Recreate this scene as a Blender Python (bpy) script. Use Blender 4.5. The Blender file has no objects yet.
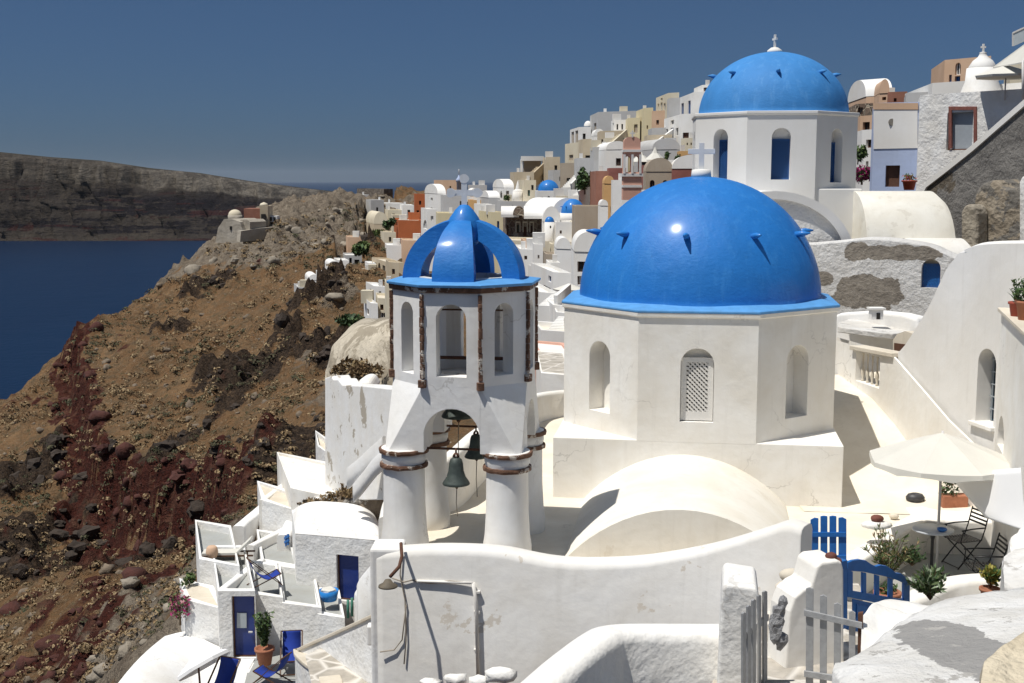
import bpy, bmesh, math, random
import bisect
import numpy as np
from mathutils import Vector, noise
R = math.radians; PI = math.pi
random.seed(11)
SC = bpy.context.scene
COL = SC.collection
F = 1236.0; PITCH = R(7.45); CP = math.cos(PITCH); SP = math.sin(PITCH)

# ---------- the camera's view, used to read real positions off at real distances ----------
def ray(px, py):
    xc = (px-512)/F; yc = -(py-341.5)/F
    return Vector((xc, CP+yc*SP, -SP+yc*CP))
def P(px, py, d):
    r = ray(px, py); return r*(d/r.y)
def G(px, py, z):
    r = ray(px, py); return r*(z/r.z)
def ZZ(py, d): return P(512, py, d).z
def VP(a, b):
    """vertical plane through two (px, distance) points"""
    pyr = a[2] if len(a) > 2 else 300; A = P(a[0], pyr, a[1]); B = P(b[0], pyr, b[1]); n = Vector((-(B-A).y, (B-A).x, 0)).normalized()
    k = n.dot(Vector((A.x, A.y, 0)))
    def f(px, py, off=0.0):
        r = ray(px, py); return r*((k+off)/n.dot(r))
    f.n = n if (n.y > 0 or (n.x > .9 and n.y > -.4)) and not (n.x < -.9) else -n
    return f

# ---------- mesh builder ----------
class MB:
    XF = None
    def __init__(s): s.v = []; s.f = []; s.m = []; s.sm = []
    def V(s, p): s.v.append(tuple(p)); return len(s.v)-1
    def face(s, pts, mi=0, sm=False):
        s.f.append([s.V(p) for p in pts]); s.m.append(mi); s.sm.append(sm)
    def idx(s, ids, mi=0, sm=False): s.f.append(list(ids)); s.m.append(mi); s.sm.append(sm)
    def box(s, c, size, rz=0, mi=0, rx=0, ry=0):
        from mathutils import Euler
        e = Euler((rx, ry, rz)).to_matrix(); c = Vector(c)
        q = [s.V(c+e@Vector((size[0]*x/2, size[1]*y/2, size[2]*z/2))) for x, y, z in
             ((-1,-1,-1),(1,-1,-1),(1,1,-1),(-1,1,-1),(-1,-1,1),(1,-1,1),(1,1,1),(-1,1,1))]
        for f in ((3,2,1,0),(4,5,6,7),(0,1,5,4),(1,2,6,5),(2,3,7,6),(3,0,4,7)): s.idx([q[i] for i in f], mi)
        return s
    def bar(s, a, b, w, h, mi=0, up=(0,0,1)):
        a = Vector(a); b = Vector(b); t = (b-a).normalized(); up = Vector(up)
        if abs(t.dot(up)) > .95: up = Vector((0,1,0))
        x = t.cross(up).normalized(); y = x.cross(t).normalized()
        q = []
        for p in (a, b):
            for i, j in ((-1,-1),(1,-1),(1,1),(-1,1)): q.append(s.V(p+x*(i*w/2)+y*(j*h/2)))
        for f in ((3,2,1,0),(4,5,6,7),(0,1,5,4),(1,2,6,5),(2,3,7,6),(3,0,4,7)): s.idx([q[i] for i in f], mi)
        return s
    def loft(s, rings, mi=0, sm=False, closed=True, caps=(True, True)):
        R_ = [[s.V(p) for p in r] for r in rings]; n = len(R_[0])
        for a, b in zip(R_[:-1], R_[1:]):
            for i in range(n if closed else n-1):
                j = (i+1) % n; s.idx((a[i], a[j], b[j], b[i]), mi, sm)
        if caps[0] and closed: s.idx(R_[0][::-1], mi)
        if caps[1] and closed: s.idx(R_[-1], mi)
        return s
    def prism(s, xy, z0, z1, mi=0, caps=(True, True)):
        f0 = z0 if callable(z0) else (lambda p: z0); f1 = z1 if callable(z1) else (lambda p: z1)
        s.loft([[(p[0], p[1], f0(p)) for p in xy], [(p[0], p[1], f1(p)) for p in xy]], mi, caps=caps); return s
    def extrude(s, pts, vec, mi=0):
        vec = Vector(vec); s.loft([[Vector(p) for p in pts], [Vector(p)+vec for p in pts]], mi); return s
    def lathe(s, c, prof, n=32, mi=0, sm=True, a0=0, sx=1, sy=1):
        c = Vector(c); rings = []
        for r, z in prof:
            rings.append([c+Vector((r*sx*math.cos(a0+2*PI*i/n), r*sy*math.sin(a0+2*PI*i/n), z)) for i in range(n)])
        s.loft(rings, mi, sm, caps=(prof[0][0] > 1e-4, prof[-1][0] > 1e-4)); return s
    def tube(s, pts, r, n=8, mi=0):
        pts = [Vector(p) for p in pts]; rings = []
        rr = r if isinstance(r, (list, tuple)) else [r]*len(pts)
        for i, p in enumerate(pts):
            t = (pts[min(i+1, len(pts)-1)]-pts[max(i-1, 0)]).normalized()
            u = t.cross(Vector((0,0,1)) if abs(t.z) < .9 else Vector((0,1,0))).normalized(); w = u.cross(t)
            rings.append([p+(u*math.cos(2*PI*k/n)+w*math.sin(2*PI*k/n))*rr[i] for k in range(n)])
        s.loft(rings, mi, True); return s
    def build(s, name, mats, parent=None, bevel=0, seg=2, wob=0, weld=True, ang=35, loc=None):
        if MB.XF is not None: s.v = [tuple(MB.XF@Vector(p)) for p in s.v]
        me = bpy.data.meshes.new(name); me.from_pydata(s.v, [], s.f)
        if not isinstance(mats, (list, tuple)): mats = [mats]
        for m in mats: me.materials.append(m)
        me.polygons.foreach_set('material_index', s.m); me.polygons.foreach_set('use_smooth', s.sm)
        if weld or bevel:
            bm = bmesh.new(); bm.from_mesh(me)
            bmesh.ops.remove_doubles(bm, verts=bm.verts, dist=1e-4)
            bmesh.ops.recalc_face_normals(bm, faces=bm.faces)
            if bevel:
                es = [e for e in bm.edges if len(e.link_faces) == 2 and e.calc_face_angle(0) > R(ang)]
                try: bmesh.ops.bevel(bm, geom=es, offset=bevel, segments=seg, affect='EDGES', profile=.5, clamp_overlap=True)
                except Exception as ex: print('bevel', ex)
            if wob:
                for v in bm.verts:
                    v.co += noise.noise_vector(v.co*1.3)*wob
            bm.to_mesh(me); bm.free()
        o = bpy.data.objects.new(name, me); COL.objects.link(o)
        base = None
        if parent is not None:
            o.parent = parent
            if parent.type == 'EMPTY' or True:
                o.matrix_parent_inverse = Vector_inv(parent)
        return o

from mathutils import Matrix
def world_loc(o):
    m = Vector(o.location)
    while o.parent is not None: o = o.parent; m += Vector(o.location)
    return m
def Vector_inv(p):
    if p.parent is not None: return Matrix.Identity(4)
    # parts are modelled in world coordinates; only Empties are moved, and never rotated
    return Matrix.Translation(-world_loc(p))
def tag(o, label=None, cat=None, group=None, kind=None):
    if label: o['label'] = label
    if cat: o['category'] = cat
    if group: o['group'] = group
    if kind: o['kind'] = kind
    return o
def thing(name, label, cat, loc=(0,0,0), group=None):
    o = bpy.data.objects.new(name, None); COL.objects.link(o); o.location = loc; o.empty_display_size = .2
    return tag(o, label, cat, group)
def struct(o): o['kind'] = 'structure'; return o

# ---------- materials ----------
MATS = {}
def newmat(name):
    m = bpy.data.materials.new(name); m.use_nodes = True; nt = m.node_tree
    for n in list(nt.nodes): nt.nodes.remove(n)
    out = nt.nodes.new('ShaderNodeOutputMaterial'); b = nt.nodes.new('ShaderNodeBsdfPrincipled')
    nt.links.new(b.outputs[0], out.inputs[0]); MATS[name] = m
    return m, nt, b
def nd(nt, t, **k):
    n = nt.nodes.new(t)
    for a, v in k.items(): setattr(n, a, v)
    return n
def noise_n(nt, scale, detail=4, rough=.55, coord=None, dist=0):
    n = nd(nt, 'ShaderNodeTexNoise'); n.inputs['Scale'].default_value = scale; n.inputs['Detail'].default_value = detail
    n.inputs['Roughness'].default_value = rough; n.inputs['Distortion'].default_value = dist
    if coord is not None: nt.links.new(coord, n.inputs['Vector'])
    return n.outputs['Fac']
def ramp(nt, fac, a, b):
    r = nd(nt, 'ShaderNodeMapRange'); r.inputs['From Min'].default_value = a; r.inputs['From Max'].default_value = b
    r.clamp = True; nt.links.new(fac, r.inputs['Value']); return r.outputs[0]
def mix(nt, fac, a, b, mode='MIX'):
    m = nd(nt, 'ShaderNodeMix', data_type='RGBA', blend_type=mode)
    for sock, v in ((m.inputs['Factor'], fac), (m.inputs['A'], a), (m.inputs['B'], b)):
        if isinstance(v, (int, float)): sock.default_value = v
        elif isinstance(v, tuple): sock.default_value = (*v, 1) if len(v) == 3 else v
        else: nt.links.new(v, sock)
    return m.outputs['Result']
def mathn(nt, op, a, b=0.0):
    m = nd(nt, 'ShaderNodeMath', operation=op)
    for sock, v in ((m.inputs[0], a), (m.inputs[1], b)):
        if isinstance(v, (int, float)): sock.default_value = v
        else: nt.links.new(v, sock)
    return m.outputs[0]
def geo(nt): return nd(nt, 'ShaderNodeNewGeometry').outputs['Position']
def mapped(nt, coord, sc):
    m = nd(nt, 'ShaderNodeMapping'); m.inputs['Scale'].default_value = sc; nt.links.new(coord, m.inputs[0]); return m.outputs[0]
def bump(nt, b, h, strength, dist):
    n = nd(nt, 'ShaderNodeBump'); n.inputs['Strength'].default_value = strength; n.inputs['Distance'].default_value = dist
    nt.links.new(h, n.inputs['Height']); nt.links.new(n.outputs[0], b.inputs['Normal'])

def plaster(name, col, var=.10, rough=.9, bs=.35, bd=.02, bscale=5, scale=.9, stain=None, stain_amt=.0, warm=(1,.97,.92), streak=.06, crack=False):
    m, nt, b = newmat(name); g = geo(nt)
    dark = tuple(c*(1-var)*w for c, w in zip(col, warm))
    c = mix(nt, ramp(nt, noise_n(nt, scale, 5, .6, g, .4), .35, .68), col, dark)
    if streak:
        st = ramp(nt, noise_n(nt, 1.0, 4, .6, mapped(nt, g, (7, 7, .6))), .55, .75)
        c = mix(nt, mathn(nt, 'MULTIPLY', st, streak*4), c, tuple(x*.78 for x in dark))
    if stain is not None:
        s = ramp(nt, noise_n(nt, stain[1], 6, .68, g, .2), stain[2], stain[2]+.018)
        c = mix(nt, mathn(nt, 'MULTIPLY', s, stain[3]), c, stain[0])
    nt.links.new(c, b.inputs['Base Color']); b.inputs['Roughness'].default_value = rough
    b.inputs['Specular IOR Level'].default_value = .25
    if crack:
        wv = nd(nt, 'ShaderNodeVectorMath', operation='ADD'); nz_ = nd(nt, 'ShaderNodeTexNoise'); nz_.inputs['Scale'].default_value = 1.7; nz_.inputs['Detail'].default_value = 5; nt.links.new(g, nz_.inputs['Vector'])
        nt.links.new(g, wv.inputs[0]); nt.links.new(nz_.outputs['Color'], wv.inputs[1])
        cv_ = nd(nt, 'ShaderNodeTexVoronoi', feature='DISTANCE_TO_EDGE'); cv_.inputs['Scale'].default_value = .8; nt.links.new(wv.outputs[0], cv_.inputs['Vector'])
        ln = mathn(nt, 'SUBTRACT', 1, ramp(nt, cv_.outputs['Distance'], .004, .012)); ln = mathn(nt, 'MULTIPLY', ln, ramp(nt, noise_n(nt, .7, 3, .5, g), .50, .60))
        c = mix(nt, mathn(nt, 'MULTIPLY', ln, .38), c, (.36,.33,.29)); nt.links.new(c, b.inputs['Base Color'])
    h = mathn(nt, 'ADD', noise_n(nt, bscale, 6, .62, g), mathn(nt, 'MULTIPLY', noise_n(nt, bscale*.25, 3, .5, g), 2.2))
    bump(nt, b, h, bs, bd)
    return m
def simple(name, col, rough=.6, metal=0, var=.12, scale=6, bs=.15, bd=.01, spec=.5):
    m, nt, b = newmat(name); g = geo(nt)
    c = mix(nt, ramp(nt, noise_n(nt, scale, 4, .6, g), .3, .7), col, tuple(x*(1-var) for x in col))
    nt.links.new(c, b.inputs['Base Color']); b.inputs['Roughness'].default_value = rough; b.inputs['Metallic'].default_value = metal
    b.inputs['Specular IOR Level'].default_value = spec
    bump(nt, b, noise_n(nt, scale*3, 4, .6, g), bs, bd)
    return m

W = plaster('whitewash', (.83,.825,.81), crack=True, stain=((.58,.53,.45), .8, .66, .5))
WCREAM = plaster('cream_whitewash', (.84,.82,.775), var=.10, crack=True, stain=((.62,.55,.45), .7, .67, .5))
WVAULT = plaster('sunlit_vault_plaster', (.80,.765,.69), var=.10, stain=((.62,.55,.45), .7, .67, .4))  # warm cream, the vault's own plaster colour
WFLOOR = plaster('terrace_plaster', (.78,.72,.61), var=.13, stain=((.50,.44,.36), 1.1, .66, .5), bs=.25)
WNEAR = plaster('near_rough_whitewash', (.82,.81,.785), var=.10, bs=.6, bd=.018, bscale=13, streak=.03, crack=True, stain=((.55,.50,.43), 1.6, .66, .6))
WROUGH = plaster('rough_whitewash', (.77,.765,.75), var=.12, bs=.8, bd=.035, bscale=8, streak=.03)
WPEEL = plaster('peeling_whitewash', (.80,.79,.765), var=.1, bs=.8, bd=.03, bscale=9, stain=((.30,.29,.275), .55, .57, 1.0))
WPEEL2 = plaster('patched_rough_whitewash', (.70,.69,.67), var=.2, bs=.8, bd=.04, bscale=8, stain=((.40,.38,.35), 1.5, .6, .8))
WFAR = plaster('far_white', (.79,.785,.77), var=.1, bs=.1, scale=.25, streak=.02)
CREAM = plaster('far_cream', (.66,.60,.47), var=.12, bs=.1, scale=.25)
SAND = plaster('far_sand', (.54,.46,.34), var=.15, bs=.1, scale=.3)
TAUPE = plaster('far_taupe', (.40,.34,.27), var=.15, bs=.1, scale=.3)
YELL = plaster('far_yellow', (.66,.59,.40), var=.12, bs=.1, scale=.3)
OCHRE = plaster('ochre_plaster', (.62,.38,.17), var=.12, bs=.1, scale=.3)
ORNG = plaster('orange_plaster', (.44,.13,.05), var=.2, bs=.1, scale=.4)
PINK = plaster('pink_plaster', (.72,.42,.33), var=.15, bs=.1, scale=.4)
PEACH = plaster('peach_plaster', (.62,.43,.30), var=.12, bs=.1, scale=.4)
TERRA = plaster('terracotta_plaster', (.36,.17,.12), var=.25, bs=.2, scale=.6)
DPINK = plaster('maroon_plaster', (.30,.12,.10), var=.25, bs=.2, scale=.6)
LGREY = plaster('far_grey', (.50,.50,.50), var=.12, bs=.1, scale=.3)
PBLUE = plaster('pale_blue_plaster', (.42,.50,.70), var=.08, bs=.3, scale=.6)
TERFL = plaster('grey_terrace_paint', (.36,.37,.36), var=.12, bs=.15, scale=.8)
CEMENT = plaster('cement', (.27,.25,.22), var=.35, bs=.8, bd=.06, bscale=5, scale=1.2, streak=.1)
CAP = plaster('cap_cream', (.66,.60,.50), var=.15, bs=.3)
def paint_blue(name, col, rough, coat, fade):
    m, nt, b = newmat(name); g = geo(nt)
    c = mix(nt, ramp(nt, noise_n(nt, .9, 5, .6, g, .3), .35, .68), col, tuple(x*.86 for x in col))
    c = mix(nt, mathn(nt, 'MULTIPLY', ramp(nt, noise_n(nt, 1, 5, .65, mapped(nt, g, (5,5,.5))), .52, .72), .35), c, fade)
    c = mix(nt, mathn(nt, 'MULTIPLY', ramp(nt, noise_n(nt, 7, 5, .7, g), .62, .70), .5), c, tuple(x*.7 for x in col))
    nt.links.new(c, b.inputs['Base Color']); b.inputs['Roughness'].default_value = rough; b.inputs['Specular IOR Level'].default_value = .3
    b.inputs['Coat Weight'].default_value = coat; b.inputs['Coat Roughness'].default_value = .17
    bump(nt, b, mathn(nt, 'ADD', noise_n(nt, 11, 5, .6, mapped(nt, g, (1,1,1.6))), mathn(nt, 'MULTIPLY', noise_n(nt, 2.2, 3, .5, g), 2.5)), .5, .016)
    return m
BLUE = paint_blue('dome_blue', (.018,.185,.56), .55, .22, (.06,.28,.66))
BLUE2 = paint_blue('dome_blue_weathered', (.05,.24,.58), .7, .0, (.14,.36,.68))
RIM = simple('rim_light_blue', (.10,.33,.68), rough=.6, var=.2, scale=5)
DBLUE = simple('door_navy', (.012,.035,.20), rough=.4, var=.15, scale=9)
GBLUE = simple('gate_blue', (.018,.15,.47), rough=.45, var=.2, scale=9)
LATB = simple('lattice_blue', (.02,.09,.27), rough=.5, var=.2)
GLASS = simple('dark_pane', (.012,.018,.03), rough=.15, var=.3, scale=.5, bs=0, spec=.6)
DARK = simple('dark_opening', (.02,.018,.016), rough=.9)
PALEGLASS = simple('pale_pane', (.42,.46,.48), rough=.2, bs=0)
BLUEWIN = simple('blue_window', (.03,.10,.30), rough=.35, bs=0)
BROWNW = simple('brown_wood', (.12,.05,.025), rough=.7, var=.3)
GREENW = simple('green_wood', (.06,.14,.12), rough=.7, var=.3)
GREYDOOR = simple('grey_door', (.33,.36,.39), rough=.6, var=.1)
GREYWOOD = simple('grey_painted_wood', (.36,.365,.37), rough=.75, var=.25, scale=14, bs=.3)
BRONZE = simple('bell_bronze', (.075,.095,.085), rough=.6, metal=.35, var=.4, scale=9, bs=.3)
RUST = simple('rust_iron', (.13,.055,.03), rough=.85, var=.5, scale=30, bs=.5)
POT = simple('terracotta_pot', (.38,.15,.08), rough=.85, var=.2, scale=12)
REDPOT = simple('red_pot', (.36,.07,.04), rough=.7, var=.2, scale=12)
BLACKM = simple('black_iron', (.018,.018,.02), rough=.45, metal=.2, bs=0)
MARBLE = simple('grey_table_top', (.48,.50,.52), rough=.4, var=.08)
CANVAS = simple('white_canvas', (.64,.62,.56), rough=.9, var=.08, scale=1.5, bs=.25, bd=.03)
CANVAS2 = simple('white_sail', (.82,.82,.82), rough=.85, var=.04, scale=1.0, bs=.1, bd=.02)
POLE = simple('pole_paint', (.62,.60,.58), rough=.5)
BCLOTH = simple('blue_cloth', (.01,.04,.30), rough=.9, var=.15)
WOODF = simple('chair_wood', (.10,.045,.02), rough=.6, var=.3)
BLUEPLASTIC = simple('blue_plastic', (.02,.22,.62), rough=.35)
CROSSM = plaster('cross_grey', (.76,.78,.81), var=.12, bs=.2)
ROPE = simple('rope', (.35,.30,.24), rough=.95)
LEAF = [simple('leaf_dark', (.025,.055,.015), rough=.7, bs=0), simple('leaf_mid', (.06,.115,.03), rough=.7, bs=0), simple('leaf_light', (.13,.18,.05), rough=.7, bs=0)]
DRY = [simple('dry_dark', (.09,.055,.025), rough=.95, bs=0), simple('dry_mid', (.19,.125,.06), rough=.95, bs=0), simple('dry_light', (.28,.20,.10), rough=.95, bs=0)]
MAG = [simple('petal_dark', (.25,.008,.09), rough=.8, bs=0), simple('petal', (.42,.015,.16), rough=.8, bs=0), LEAF[1]]
REDF = [simple('geranium', (.42,.05,.04), rough=.8, bs=0), LEAF[1], DRY[1]]
SUCC = [simple('succulent', (.22,.25,.05), rough=.6, bs=0), simple('succulent_y', (.38,.33,.07), rough=.6, bs=0), LEAF[1]]
REDST = simple('red_stone', (.16,.05,.035), rough=.8, var=.3)
DSTONE = simple('dark_pebble', (.05,.05,.055), rough=.5, var=.4, scale=14)
SOIL = simple('soil', (.08,.05,.03), rough=1)

def stonework(name, c1, c2, mortar, scale, bd=.08):
    m, nt, b = newmat(name); g = geo(nt)
    v = nd(nt, 'ShaderNodeTexVoronoi'); v.inputs['Scale'].default_value = scale; nt.links.new(g, v.inputs['Vector'])
    e = nd(nt, 'ShaderNodeTexVoronoi', feature='DISTANCE_TO_EDGE'); e.inputs['Scale'].default_value = scale; nt.links.new(g, e.inputs['Vector'])
    bw = nd(nt, 'ShaderNodeSeparateColor'); nt.links.new(v.outputs['Color'], bw.inputs[0])
    c = mix(nt, bw.outputs[0], c1, c2)
    c = mix(nt, ramp(nt, noise_n(nt, scale*2, 4, .6, g), .3, .7), c, tuple(x*.7 for x in c1))
    ef = ramp(nt, e.outputs['Distance'], .02, .10)
    c = mix(nt, ef, mortar, c)
    nt.links.new(c, b.inputs['Base Color']); b.inputs['Roughness'].default_value = .95
    bump(nt, b, ef, 1.0, bd)
    return m
STONE = stonework('rubble_stone', (.16,.11,.08), (.30,.23,.17), (.34,.29,.22), 1.6)
STONEN = plaster('brown_edging_stone', (.19,.105,.07), var=.45, bs=.7, bd=.03, bscale=14, scale=6, streak=0, stain=((.60,.55,.48), 3.5, .575, .8))
STONEW = stonework('whitewashed_rubble', (.62,.60,.56), (.74,.72,.68), (.35,.31,.26), 2.4, .1)
PAVE = stonework('flagstones', (.42,.38,.32), (.55,.50,.43), (.62,.58,.52), 1.4, .02)
GREYROCK = stonework('grey_rubble', (.26,.25,.235), (.42,.40,.37), (.16,.14,.11), 3, .1)
CASTLE = stonework('castle_stone', (.17,.14,.11), (.26,.22,.18), (.14,.11,.08), .8, .2)

# ---------- shape helpers ----------
def panel(mb, A, B, z0, z1, ops, nin, dep, mi=0, back=False, ri=None, n=10):
    """a wall face from A to B with rectangular or arched openings and their reveals. ops: (u0,u1,v0,v1,arched), metres, absolute z"""
    A = Vector((A[0], A[1], 0)); B = Vector((B[0], B[1], 0)); L = (B-A).length; t = (B-A)/L; nin = Vector((nin[0], nin[1], 0)).normalized()
    if ri is None: ri = mi
    pt = lambda u, v, k=0: A+t*u+Vector((0,0,v))+nin*k
    us = sorted(set([0, L]+[round(o[i], 5) for o in ops for i in (0, 1)])); vs = sorted(set([z0, z1]+[round(o[i], 5) for o in ops for i in (2, 3)]))
    us = [u for u in us if -1e-6 <= u <= L+1e-6]
    def inside(u, v):
        return any(o[0] < u < o[1] and o[2] < v < o[3] for o in ops)
    for k in ((0, dep) if back else (0,)):
        for i in range(len(us)-1):
            for j in range(len(vs)-1):
                if us[i+1]-us[i] < 1e-5 or vs[j+1]-vs[j] < 1e-5: continue
                if inside((us[i]+us[i+1])/2, (vs[j]+vs[j+1])/2): continue
                mb.face([pt(us[i], vs[j], k), pt(us[i+1], vs[j], k), pt(us[i+1], vs[j+1], k), pt(us[i], vs[j+1], k)], mi)
    for o in ops:
        u0, u1, v0, v1 = o[:4]; arch = len(o) > 4 and o[4]
        if arch:
            w = (u1-u0)/2; h = min(w, v1-v0); sp = v1-h; c = (u0+u1)/2
            cur = [(c-w*math.cos(PI*q/n), sp+h*math.sin(PI*q/n)) for q in range(n+1)]
            for k in ((0, dep) if back else (0,)):
                for (ua, va), (ub, vb) in zip(cur[:-1], cur[1:]):
                    mb.face([pt(ua, va, k), pt(ub, vb, k), pt(ub, v1, k), pt(ua, v1, k)] if max(v1-va, v1-vb) > 1e-5 else [pt(ua, va, k), pt(ub, vb, k), pt(ub, v1+1e-4, k)], mi)
            path = [(u0, v0)]+cur+[(u1, v0)]
        else: path = [(u0, v0), (u0, v1), (u1, v1), (u1, v0)]
        if v0 > z0+1e-4: path.append(path[0])
        for (ua, va), (ub, vb) in zip(path[:-1], path[1:]):
            if abs(ua-ub)+abs(va-vb) < 1e-6: continue
            mb.face([pt(ua, va, 0), pt(ub, vb, 0), pt(ub, vb, dep), pt(ua, va, dep)], ri)
def opening_outline(u0, u1, v0, v1, arch, n=10):
    if not arch: return [(u0, v0), (u1, v0), (u1, v1), (u0, v1)]
    w = (u1-u0)/2; h = min(w, v1-v0); sp = v1-h; c = (u0+u1)/2
    return [(u0, v0), (u1, v0)]+[(c+w*math.cos(PI*q/n), sp+h*math.sin(PI*q/n)) for q in range(n+1)]
def ribbon(mb, path, zb, th, mi=0, rnd=.5, sm=True):
    """a masonry wall with a rounded top along a path of (x, y, ztop)"""
    pts = [Vector(p) for p in path]; rings = []
    for i, p in enumerate(pts):
        t = (pts[min(i+1, len(pts)-1)]-pts[max(i-1, 0)]); t.z = 0; t.normalize(); s = Vector((-t.y, t.x, 0)); h = th/2; r = h*rnd
        b = zb[i] if isinstance(zb, (list, tuple)) else zb
        prof = [(-h, b), (-h, (b+p.z)/2), (-h, p.z-r), (-h+r*.3, p.z-r*.3), (-h+r, p.z), (h-r, p.z), (h-r*.3, p.z-r*.3), (h, p.z-r), (h, (b+p.z)/2), (h, b)]
        rings.append([Vector((p.x+s.x*a, p.y+s.y*a, z)) for a, z in prof])
    mb.loft(rings, mi, sm); return mb
def smooth_path(pts, k=6):
    out = []; n = len(pts); pts = [Vector(p) for p in pts]
    for i in range(n-1):
        p0 = pts[max(i-1, 0)]; p1 = pts[i]; p2 = pts[i+1]; p3 = pts[min(i+2, n-1)]
        for j in range(k):
            t = j/k; out.append(.5*((2*p1)+(p2-p0)*t+(2*p0-5*p1+4*p2-p3)*t*t+(3*p1-p0-3*p2+p3)*t**3))
    out.append(pts[-1]); return out
def dome_prof(r, h, n=14, z0=0, r0=0):
    return [(max(r*math.cos(PI/2*i/n), r0), z0+h*math.sin(PI/2*i/n)) for i in range(n+1)]
ICO = {}
def ico(mb, c, r, sub=1, sc=(1,1,1), jit=.0, mi=0, sm=False, seed=0):
    if sub not in ICO:
        bm = bmesh.new(); bmesh.ops.create_icosphere(bm, subdivisions=sub, radius=1)
        ICO[sub] = ([v.co.copy() for v in bm.verts], [[v.index for v in f.verts] for f in bm.faces]); bm.free()
    c = Vector(c); off = len(mb.v); rr = random.Random(seed); o3 = Vector((rr.uniform(0,99), rr.uniform(0,99), rr.uniform(0,99)))
    for v in ICO[sub][0]:
        k = 1+jit*(1.6*noise.noise(v*1.3+o3)+.9*noise.noise(v*3.1+o3)) if sub > 1 else 1+rr.uniform(-jit, jit)
        mb.v.append((c.x+v.x*k*r*sc[0], c.y+v.y*k*r*sc[1], c.z+v.z*k*r*sc[2]))
    for f in ICO[sub][1]: mb.idx([off+i for i in f], mi, sm)
def leaves(mb, c, rad, n, size, nm=3, rnd=None, up=0, shell=.45):
    rnd = rnd or random; c = Vector(c)
    for i in range(n):
        d = Vector((rnd.gauss(0,1), rnd.gauss(0,1), rnd.gauss(0,1))).normalized()
        k = shell+(1-shell)*rnd.random()**.6
        p = c+Vector((d.x*rad[0]*k, d.y*rad[1]*k, d.z*rad[2]*k))
        a = Vector((rnd.gauss(0,1), rnd.gauss(0,1), rnd.gauss(0,1)+up)).normalized(); b = a.cross(Vector((rnd.gauss(0,1), rnd.gauss(0,1), rnd.gauss(0,1)))).normalized()
        s = size*rnd.uniform(.6, 1.3)
        mb.face([p-a*s, p+b*s*.45, p+a*s, p-b*s*.45], min(nm-1, int(rnd.random()*nm)))
def blade_plant(mb, c, n, length, w, spread=.8, mi=(0,1), rnd=None, droop=.3, up=1):
    rnd = rnd or random; c = Vector(c)
    for i in range(n):
        a = rnd.uniform(0, 2*PI); s = rnd.uniform(.1, 1)*spread; d = Vector((math.cos(a)*s, math.sin(a)*s, up)).normalized(); L = length*rnd.uniform(.6, 1)
        side = Vector((-math.sin(a), math.cos(a), 0)); pts = []
        for k in range(4):
            t = k/3; q = c+d*(L*t)+Vector((math.cos(a), math.sin(a), -1))*(droop*L*t*t*s); pts.append((q, w*(1-t*.9)))
        m = mi[i % len(mi)]
        for (q, ww), (q2, w2) in zip(pts[:-1], pts[1:]): mb.face([q-side*ww, q+side*ww, q2+side*w2, q2-side*w2], m)
# ================= camera, world, sun =================
cam = bpy.data.cameras.new('camera'); co = bpy.data.objects.new('camera', cam); COL.objects.link(co)
cam.sensor_width = 36; cam.lens = 36*F/1024; cam.clip_end = 200000; cam.clip_start = .1
co.location = (0,0,0); co.rotation_euler = (R(90)-PITCH, 0, 0); SC.camera = co
SC.view_settings.view_transform = 'Standard'; SC.view_settings.look = 'None'; SC.view_settings.exposure = .12; SC.view_settings.gamma = 1
SUN = Vector((-.345, -.20, .92)).normalized()
ld = bpy.data.lights.new('sun', 'SUN'); ld.energy = 4.2; ld.angle = R(.53); ld.color = (1, .965, .90)
lo = bpy.data.objects.new('sun', ld); COL.objects.link(lo); lo.rotation_euler = SUN.to_track_quat('Z', 'Y').to_euler(); lo.location = (0,0,60)
w = bpy.data.worlds.new('World'); SC.world = w; w.use_nodes = True; nt = w.node_tree
bg = nt.nodes['Background']; sky = nt.nodes.new('ShaderNodeTexSky'); sky.sky_type = 'NISHITA'; sky.sun_disc = False
sky.sun_elevation = math.asin(SUN.z); sky.sun_rotation = math.atan2(SUN.x, SUN.y)
sky.altitude = 0; sky.air_density = 1.0; sky.dust_density = .3; sky.ozone_density = 3.0
# a polarised midday sky: deeper blue at the top of view, slate near the horizon, unseen zenith tinted warm
tc = nt.nodes.new('ShaderNodeTexCoord'); sx = nt.nodes.new('ShaderNodeSeparateXYZ'); nt.links.new(tc.outputs['Generated'], sx.inputs[0])
rp = nt.nodes.new('ShaderNodeMapRange'); rp.inputs['From Min'].default_value = 0; rp.inputs['From Max'].default_value = .22; nt.links.new(sx.outputs['Z'], rp.inputs['Value'])
mx = nt.nodes.new('ShaderNodeMix'); mx.data_type = 'RGBA'; mx.inputs['A'].default_value = (.105,.18,.345,1); mx.inputs['B'].default_value = (.205,.265,.345,1)
nt.links.new(rp.outputs[0], mx.inputs['Factor'])
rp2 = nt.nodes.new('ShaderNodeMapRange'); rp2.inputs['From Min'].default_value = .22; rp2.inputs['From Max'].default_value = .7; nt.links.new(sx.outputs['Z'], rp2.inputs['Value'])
mx2 = nt.nodes.new('ShaderNodeMix'); mx2.data_type = 'RGBA'; nt.links.new(mx.outputs['Result'], mx2.inputs['A']); mx2.inputs['B'].default_value = (1.0,.88,.72,1); nt.links.new(rp2.outputs[0], mx2.inputs['Factor'])  # warm tint added to the out-of-view upper sky, to warm the fill light
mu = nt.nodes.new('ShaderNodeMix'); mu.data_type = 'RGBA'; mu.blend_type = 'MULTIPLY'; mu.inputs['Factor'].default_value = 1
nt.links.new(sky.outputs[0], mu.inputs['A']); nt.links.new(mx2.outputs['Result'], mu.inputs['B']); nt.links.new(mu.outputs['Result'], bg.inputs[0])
bg.inputs['Strength'].default_value = .10

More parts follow.
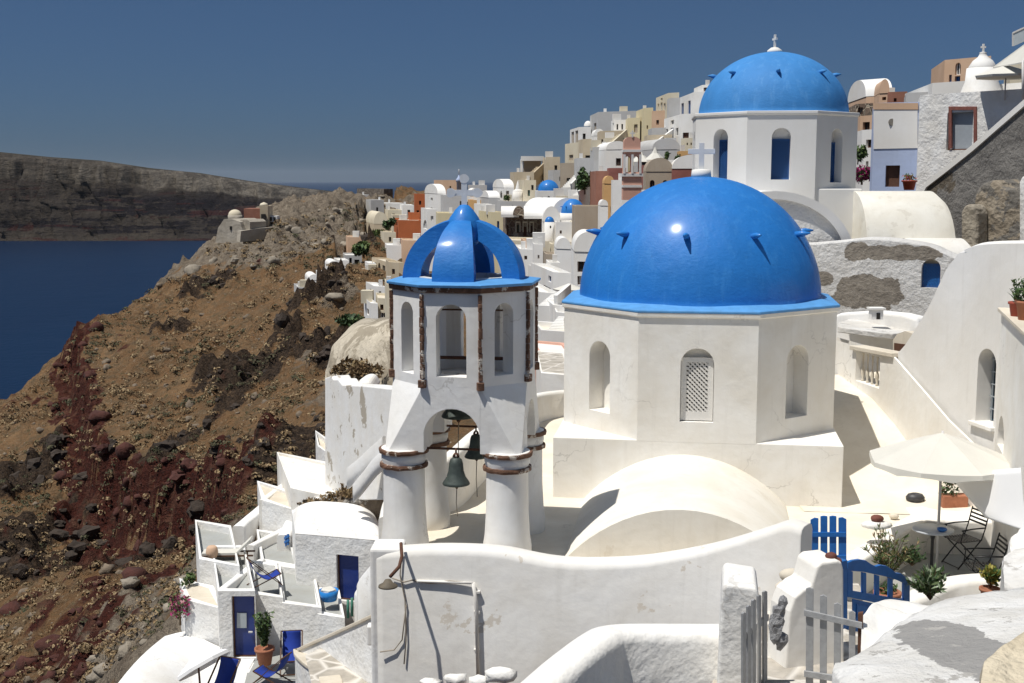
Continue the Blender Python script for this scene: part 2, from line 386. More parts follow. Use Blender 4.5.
# ================= sea =================
SEA = -120.0; HZD = .000009
m, nt, b = newmat('sea_water'); g = geo(nt)
c = mix(nt, ramp(nt, noise_n(nt, .004, 4, .6, mapped(nt, g, (1,.35,1))), .3, .7), (.0015,.011,.036), (.002,.015,.045))
nt.links.new(c, b.inputs['Base Color']); b.inputs['Roughness'].default_value = .32; b.inputs['IOR'].default_value = 1.33; b.inputs['Specular IOR Level'].default_value = .2
h = mathn(nt, 'ADD', noise_n(nt, .12, 5, .7, g), mathn(nt, 'MULTIPLY', noise_n(nt, .02, 4, .6, g), 2)); bump(nt, b, h, .5, 1.2)
s = MB(); xs = [-70000,-20000,-6000,-2000,-600,0,600,2000,6000,20000,70000]; ys = [-200,100,600,1500,3000,6000,15000,30000,60000]
for i in range(len(xs)-1):
    for j in range(len(ys)-1): s.face([(xs[i],ys[j],SEA),(xs[i+1],ys[j],SEA),(xs[i+1],ys[j+1],SEA),(xs[i],ys[j+1],SEA)])
struct(s.build('sea', m))

# ================= far side of the caldera =================
def fbm(p, o=5, H=.9, L=2.1): return noise.fractal(p, H, L, o)
top = [(-500,128,2300),(-260,136,2450),(-100,146,2600),(0,152,2750),(50,157,2800),(100,160.5,2850),(150,168,2950),(200,173,3050),(250,181,3250),(300,187.5,3450),(330,191,3600),(380,197,3900),(440,203,4300),(520,214,4900)]
tw = [P(*t) for t in top]
shx = lambda px: 2450+max(0,(px-250))*3.0
sh = [G(t[0], 341.5+F*math.tan(math.atan(120/shx(t[0]))-PITCH), SEA) for t in top]
NU, NV = 360, 70
def lerp_path(path, k, u):
    ks = [t[0] for t in top]; i = max(0, min(len(ks)-2, next((q for q in range(len(ks)-1) if ks[q+1] >= u), len(ks)-2)))
    f = (u-ks[i])/(ks[i+1]-ks[i]); return path[i].lerp(path[i+1], f)
mb = MB(); ids = []; profs = []
prof = [(0,0),(.10,.04),(.25,.16),(.40,.33),(.52,.45),(.60,.55),(.68,.64),(.74,.72),(.82,.92),(.90,.985),(1,1)]
def pf(t):
    for (a, b_), (c_, d_) in zip(prof[:-1], prof[1:]):
        if t <= c_: return b_+(d_-b_)*(t-a)/(c_-a)
    return 1
for i in range(NU+1):
    u = -500+1020*i/NU; T = lerp_path(tw, 0, u); S = lerp_path(sh, 0, u); row = []
    for j in range(NV+6):
        t = j/NV; tt = min(t, 1)
        x = S.x+(T.x-S.x)*t; y = S.y+(T.y-S.y)*t; z = S.z+(T.z-S.z)*pf(tt)
        gl = fbm(Vector((u*.05, tt*1.4, 3)), 5); am = math.sin(PI*min(1, tt*1.03))
        gl2 = fbm(Vector((u*.16, tt*2.5, 9)), 4)
        y -= (gl*80+gl2*75)*am; z += (fbm(Vector((u*.03, t*6, 7)), 4)*9)*am
        if t > 1: z -= (t-1)*60
        if j == 0: z -= 6
        row.append(mb.V((x, y, z))); profs.append(t)
    ids.append(row)
for i in range(NU):
    for j in range(NV+5): mb.idx((ids[i][j], ids[i+1][j], ids[i+1][j+1], ids[i][j+1]), 0, True)
m, nt, b = newmat('far_cliff'); g = geo(nt); sp = nd(nt, 'ShaderNodeSeparateXYZ'); nt.links.new(g, sp.inputs[0])
pf_ = nd(nt, 'ShaderNodeAttribute'); pf_.attribute_name = 'prof'; T0 = mathn(nt, 'ADD', pf_.outputs['Fac'], mathn(nt, 'MULTIPLY', mathn(nt, 'SUBTRACT', noise_n(nt, .01, 5, .65, g), .5), .10))
c = mix(nt, ramp(nt, noise_n(nt, .006, 6, .7, g), .35, .65), (.085,.070,.055), (.050,.041,.036))
str_ = mathn(nt, 'ADD', noise_n(nt, 1, 6, .7, mapped(nt, g, (.0022,.0022,.045)), .2), mathn(nt, 'MULTIPLY', mathn(nt, 'SUBTRACT', noise_n(nt, 1, 5, .7, mapped(nt, g, (.02,.02,.12))), .5), .30))
low = mathn(nt, 'SUBTRACT', 1, ramp(nt, T0, .60, .72))
c = mix(nt, mathn(nt, 'MULTIPLY', ramp(nt, str_, .475, .52), low), c, (.020,.016,.018))
c = mix(nt, mathn(nt, 'MULTIPLY', mathn(nt, 'MULTIPLY', ramp(nt, noise_n(nt, 1, 5, .7, mapped(nt, g, (.003,.003,.05)), .4), .57, .60), low), .8), c, (.060,.022,.020))
c = mix(nt, mathn(nt, 'MULTIPLY', ramp(nt, noise_n(nt, 1, 5, .7, mapped(nt, g, (.012,.012,.012))), .60, .64), .5), c, (.13,.105,.08))
pale = mathn(nt, 'MULTIPLY', ramp(nt, T0, .70, .735), mathn(nt, 'SUBTRACT', 1, ramp(nt, T0, .90, .93)))
stp = ramp(nt, noise_n(nt, 1, 6, .75, mapped(nt, g, (.028,.012,.004))), .42, .60)
xr = mathn(nt, 'ADD', .30, mathn(nt, 'MULTIPLY', ramp(nt, sp.outputs['X'], -1150, -750), .70))
c = mix(nt, mathn(nt, 'MULTIPLY', pale, mathn(nt, 'MULTIPLY', xr, mathn(nt, 'ADD', .25, mathn(nt,'MULTIPLY', stp, .75)))), c, (.25,.22,.18))
c = mix(nt, ramp(nt, T0, .92, .95), c, mix(nt, ramp(nt, noise_n(nt, .02, 5, .7, g), .4, .6), (.075,.068,.045), (.115,.10,.07)))
nt.links.new(c, b.inputs['Base Color']); b.inputs['Roughness'].default_value = 1; b.inputs['Specular IOR Level'].default_value = .1
bump(nt, b, mathn(nt, 'ADD', noise_n(nt, .03, 7, .75, g), noise_n(nt, 1, 5, .7, mapped(nt, g, (.02,.02,.1)))), 1, 30)
fo = mb.build('far_hills', m, weld=False); aa = fo.data.attributes.new('prof', 'FLOAT', 'POINT'); aa.data.foreach_set('value', np.array(profs, np.float32)); struct(fo)

# ================= the caldera slope =================
def PW(px, py, d): p = P(px, py, d); return (p.x, p.y, p.z)
ctrl = [PW(*t) for t in [
 (385,193,330),(350,193,315),(325,198,300),(300,205,285),(262,222,265),(232,238,250),(205,250,246),(195,264,242),(170,288,235),(140,306,227),(115,320,220),(90,334,210),(68,346,200),(76,341,203),(62,366,197),(48,376,192),
 (30,385,188),(5,410,176),(-60,450,165),(-160,520,150),
 (420,215,300),(370,215,290),(330,225,270),(300,245,240),(260,270,215),(210,300,200),(160,330,190),(110,360,175),
 (380,250,215),(345,290,170),(300,320,150),(250,330,160),(200,360,150),(150,400,140),(110,430,130),
 (340,350,120),(300,380,110),(250,400,112),(200,440,112),(150,470,108),(190,498,97),(235,515,84),
 (330,400,92),(300,430,84),(340,440,72),(260,470,80),(290,480,68),(250,500,74),(345,480,55),(280,505,58),
 (50,560,108),(0,520,120),(30,450,150),(0,600,100),(-60,600,100),
 (100,580,80),(200,578,66),(150,600,68),(210,560,70),(190,612,47),(150,650,48),(100,660,56),(60,683,60),(170,683,44),(120,720,44),(40,760,50),(0,683,70),(200,720,36),(-60,760,55),
 (345,505,56),(300,760,33)]]
# beyond the brow the hill falls to the sea; behind the crest it falls away too
for (x, y, z) in [PW(*t) for t in [(232,238,250),(195,264,242),(170,288,235),(115,320,220),(68,346,200),(30,385,188),(5,410,176),(-60,450,165),(-160,520,150)]]:
    ctrl += [(x-28, y+14, z-26), (x-75, y+30, z-80)]
ctrl += [(-60,330,-22),(-90,310,-50),(-38,345,-8),(-30,400,-40),(20,380,-30),(60,330,0),(-110,60,-65),(-120,140,-85),(-110,0,-60),(-60,0,-45),(-70,60,-42)]
# the ground under the town, rising to the right
town = [PW(*t) for t in [(400,235,270),(420,225,300),(440,250,230),(400,290,160),(400,340,120),(480,250,220),(520,230,200),(560,240,180),(560,200,215),(600,180,200),(640,160,190),(700,150,180),(520,300,130),(560,360,80),(540,420,55),
   (600,170,240),(660,150,250),(760,165,150),(860,170,120),(920,165,110),(990,165,90),(1100,165,90),(1100,170,60),(960,330,48)]]
ctrl += [(x, y, z-1.5) for x, y, z in town]
ctrl += [(0,20,-15),(-7,20,-17.5),(-12,24,-20),(-18,20,-21),(6,20,-10),(12,20,-9.5),(14,30,-8.5),(4,30,-10),(0,32,-13),(-4,36,-17.5),(-8,32,-18.5),(-12,40,-19),(-5,43,-17.8),(-9,46,-18.5),(-2.5,47,-16),(-5,52,-16.5),(3,45,-9),(10,45,-6),(20,45,-3),(16,12,-6),(0,10,-14),(0,4,-14),(20,0,-7),(-15,0,-18),(40,40,-1),(40,10,-2),(60,120,-1),(90,200,4),(90,300,4),(80,60,0),(130,100,0),(120,200,0)]
C = np.array(ctrl, float)
# two rock steps: the red cliff, and a smaller one
def polyd(path, X, Y):
    """signed distance to a polyline, positive on its left"""
    best = np.full(X.shape, 1e9); sg = np.ones(X.shape)
    for (x0, y0), (x1, y1) in zip(path[:-1], path[1:]):
        dx, dy = x1-x0, y1-y0; L2 = dx*dx+dy*dy; t = np.clip(((X-x0)*dx+(Y-y0)*dy)/L2, 0, 1)
        qx = X-(x0+t*dx); qy = Y-(y0+t*dy); d = np.sqrt(qx*qx+qy*qy); cr = dx*qy-dy*qx
        up = d < best; best = np.where(up, d, best); sg = np.where(up, np.sign(cr), sg)
    return best*sg
cliff = [PW(*t)[:2] for t in [(66,345,202),(85,365,180),(84,400,160),(100,440,140),(98,480,118),(150,500,104),(200,503,96),(250,515,82),(262,540,66)]]
def sstep(a, b, v): t = np.clip((v-a)/(b-a), 0, 1); return t*t*(3-2*t)
def step_h(X, Y):
    wv = np.vectorize(lambda a, b_: noise.noise(Vector((a*.11, b_*.11, 0)))*2.2+noise.noise(Vector((a*.4, b_*.4, 5)))*.9)(X, Y)
    d = -polyd(cliff, X, Y)+wv      # positive = the far-left / lower side
    end = sstep(208, 190, Y)*sstep(60, 74, Y)
    return sstep(-.3, 1.6+0*d, d)*6.6*end*(1-sstep(14, 40, d)), d, end
def tps_fit(C, z):
    n = len(C); D = np.sqrt(((C[:, None, :2]-C[None, :, :2])**2).sum(-1)); K = np.where(D > 0, D**2*np.log(D+1e-12), 0)
    Pm = np.hstack([np.ones((n, 1)), C[:, :2]]); A = np.zeros((n+3, n+3)); A[:n, :n] = K+np.eye(n)*9; A[:n, n:] = Pm; A[n:, :n] = Pm.T
    return np.linalg.solve(A, np.concatenate([z, np.zeros(3)]))
sh_c, _, _ = step_h(C[:, 0], C[:, 1])
CW = tps_fit(C, C[:, 2]+sh_c)
def base_z(X, Y):
    X = np.asarray(X, float); Y = np.asarray(Y, float); out = np.zeros(X.shape); n = len(C)
    for i in range(n):
        r2 = (X-C[i, 0])**2+(Y-C[i, 1])**2; out += CW[i]*.5*r2*np.log(r2+1e-12)
    return out+CW[n]+CW[n+1]*X+CW[n+2]*Y
ys = [4.0]
while ys[-1] < 430: ys.append(ys[-1]+(max(.4, ys[-1]*.0032) if ys[-1] > 38 else 1.2))
xs = [-175.0]
while xs[-1] < 130: xs.append(xs[-1]+(.36 if -84 < xs[-1] < -8 else 1.1 if -95 < xs[-1] < 8 else 3))
X, Y = np.meshgrid(np.array(xs), np.array(ys)); Zt = base_z(X, Y); st, cd, cend = step_h(X, Y); Zt -= st
def blob(px, py, d, r):
    p = P(px, py, d); return (p.x, p.y, r)
# rock outcrops: (px, py, distance, radius m)
lava = [blob(*t) for t in [(205,290,205,4),(222,365,140,5),(262,378,125,4),(285,340,140,5),(270,450,80,4.5),(300,455,72,3.5),(235,460,88,3),(310,300,160,4),(330,330,125,3),(240,395,118,3),(165,475,108,4),(30,480,140,5),(20,560,110,5),(180,330,185,3),(130,540,86,3),(75,520,110,4),(350,250,215,5),(345,345,110,2.5),(190,520,90,2.5),(215,355,145,3)]]
palr = [blob(*t) for t in [(215,240,246,9),(250,250,235,8),(330,225,262,14),(310,235,250,12),(350,212,290,14),(290,215,272,10),(362,205,300,12),(200,265,240,7),(345,330,118,4),(360,345,100,4),(290,255,225,8),(330,260,225,7),(375,240,240,8),(120,640,52,4),(150,625,52,3),(90,665,58,4),(170,640,46,3),(330,300,160,4),(185,655,42,3)]]
def nz(fn, X, Y, Z):
    o = np.empty(X.shape); it = np.nditer([X, Y, Z, o], op_flags=[['readonly']]*3+[['writeonly']])
    for a, b_, c_, q in it: q[...] = fn(float(a), float(b_), float(c_))
    return o
lm = np.zeros(X.shape); pm_ = np.zeros(X.shape)
for (bx, by, br) in lava: lm = np.maximum(lm, np.clip(1.5-np.sqrt((X-bx)**2+((Y-by)*.62)**2)/br, 0, 1))
for (bx, by, br) in palr: pm_ = np.maximum(pm_, np.clip(1.5-np.sqrt((X-bx)**2+((Y-by)*.62)**2)/br, 0, 1))
n1 = nz(lambda a, b_, c_: fbm(Vector((a*.045, b_*.045, c_*.045)), 4), X, Y, Zt)
n2 = nz(lambda a, b_, c_: fbm(Vector((a*.22, b_*.16, c_*.1+5)), 4), X, Y, Zt)
n3 = nz(lambda a, b_, c_: noise.voronoi(Vector((a*.42, b_*.34, c_*.3)))[0][0], X, Y, Zt)
n4 = nz(lambda a, b_, c_: noise.voronoi(Vector((a*1.1, b_*.9, c_*.6+9)))[0][0], X, Y, Zt)
n5 = nz(lambda a, b_, c_: noise.noise(Vector((a*.9, b_*.7, c_*.5+2))), X, Y, Zt)
lm = np.clip(lm+n2*.9-.25+n5*.3, 0, 1)*(lm > .02); pm_ = np.clip(pm_+n2*.6-.15+n5*.2, 0, 1)*(pm_ > .02)
dst = np.sqrt(X*X+Y*Y); far = np.clip(dst/90, .4, 1.6)
edge = np.exp(-(cd/3.2)**2)*cend
facem = sstep(-1.6, 0, cd)*sstep(4.6, 2.2, cd)*cend
rg = lambda v: 1-np.abs(v)*2
n6 = nz(lambda a, b_, c_: noise.noise(Vector((a*.30+b_*.12, b_*.20-a*.1, c_*.25+31))), X, Y, Zt); n7 = nz(lambda a, b_, c_: noise.noise(Vector((a*.8, b_*.6, c_*.5+57))), X, Y, Zt); n8 = nz(lambda a, b_, c_: noise.noise(Vector((a*1.9, b_*1.5, c_+77))), X, Y, Zt)
crag = rg(n6)*1.0+rg(n7)*.55+rg(n8)*.25
Zt += crag*(.12+.55*lm+.36*pm_+.2*np.clip(n2*2, 0, 1))*far+n8*.12*far
Zt += n1*1.3*far+n2*.55*far+n5*.12
Zt += lm*(1.1-n3*1.5)*1.0*far+pm_*((.9-n3)*.8+(.5-n4)*.5)*far+facem*((.7-n4)*1.1+(.7-n3)*.9)
red = np.clip(facem*(1.0+n2*.8+.2)+edge*.2*(n2+.4), 0, 1)
redlow = np.exp(-((X-P(60,650,62).x)/9)**2-((Y-62)/22)**2)+np.exp(-((X-P(30,600,90).x)/9)**2-((Y-92)/16)**2)*.8+np.exp(-((X-P(40,395,182).x)/9)**2-((Y-180)/18)**2)*.5
redlow = np.clip(redlow*.95+n2*.8-.35, 0, 1)
red = np.maximum(red, redlow); Zt += redlow*((.7-n4)*.8+(.6-n3)*1.1)
red = np.clip(red*(.75+n5), 0, 1)
ny, nx = X.shape
me = bpy.data.meshes.new('slope')
co_ = np.stack([X.ravel(), Y.ravel(), Zt.ravel()], 1)
ii = np.arange(ny*nx).reshape(ny, nx); q = np.stack([ii[:-1,:-1].ravel(), ii[:-1,1:].ravel(), ii[1:,1:].ravel(), ii[1:,:-1].ravel()], 1)
me.vertices.add(len(co_)); me.vertices.foreach_set('co', co_.ravel()); me.loops.add(q.size); me.loops.foreach_set('vertex_index', q.ravel().astype(np.int32))
me.polygons.add(len(q)); me.polygons.foreach_set('loop_start', (np.arange(len(q))*4).astype(np.int32))
me.update(calc_edges=True)
for nm, arr in (('lava', lm), ('pale', pm_), ('red', red)):
    a = me.attributes.new(nm, 'FLOAT', 'POINT'); a.data.foreach_set('value', arr.ravel().astype(np.float32))
def ground_z(x, y):
    i = bisect.bisect_left(xs, x)-1; j = bisect.bisect_left(ys, y)-1; i = max(0, min(nx-2, i)); j = max(0, min(ny-2, j))
    fx = (x-xs[i])/(xs[i+1]-xs[i]); fy = (y-ys[j])/(ys[j+1]-ys[j])
    return float(Zt[j,i]*(1-fx)*(1-fy)+Zt[j,i+1]*fx*(1-fy)+Zt[j+1,i]*(1-fx)*fy+Zt[j+1,i+1]*fx*fy)
m, nt, b = newmat('caldera_slope'); g = geo(nt)
def at(nm): a = nd(nt, 'ShaderNodeAttribute'); a.attribute_name = nm; return a.outputs['Fac']
nA = noise_n(nt, .10, 6, .65, g, .3); nB = noise_n(nt, .6, 6, .7, g, .2); nC = noise_n(nt, 3.0, 5, .7, g)
c = mix(nt, ramp(nt, nA, .35, .65), (.175,.098,.048), (.265,.160,.082))
c = mix(nt, ramp(nt, nB, .45, .62), c, (.15,.105,.062))
c = mix(nt, mathn(nt, 'MULTIPLY', ramp(nt, nC, .52, .68), .55), c, (.30,.23,.15))
c = mix(nt, mathn(nt, 'MULTIPLY', ramp(nt, noise_n(nt, .9, 5, .7, g), .60, .66), .75), c, (.09,.08,.04))
pv = nd(nt, 'ShaderNodeTexVoronoi'); pv.inputs['Scale'].default_value = 1.7; nt.links.new(g, pv.inputs['Vector'])
c = mix(nt, mathn(nt, 'MULTIPLY', mathn(nt, 'SUBTRACT', 1, ramp(nt, pv.outputs['Distance'], .10, .2)), ramp(nt, noise_n(nt, .5, 3, .5, g), .45, .6)), c, (.36,.31,.24))
pc = mix(nt, ramp(nt, nB, .35, .65), (.31,.26,.20), (.17,.135,.10)); pc = mix(nt, ramp(nt, nC, .5, .7), pc, (.13,.10,.075))
c = mix(nt, ramp(nt, mathn(nt, 'ADD', at('pale'), mathn(nt, 'MULTIPLY', mathn(nt, 'SUBTRACT', nB, .5), 1.2)), .3, .5), c, pc)
lc = mix(nt, ramp(nt, nC, .4, .65), (.028,.021,.017), (.10,.068,.045))
c = mix(nt, ramp(nt, mathn(nt, 'ADD', at('lava'), mathn(nt, 'MULTIPLY', mathn(nt, 'SUBTRACT', nB, .5), 1.4)), .30, .45), c, lc)
rc = mix(nt, ramp(nt, nC, .4, .65), (.085,.026,.018), (.035,.015,.013)); rc = mix(nt, ramp(nt, nB, .5, .7), rc, (.15,.075,.05))
c = mix(nt, ramp(nt, mathn(nt, 'ADD', at('red'), mathn(nt, 'MULTIPLY', mathn(nt, 'SUBTRACT', nB, .5), .9)), .25, .45), c, rc)
nt.links.new(c, b.inputs['Base Color']); b.inputs['Roughness'].default_value = 1; b.inputs['Specular IOR Level'].default_value = .1
h = mathn(nt, 'ADD', mathn(nt, 'MULTIPLY', nB, 2.5), mathn(nt, 'ADD', mathn(nt, 'MULTIPLY', nC, .9), mathn(nt, 'MULTIPLY', noise_n(nt, 9, 4, .7, g), .3)))
bump(nt, b, h, 1, .5)
me.materials.append(m); so = bpy.data.objects.new('caldera_slope', me); COL.objects.link(so); struct(so)
# ================= the terrace the churches stand on =================
TZ = -6.65; LZ = -5.36; CZ = -2.80
def octa(cx, cy, a, rot=0, z=None):
    r = a/math.cos(PI/8); pts = [(cx+r*math.cos(-PI/2+PI/8+rot+k*PI/4), cy+r*math.sin(-PI/2+PI/8+rot+k*PI/4)) for k in range(8)]
    return pts if z is None else [(x, y, z) for x, y in pts]
def pxy(px, d, py=480): p = P(px, py, d); return (p.x, p.y)
mb = MB()
mb.prism([(-2.35,20.5),(0,20.4),(1.2,20.1),(2.2,19.9),(3,19.5),(4.4,18.7),(4.9,19.6),(5.75,21.0),(7.95,24.0),(16,24.6),(16,34),(3.0,36),(.5,34.5),(-1.1,26),(-2.35,23.6)], TZ-11, TZ)
struct(mb.build('terrace_floor', WFLOOR))

# ================= main blue-domed church =================
D0 = 25.0; A = 2.93; cx = P(698.5, 310, D0+A).x; cy = D0+A
mc = thing('domed_church', 'nearest white octagonal church with a large glossy bright blue dome and grey cross', 'church', (cx, cy, TZ))
MB.XF = Matrix.Translation((cx,cy,0))@Matrix.Rotation(-math.atan2(cx, cy), 4, 'Z')@Matrix.Translation((-cx,-cy,0))
mb = MB(); e = .015
mb.prism([(cx-A-.04,cy-A+.002),(cx+A+.04,cy-A+.002),(cx+A+.04,D0+2*A),(cx-A-.04,D0+2*A)], TZ-.3, LZ, 0)
mb.build('base_block', WCREAM, mc, bevel=.015, seg=2)
oc = octa(cx, cy, A)
mb = MB(); nich = []
for k in range(8):
    p0 = Vector(oc[(k-1) % 8]); p1 = Vector(oc[k]); mid = (p0+p1)/2; L = (p1-p0).length; nin = (Vector((cx,cy))-mid).normalized()
    # window niches on the faces one sees
    op = []
    if k in (0, 1, 7, 2, 6): op = [(L/2-.34, L/2+.34, -4.95, -3.42, True)]
    zb = LZ-.02
    panel(mb, p0, p1, zb, CZ, op, nin, .42, n=14)
    for o_ in op: nich.append((k, p0, p1, nin, o_))
mb.build('drum', WCREAM, mc, bevel=.012, seg=2, ang=50)
for k, p0, p1, nin, o_ in nich:
    t = (p1-p0).normalized(); nb = MB(); pts = [(p0+t*u+nin*(.21 if k == 0 else .40)) for u, v in opening_outline(*o_)]
    nb.face([(q.x, q.y, v) for q, (u, v) in zip(pts, opening_outline(*o_))])
    nb.build('niche_back', WCREAM, mc)
# white lattice window in the middle niche
k, p0, p1, nin, o_ = [q for q in nich if q[0] == 0][0]
t = Vector((1,0)); xm = (p0.x+p1.x)/2; y0 = D0+.13
fr = MB(); u0, u1, v0, v1 = xm-.33, xm+.33, -4.93, -3.62
fr.box((xm, y0, v0+.09), (.66,.07,.18)); fr.box((xm, y0, v1-.05), (.66,.07,.10)); fr.box((u0+.055, y0, (v0+v1)/2+.04), (.11,.07,v1-v0-.28)); fr.box((u1-.055, y0, (v0+v1)/2+.04), (.11,.07,v1-v0-.28))
lw = fr.build('lattice_window', WFAR, mc)
lt = MB(); a0, a1, b0, b1 = u0+.11, u1-.11, v0+.18, v1-.10; sp_ = .105
def clipseg(x, z, dx, dz):
    ts = []
    lo_, hi_ = -9, 9
    for p_, d_, mn, mxv in ((x, dx, a0, a1), (z, dz, b0, b1)):
        ta, tb = (mn-p_)/d_, (mxv-p_)/d_; lo_ = max(lo_, min(ta, tb)); hi_ = min(hi_, max(ta, tb))
    return (lo_, hi_) if hi_ > lo_+.01 else None
for s_ in (1, -1):
    n_ = 24
    for i in range(-n_, n_):
        x = xm+i*sp_*.9; z = (b0+b1)/2; r_ = clipseg(x, z, .7071*s_, .7071)
        if r_: lt.bar((x+.7071*s_*r_[0], y0+.012*s_, z+.7071*r_[0]), (x+.7071*s_*r_[1], y0+.012*s_, z+.7071*r_[1]), .035, .02, up=(0,1,0))
lt.build('lattice', WFAR, lw)
q = MB(); q.face([(a0,y0+.06,b0),(a1,y0+.06,b0),(a1,y0+.06,b1),(a0,y0+.06,b1)]); q.build('pane', DARK, lw)
# door hinges left in the side niches
for k_, side in ((7, -1), (1, -1)):
    q = [n for n in nich if n[0] == k_]
    if q:
        k, p0, p1, nin, o_ = q[0]; tt = (p1-p0).normalized(); 
        for zz_ in (-4.55, -3.85):
            hb = MB(); u = o_[1]-.03 if k_ == 7 else o_[0]+.03; c_ = p0+tt*u+nin*.22; hb.box((c_.x, c_.y, zz_), (.05,.05,.10), rz=math.atan2(tt.y, tt.x)); hb.build('hinge', RUST, mc)
# cornice, blue rim, dome
mb = MB(); mb.loft([octa(cx, cy, A+.001, z=CZ), octa(cx, cy, A+.045, z=CZ+.03), octa(cx, cy, A+.05, z=CZ+.10)], caps=(True, True)); mb.build('cornice', WCREAM, mc)
mb = MB(); mb.loft([octa(cx, cy, A+.06, z=CZ+.10), octa(cx, cy, A+.06, z=CZ+.16), octa(cx, cy, 2.6, z=CZ+.24)], caps=(True, True)); mb.build('dome_rim', RIM, mc, bevel=.02)
DR = 2.70; DZ = CZ+.16; DH = 2.72
mb = MB(); mb.lathe((cx, cy, 0), [(DR+.02, DZ-.02)]+dome_prof(DR, DH, 26, DZ), 96); dm = mb.build('dome', BLUE, mc)
def spikes(dm, cx, cy, z0, r, h, phi, n, off, ln, rad, mat):
    for k in range(n):
        th = -PI/2+R(off)+k*2*PI/n; d = Vector((math.cos(th), math.sin(th), 0)); base = Vector((cx, cy, z0))+d*(r*math.cos(phi)-.05)+Vector((0,0,h*math.sin(phi)))
        tip = base+d*(ln+.05)+Vector((0,0,.05)); s_ = MB(); s_.tube([base, base.lerp(tip, .5)+Vector((0,0,.01)), tip], [rad, rad*.85, rad*.2], 8); s_.build('spike', mat, dm)
spikes(dm, cx, cy, DZ, DR, DH, R(32.5), 10, -7, .30, .075, BLUE)
cr = MB(); cr.lathe((cx, cy, 0), [(.23, DZ+DH-.05), (.21, DZ+DH+.13), (.17, DZ+DH+.15), (0.0001, DZ+DH+.16)], 20); cr.build('cross_base', WFAR, mc)
cb = MB(); zt = DZ+DH+.15; cb.box((cx, cy, zt+.28), (.115,.10,.62)); cb.box((cx, cy, zt+.40), (.60,.096,.115)); cb.build('cross', CROSSM, mc, bevel=.006)
# the barrel vault in front
va = MB(); hw = 2.08; x0 = cx-.22; zv = -5.64; yf, yb = 20.75, D0+.02
def varc(y, k=1, n=24, hw=hw): 
    return [(x0-hw*k*math.cos(PI*i/n), y, TZ+(zv-TZ)*k*(math.sin(PI*i/n)**1.8 if 0 < i < n else 0)) for i in range(n+1)]
va.loft([varc(yf+.03, .985), varc(yf, .97)], 0, False, closed=False); va.loft([varc(yb), varc(yf+.03, .985)], 0, True, closed=False)
va.face(varc(yf, .97)); va.build('barrel_vault', WVAULT, mc, weld=True)
MB.XF = None
# ================= bell tower =================
tcx = (464.5-512)/F*22.3*1.0; tcy = 22.3; AL = R(-9)
def TR(x, y): return Vector((tcx+x*math.cos(AL)-y*math.sin(AL), tcy+x*math.sin(AL)+y*math.cos(AL)))
bt = thing('bell_tower', 'white open bell tower on four round columns with a four-ribbed blue crown', 'bell tower', (tcx, tcy, TZ))
BA = 1.22; ZA = -4.72; ZB = -3.55; ZO = -1.93; th = .30
for (sx_, sy_) in ((-1,-1),(1,-1),(1,1),(-1,1)):
    c_ = TR(sx_*.93, sy_*.93); cm = MB()
    cm.lathe((c_.x, c_.y, 0), [(.43, TZ-.4),(.43, TZ+.25),(.40, TZ+.45),(.375, TZ+.9),(.37, -5.2),(.37, -4.98),(.40,-4.9),(.40, ZA+.02)], 32)
    colo = cm.build('column', W, bt)
    for zc, rr in ((-5.0, .425), (-4.74, .44)):
        rb = MB(); n_ = 40
        prof_ = []
        rings = []
        for (dr, dz) in ((-.06,-.03),(0,-.04),(.008,0),(0,.032),(-.06,.035)):
            rings.append([Vector((c_.x+(rr+dr+.014*noise.noise(Vector((i*.9, zc*5, dz*20+sx_))))*math.cos(2*PI*i/n_), c_.y+(rr+dr)*math.sin(2*PI*i/n_), zc+dz+.012*noise.noise(Vector((i*.5, sx_*3, sy_*2+zc))))) for i in range(n_)])
        rb.loft(rings, 0, False, caps=(False, False)); rb.build('stone_ring', STONEN, colo)
# square arched stage, broached up into the octagon
st_ = MB(); uo = BA*math.tan(PI/8); cc = .08; ah = .50
for k in range(4):
    def TF(u, v, w=0, k=k):      # u along the face, w inwards
        x, y = u, -BA+w
        for _ in range(k): x, y = -y, x
        p = TR(x, y); return Vector((p.x, p.y, v))
    Aq = TF(-uo, 0); Bq = TF(uo, 0); nin = (TF(0,0,1)-TF(0,0,0)).xy
    panel(st_, Aq.xy, Bq.xy, ZA, ZB, [(uo-ah, uo+ah, ZA, -3.94, True)], nin, BA-ah, n=18)
    s0 = BA-cc
    for sg in (-1, 1): st_.face([TF(sg*uo, ZA), TF(sg*s0, ZA), TF(sg*uo, ZB)])
    # the broach, a soft triangle at each corner
    st_.face([TF(s0, ZA), TF(BA, ZA, cc), TF(BA, ZB, BA-uo), TF(uo, ZB)])
    # underside of the pier
    st_.face([TF(ah, ZA), TF(s0, ZA), TF(BA, ZA, cc), TF(BA, ZA, BA-ah), TF(ah, ZA, BA-ah)])
    # inner shaft above the arch
    I0 = TF(-ah, 0, BA-ah); I1 = TF(ah, 0, BA-ah); w_ = ah; n_ = 18; spz = -3.94-ah
    cur = [(-ah*math.cos(PI*q/n_), spz+ah*math.sin(PI*q/n_)) for q in range(n_+1)]
    for (ua, va_), (ub, vb_) in zip(cur[:-1], cur[1:]): st_.face([TF(ua, va_, BA-ah), TF(ub, vb_, BA-ah), TF(ub, ZB, BA-ah), TF(ua, ZB, BA-ah)])
ri = BA-th; on = octa(0, 0, ri)
ring_o = [TR(*p) for p in octa(0, 0, BA-.002)]; ring_i = [TR(ah, -ah), TR(ah, ah), TR(-ah, ah), TR(-ah, -ah)]
ro = [(p.x, p.y, ZB-.004) for p in ring_o]; rq = [(p.x, p.y, ZB-.004) for p in ring_i]
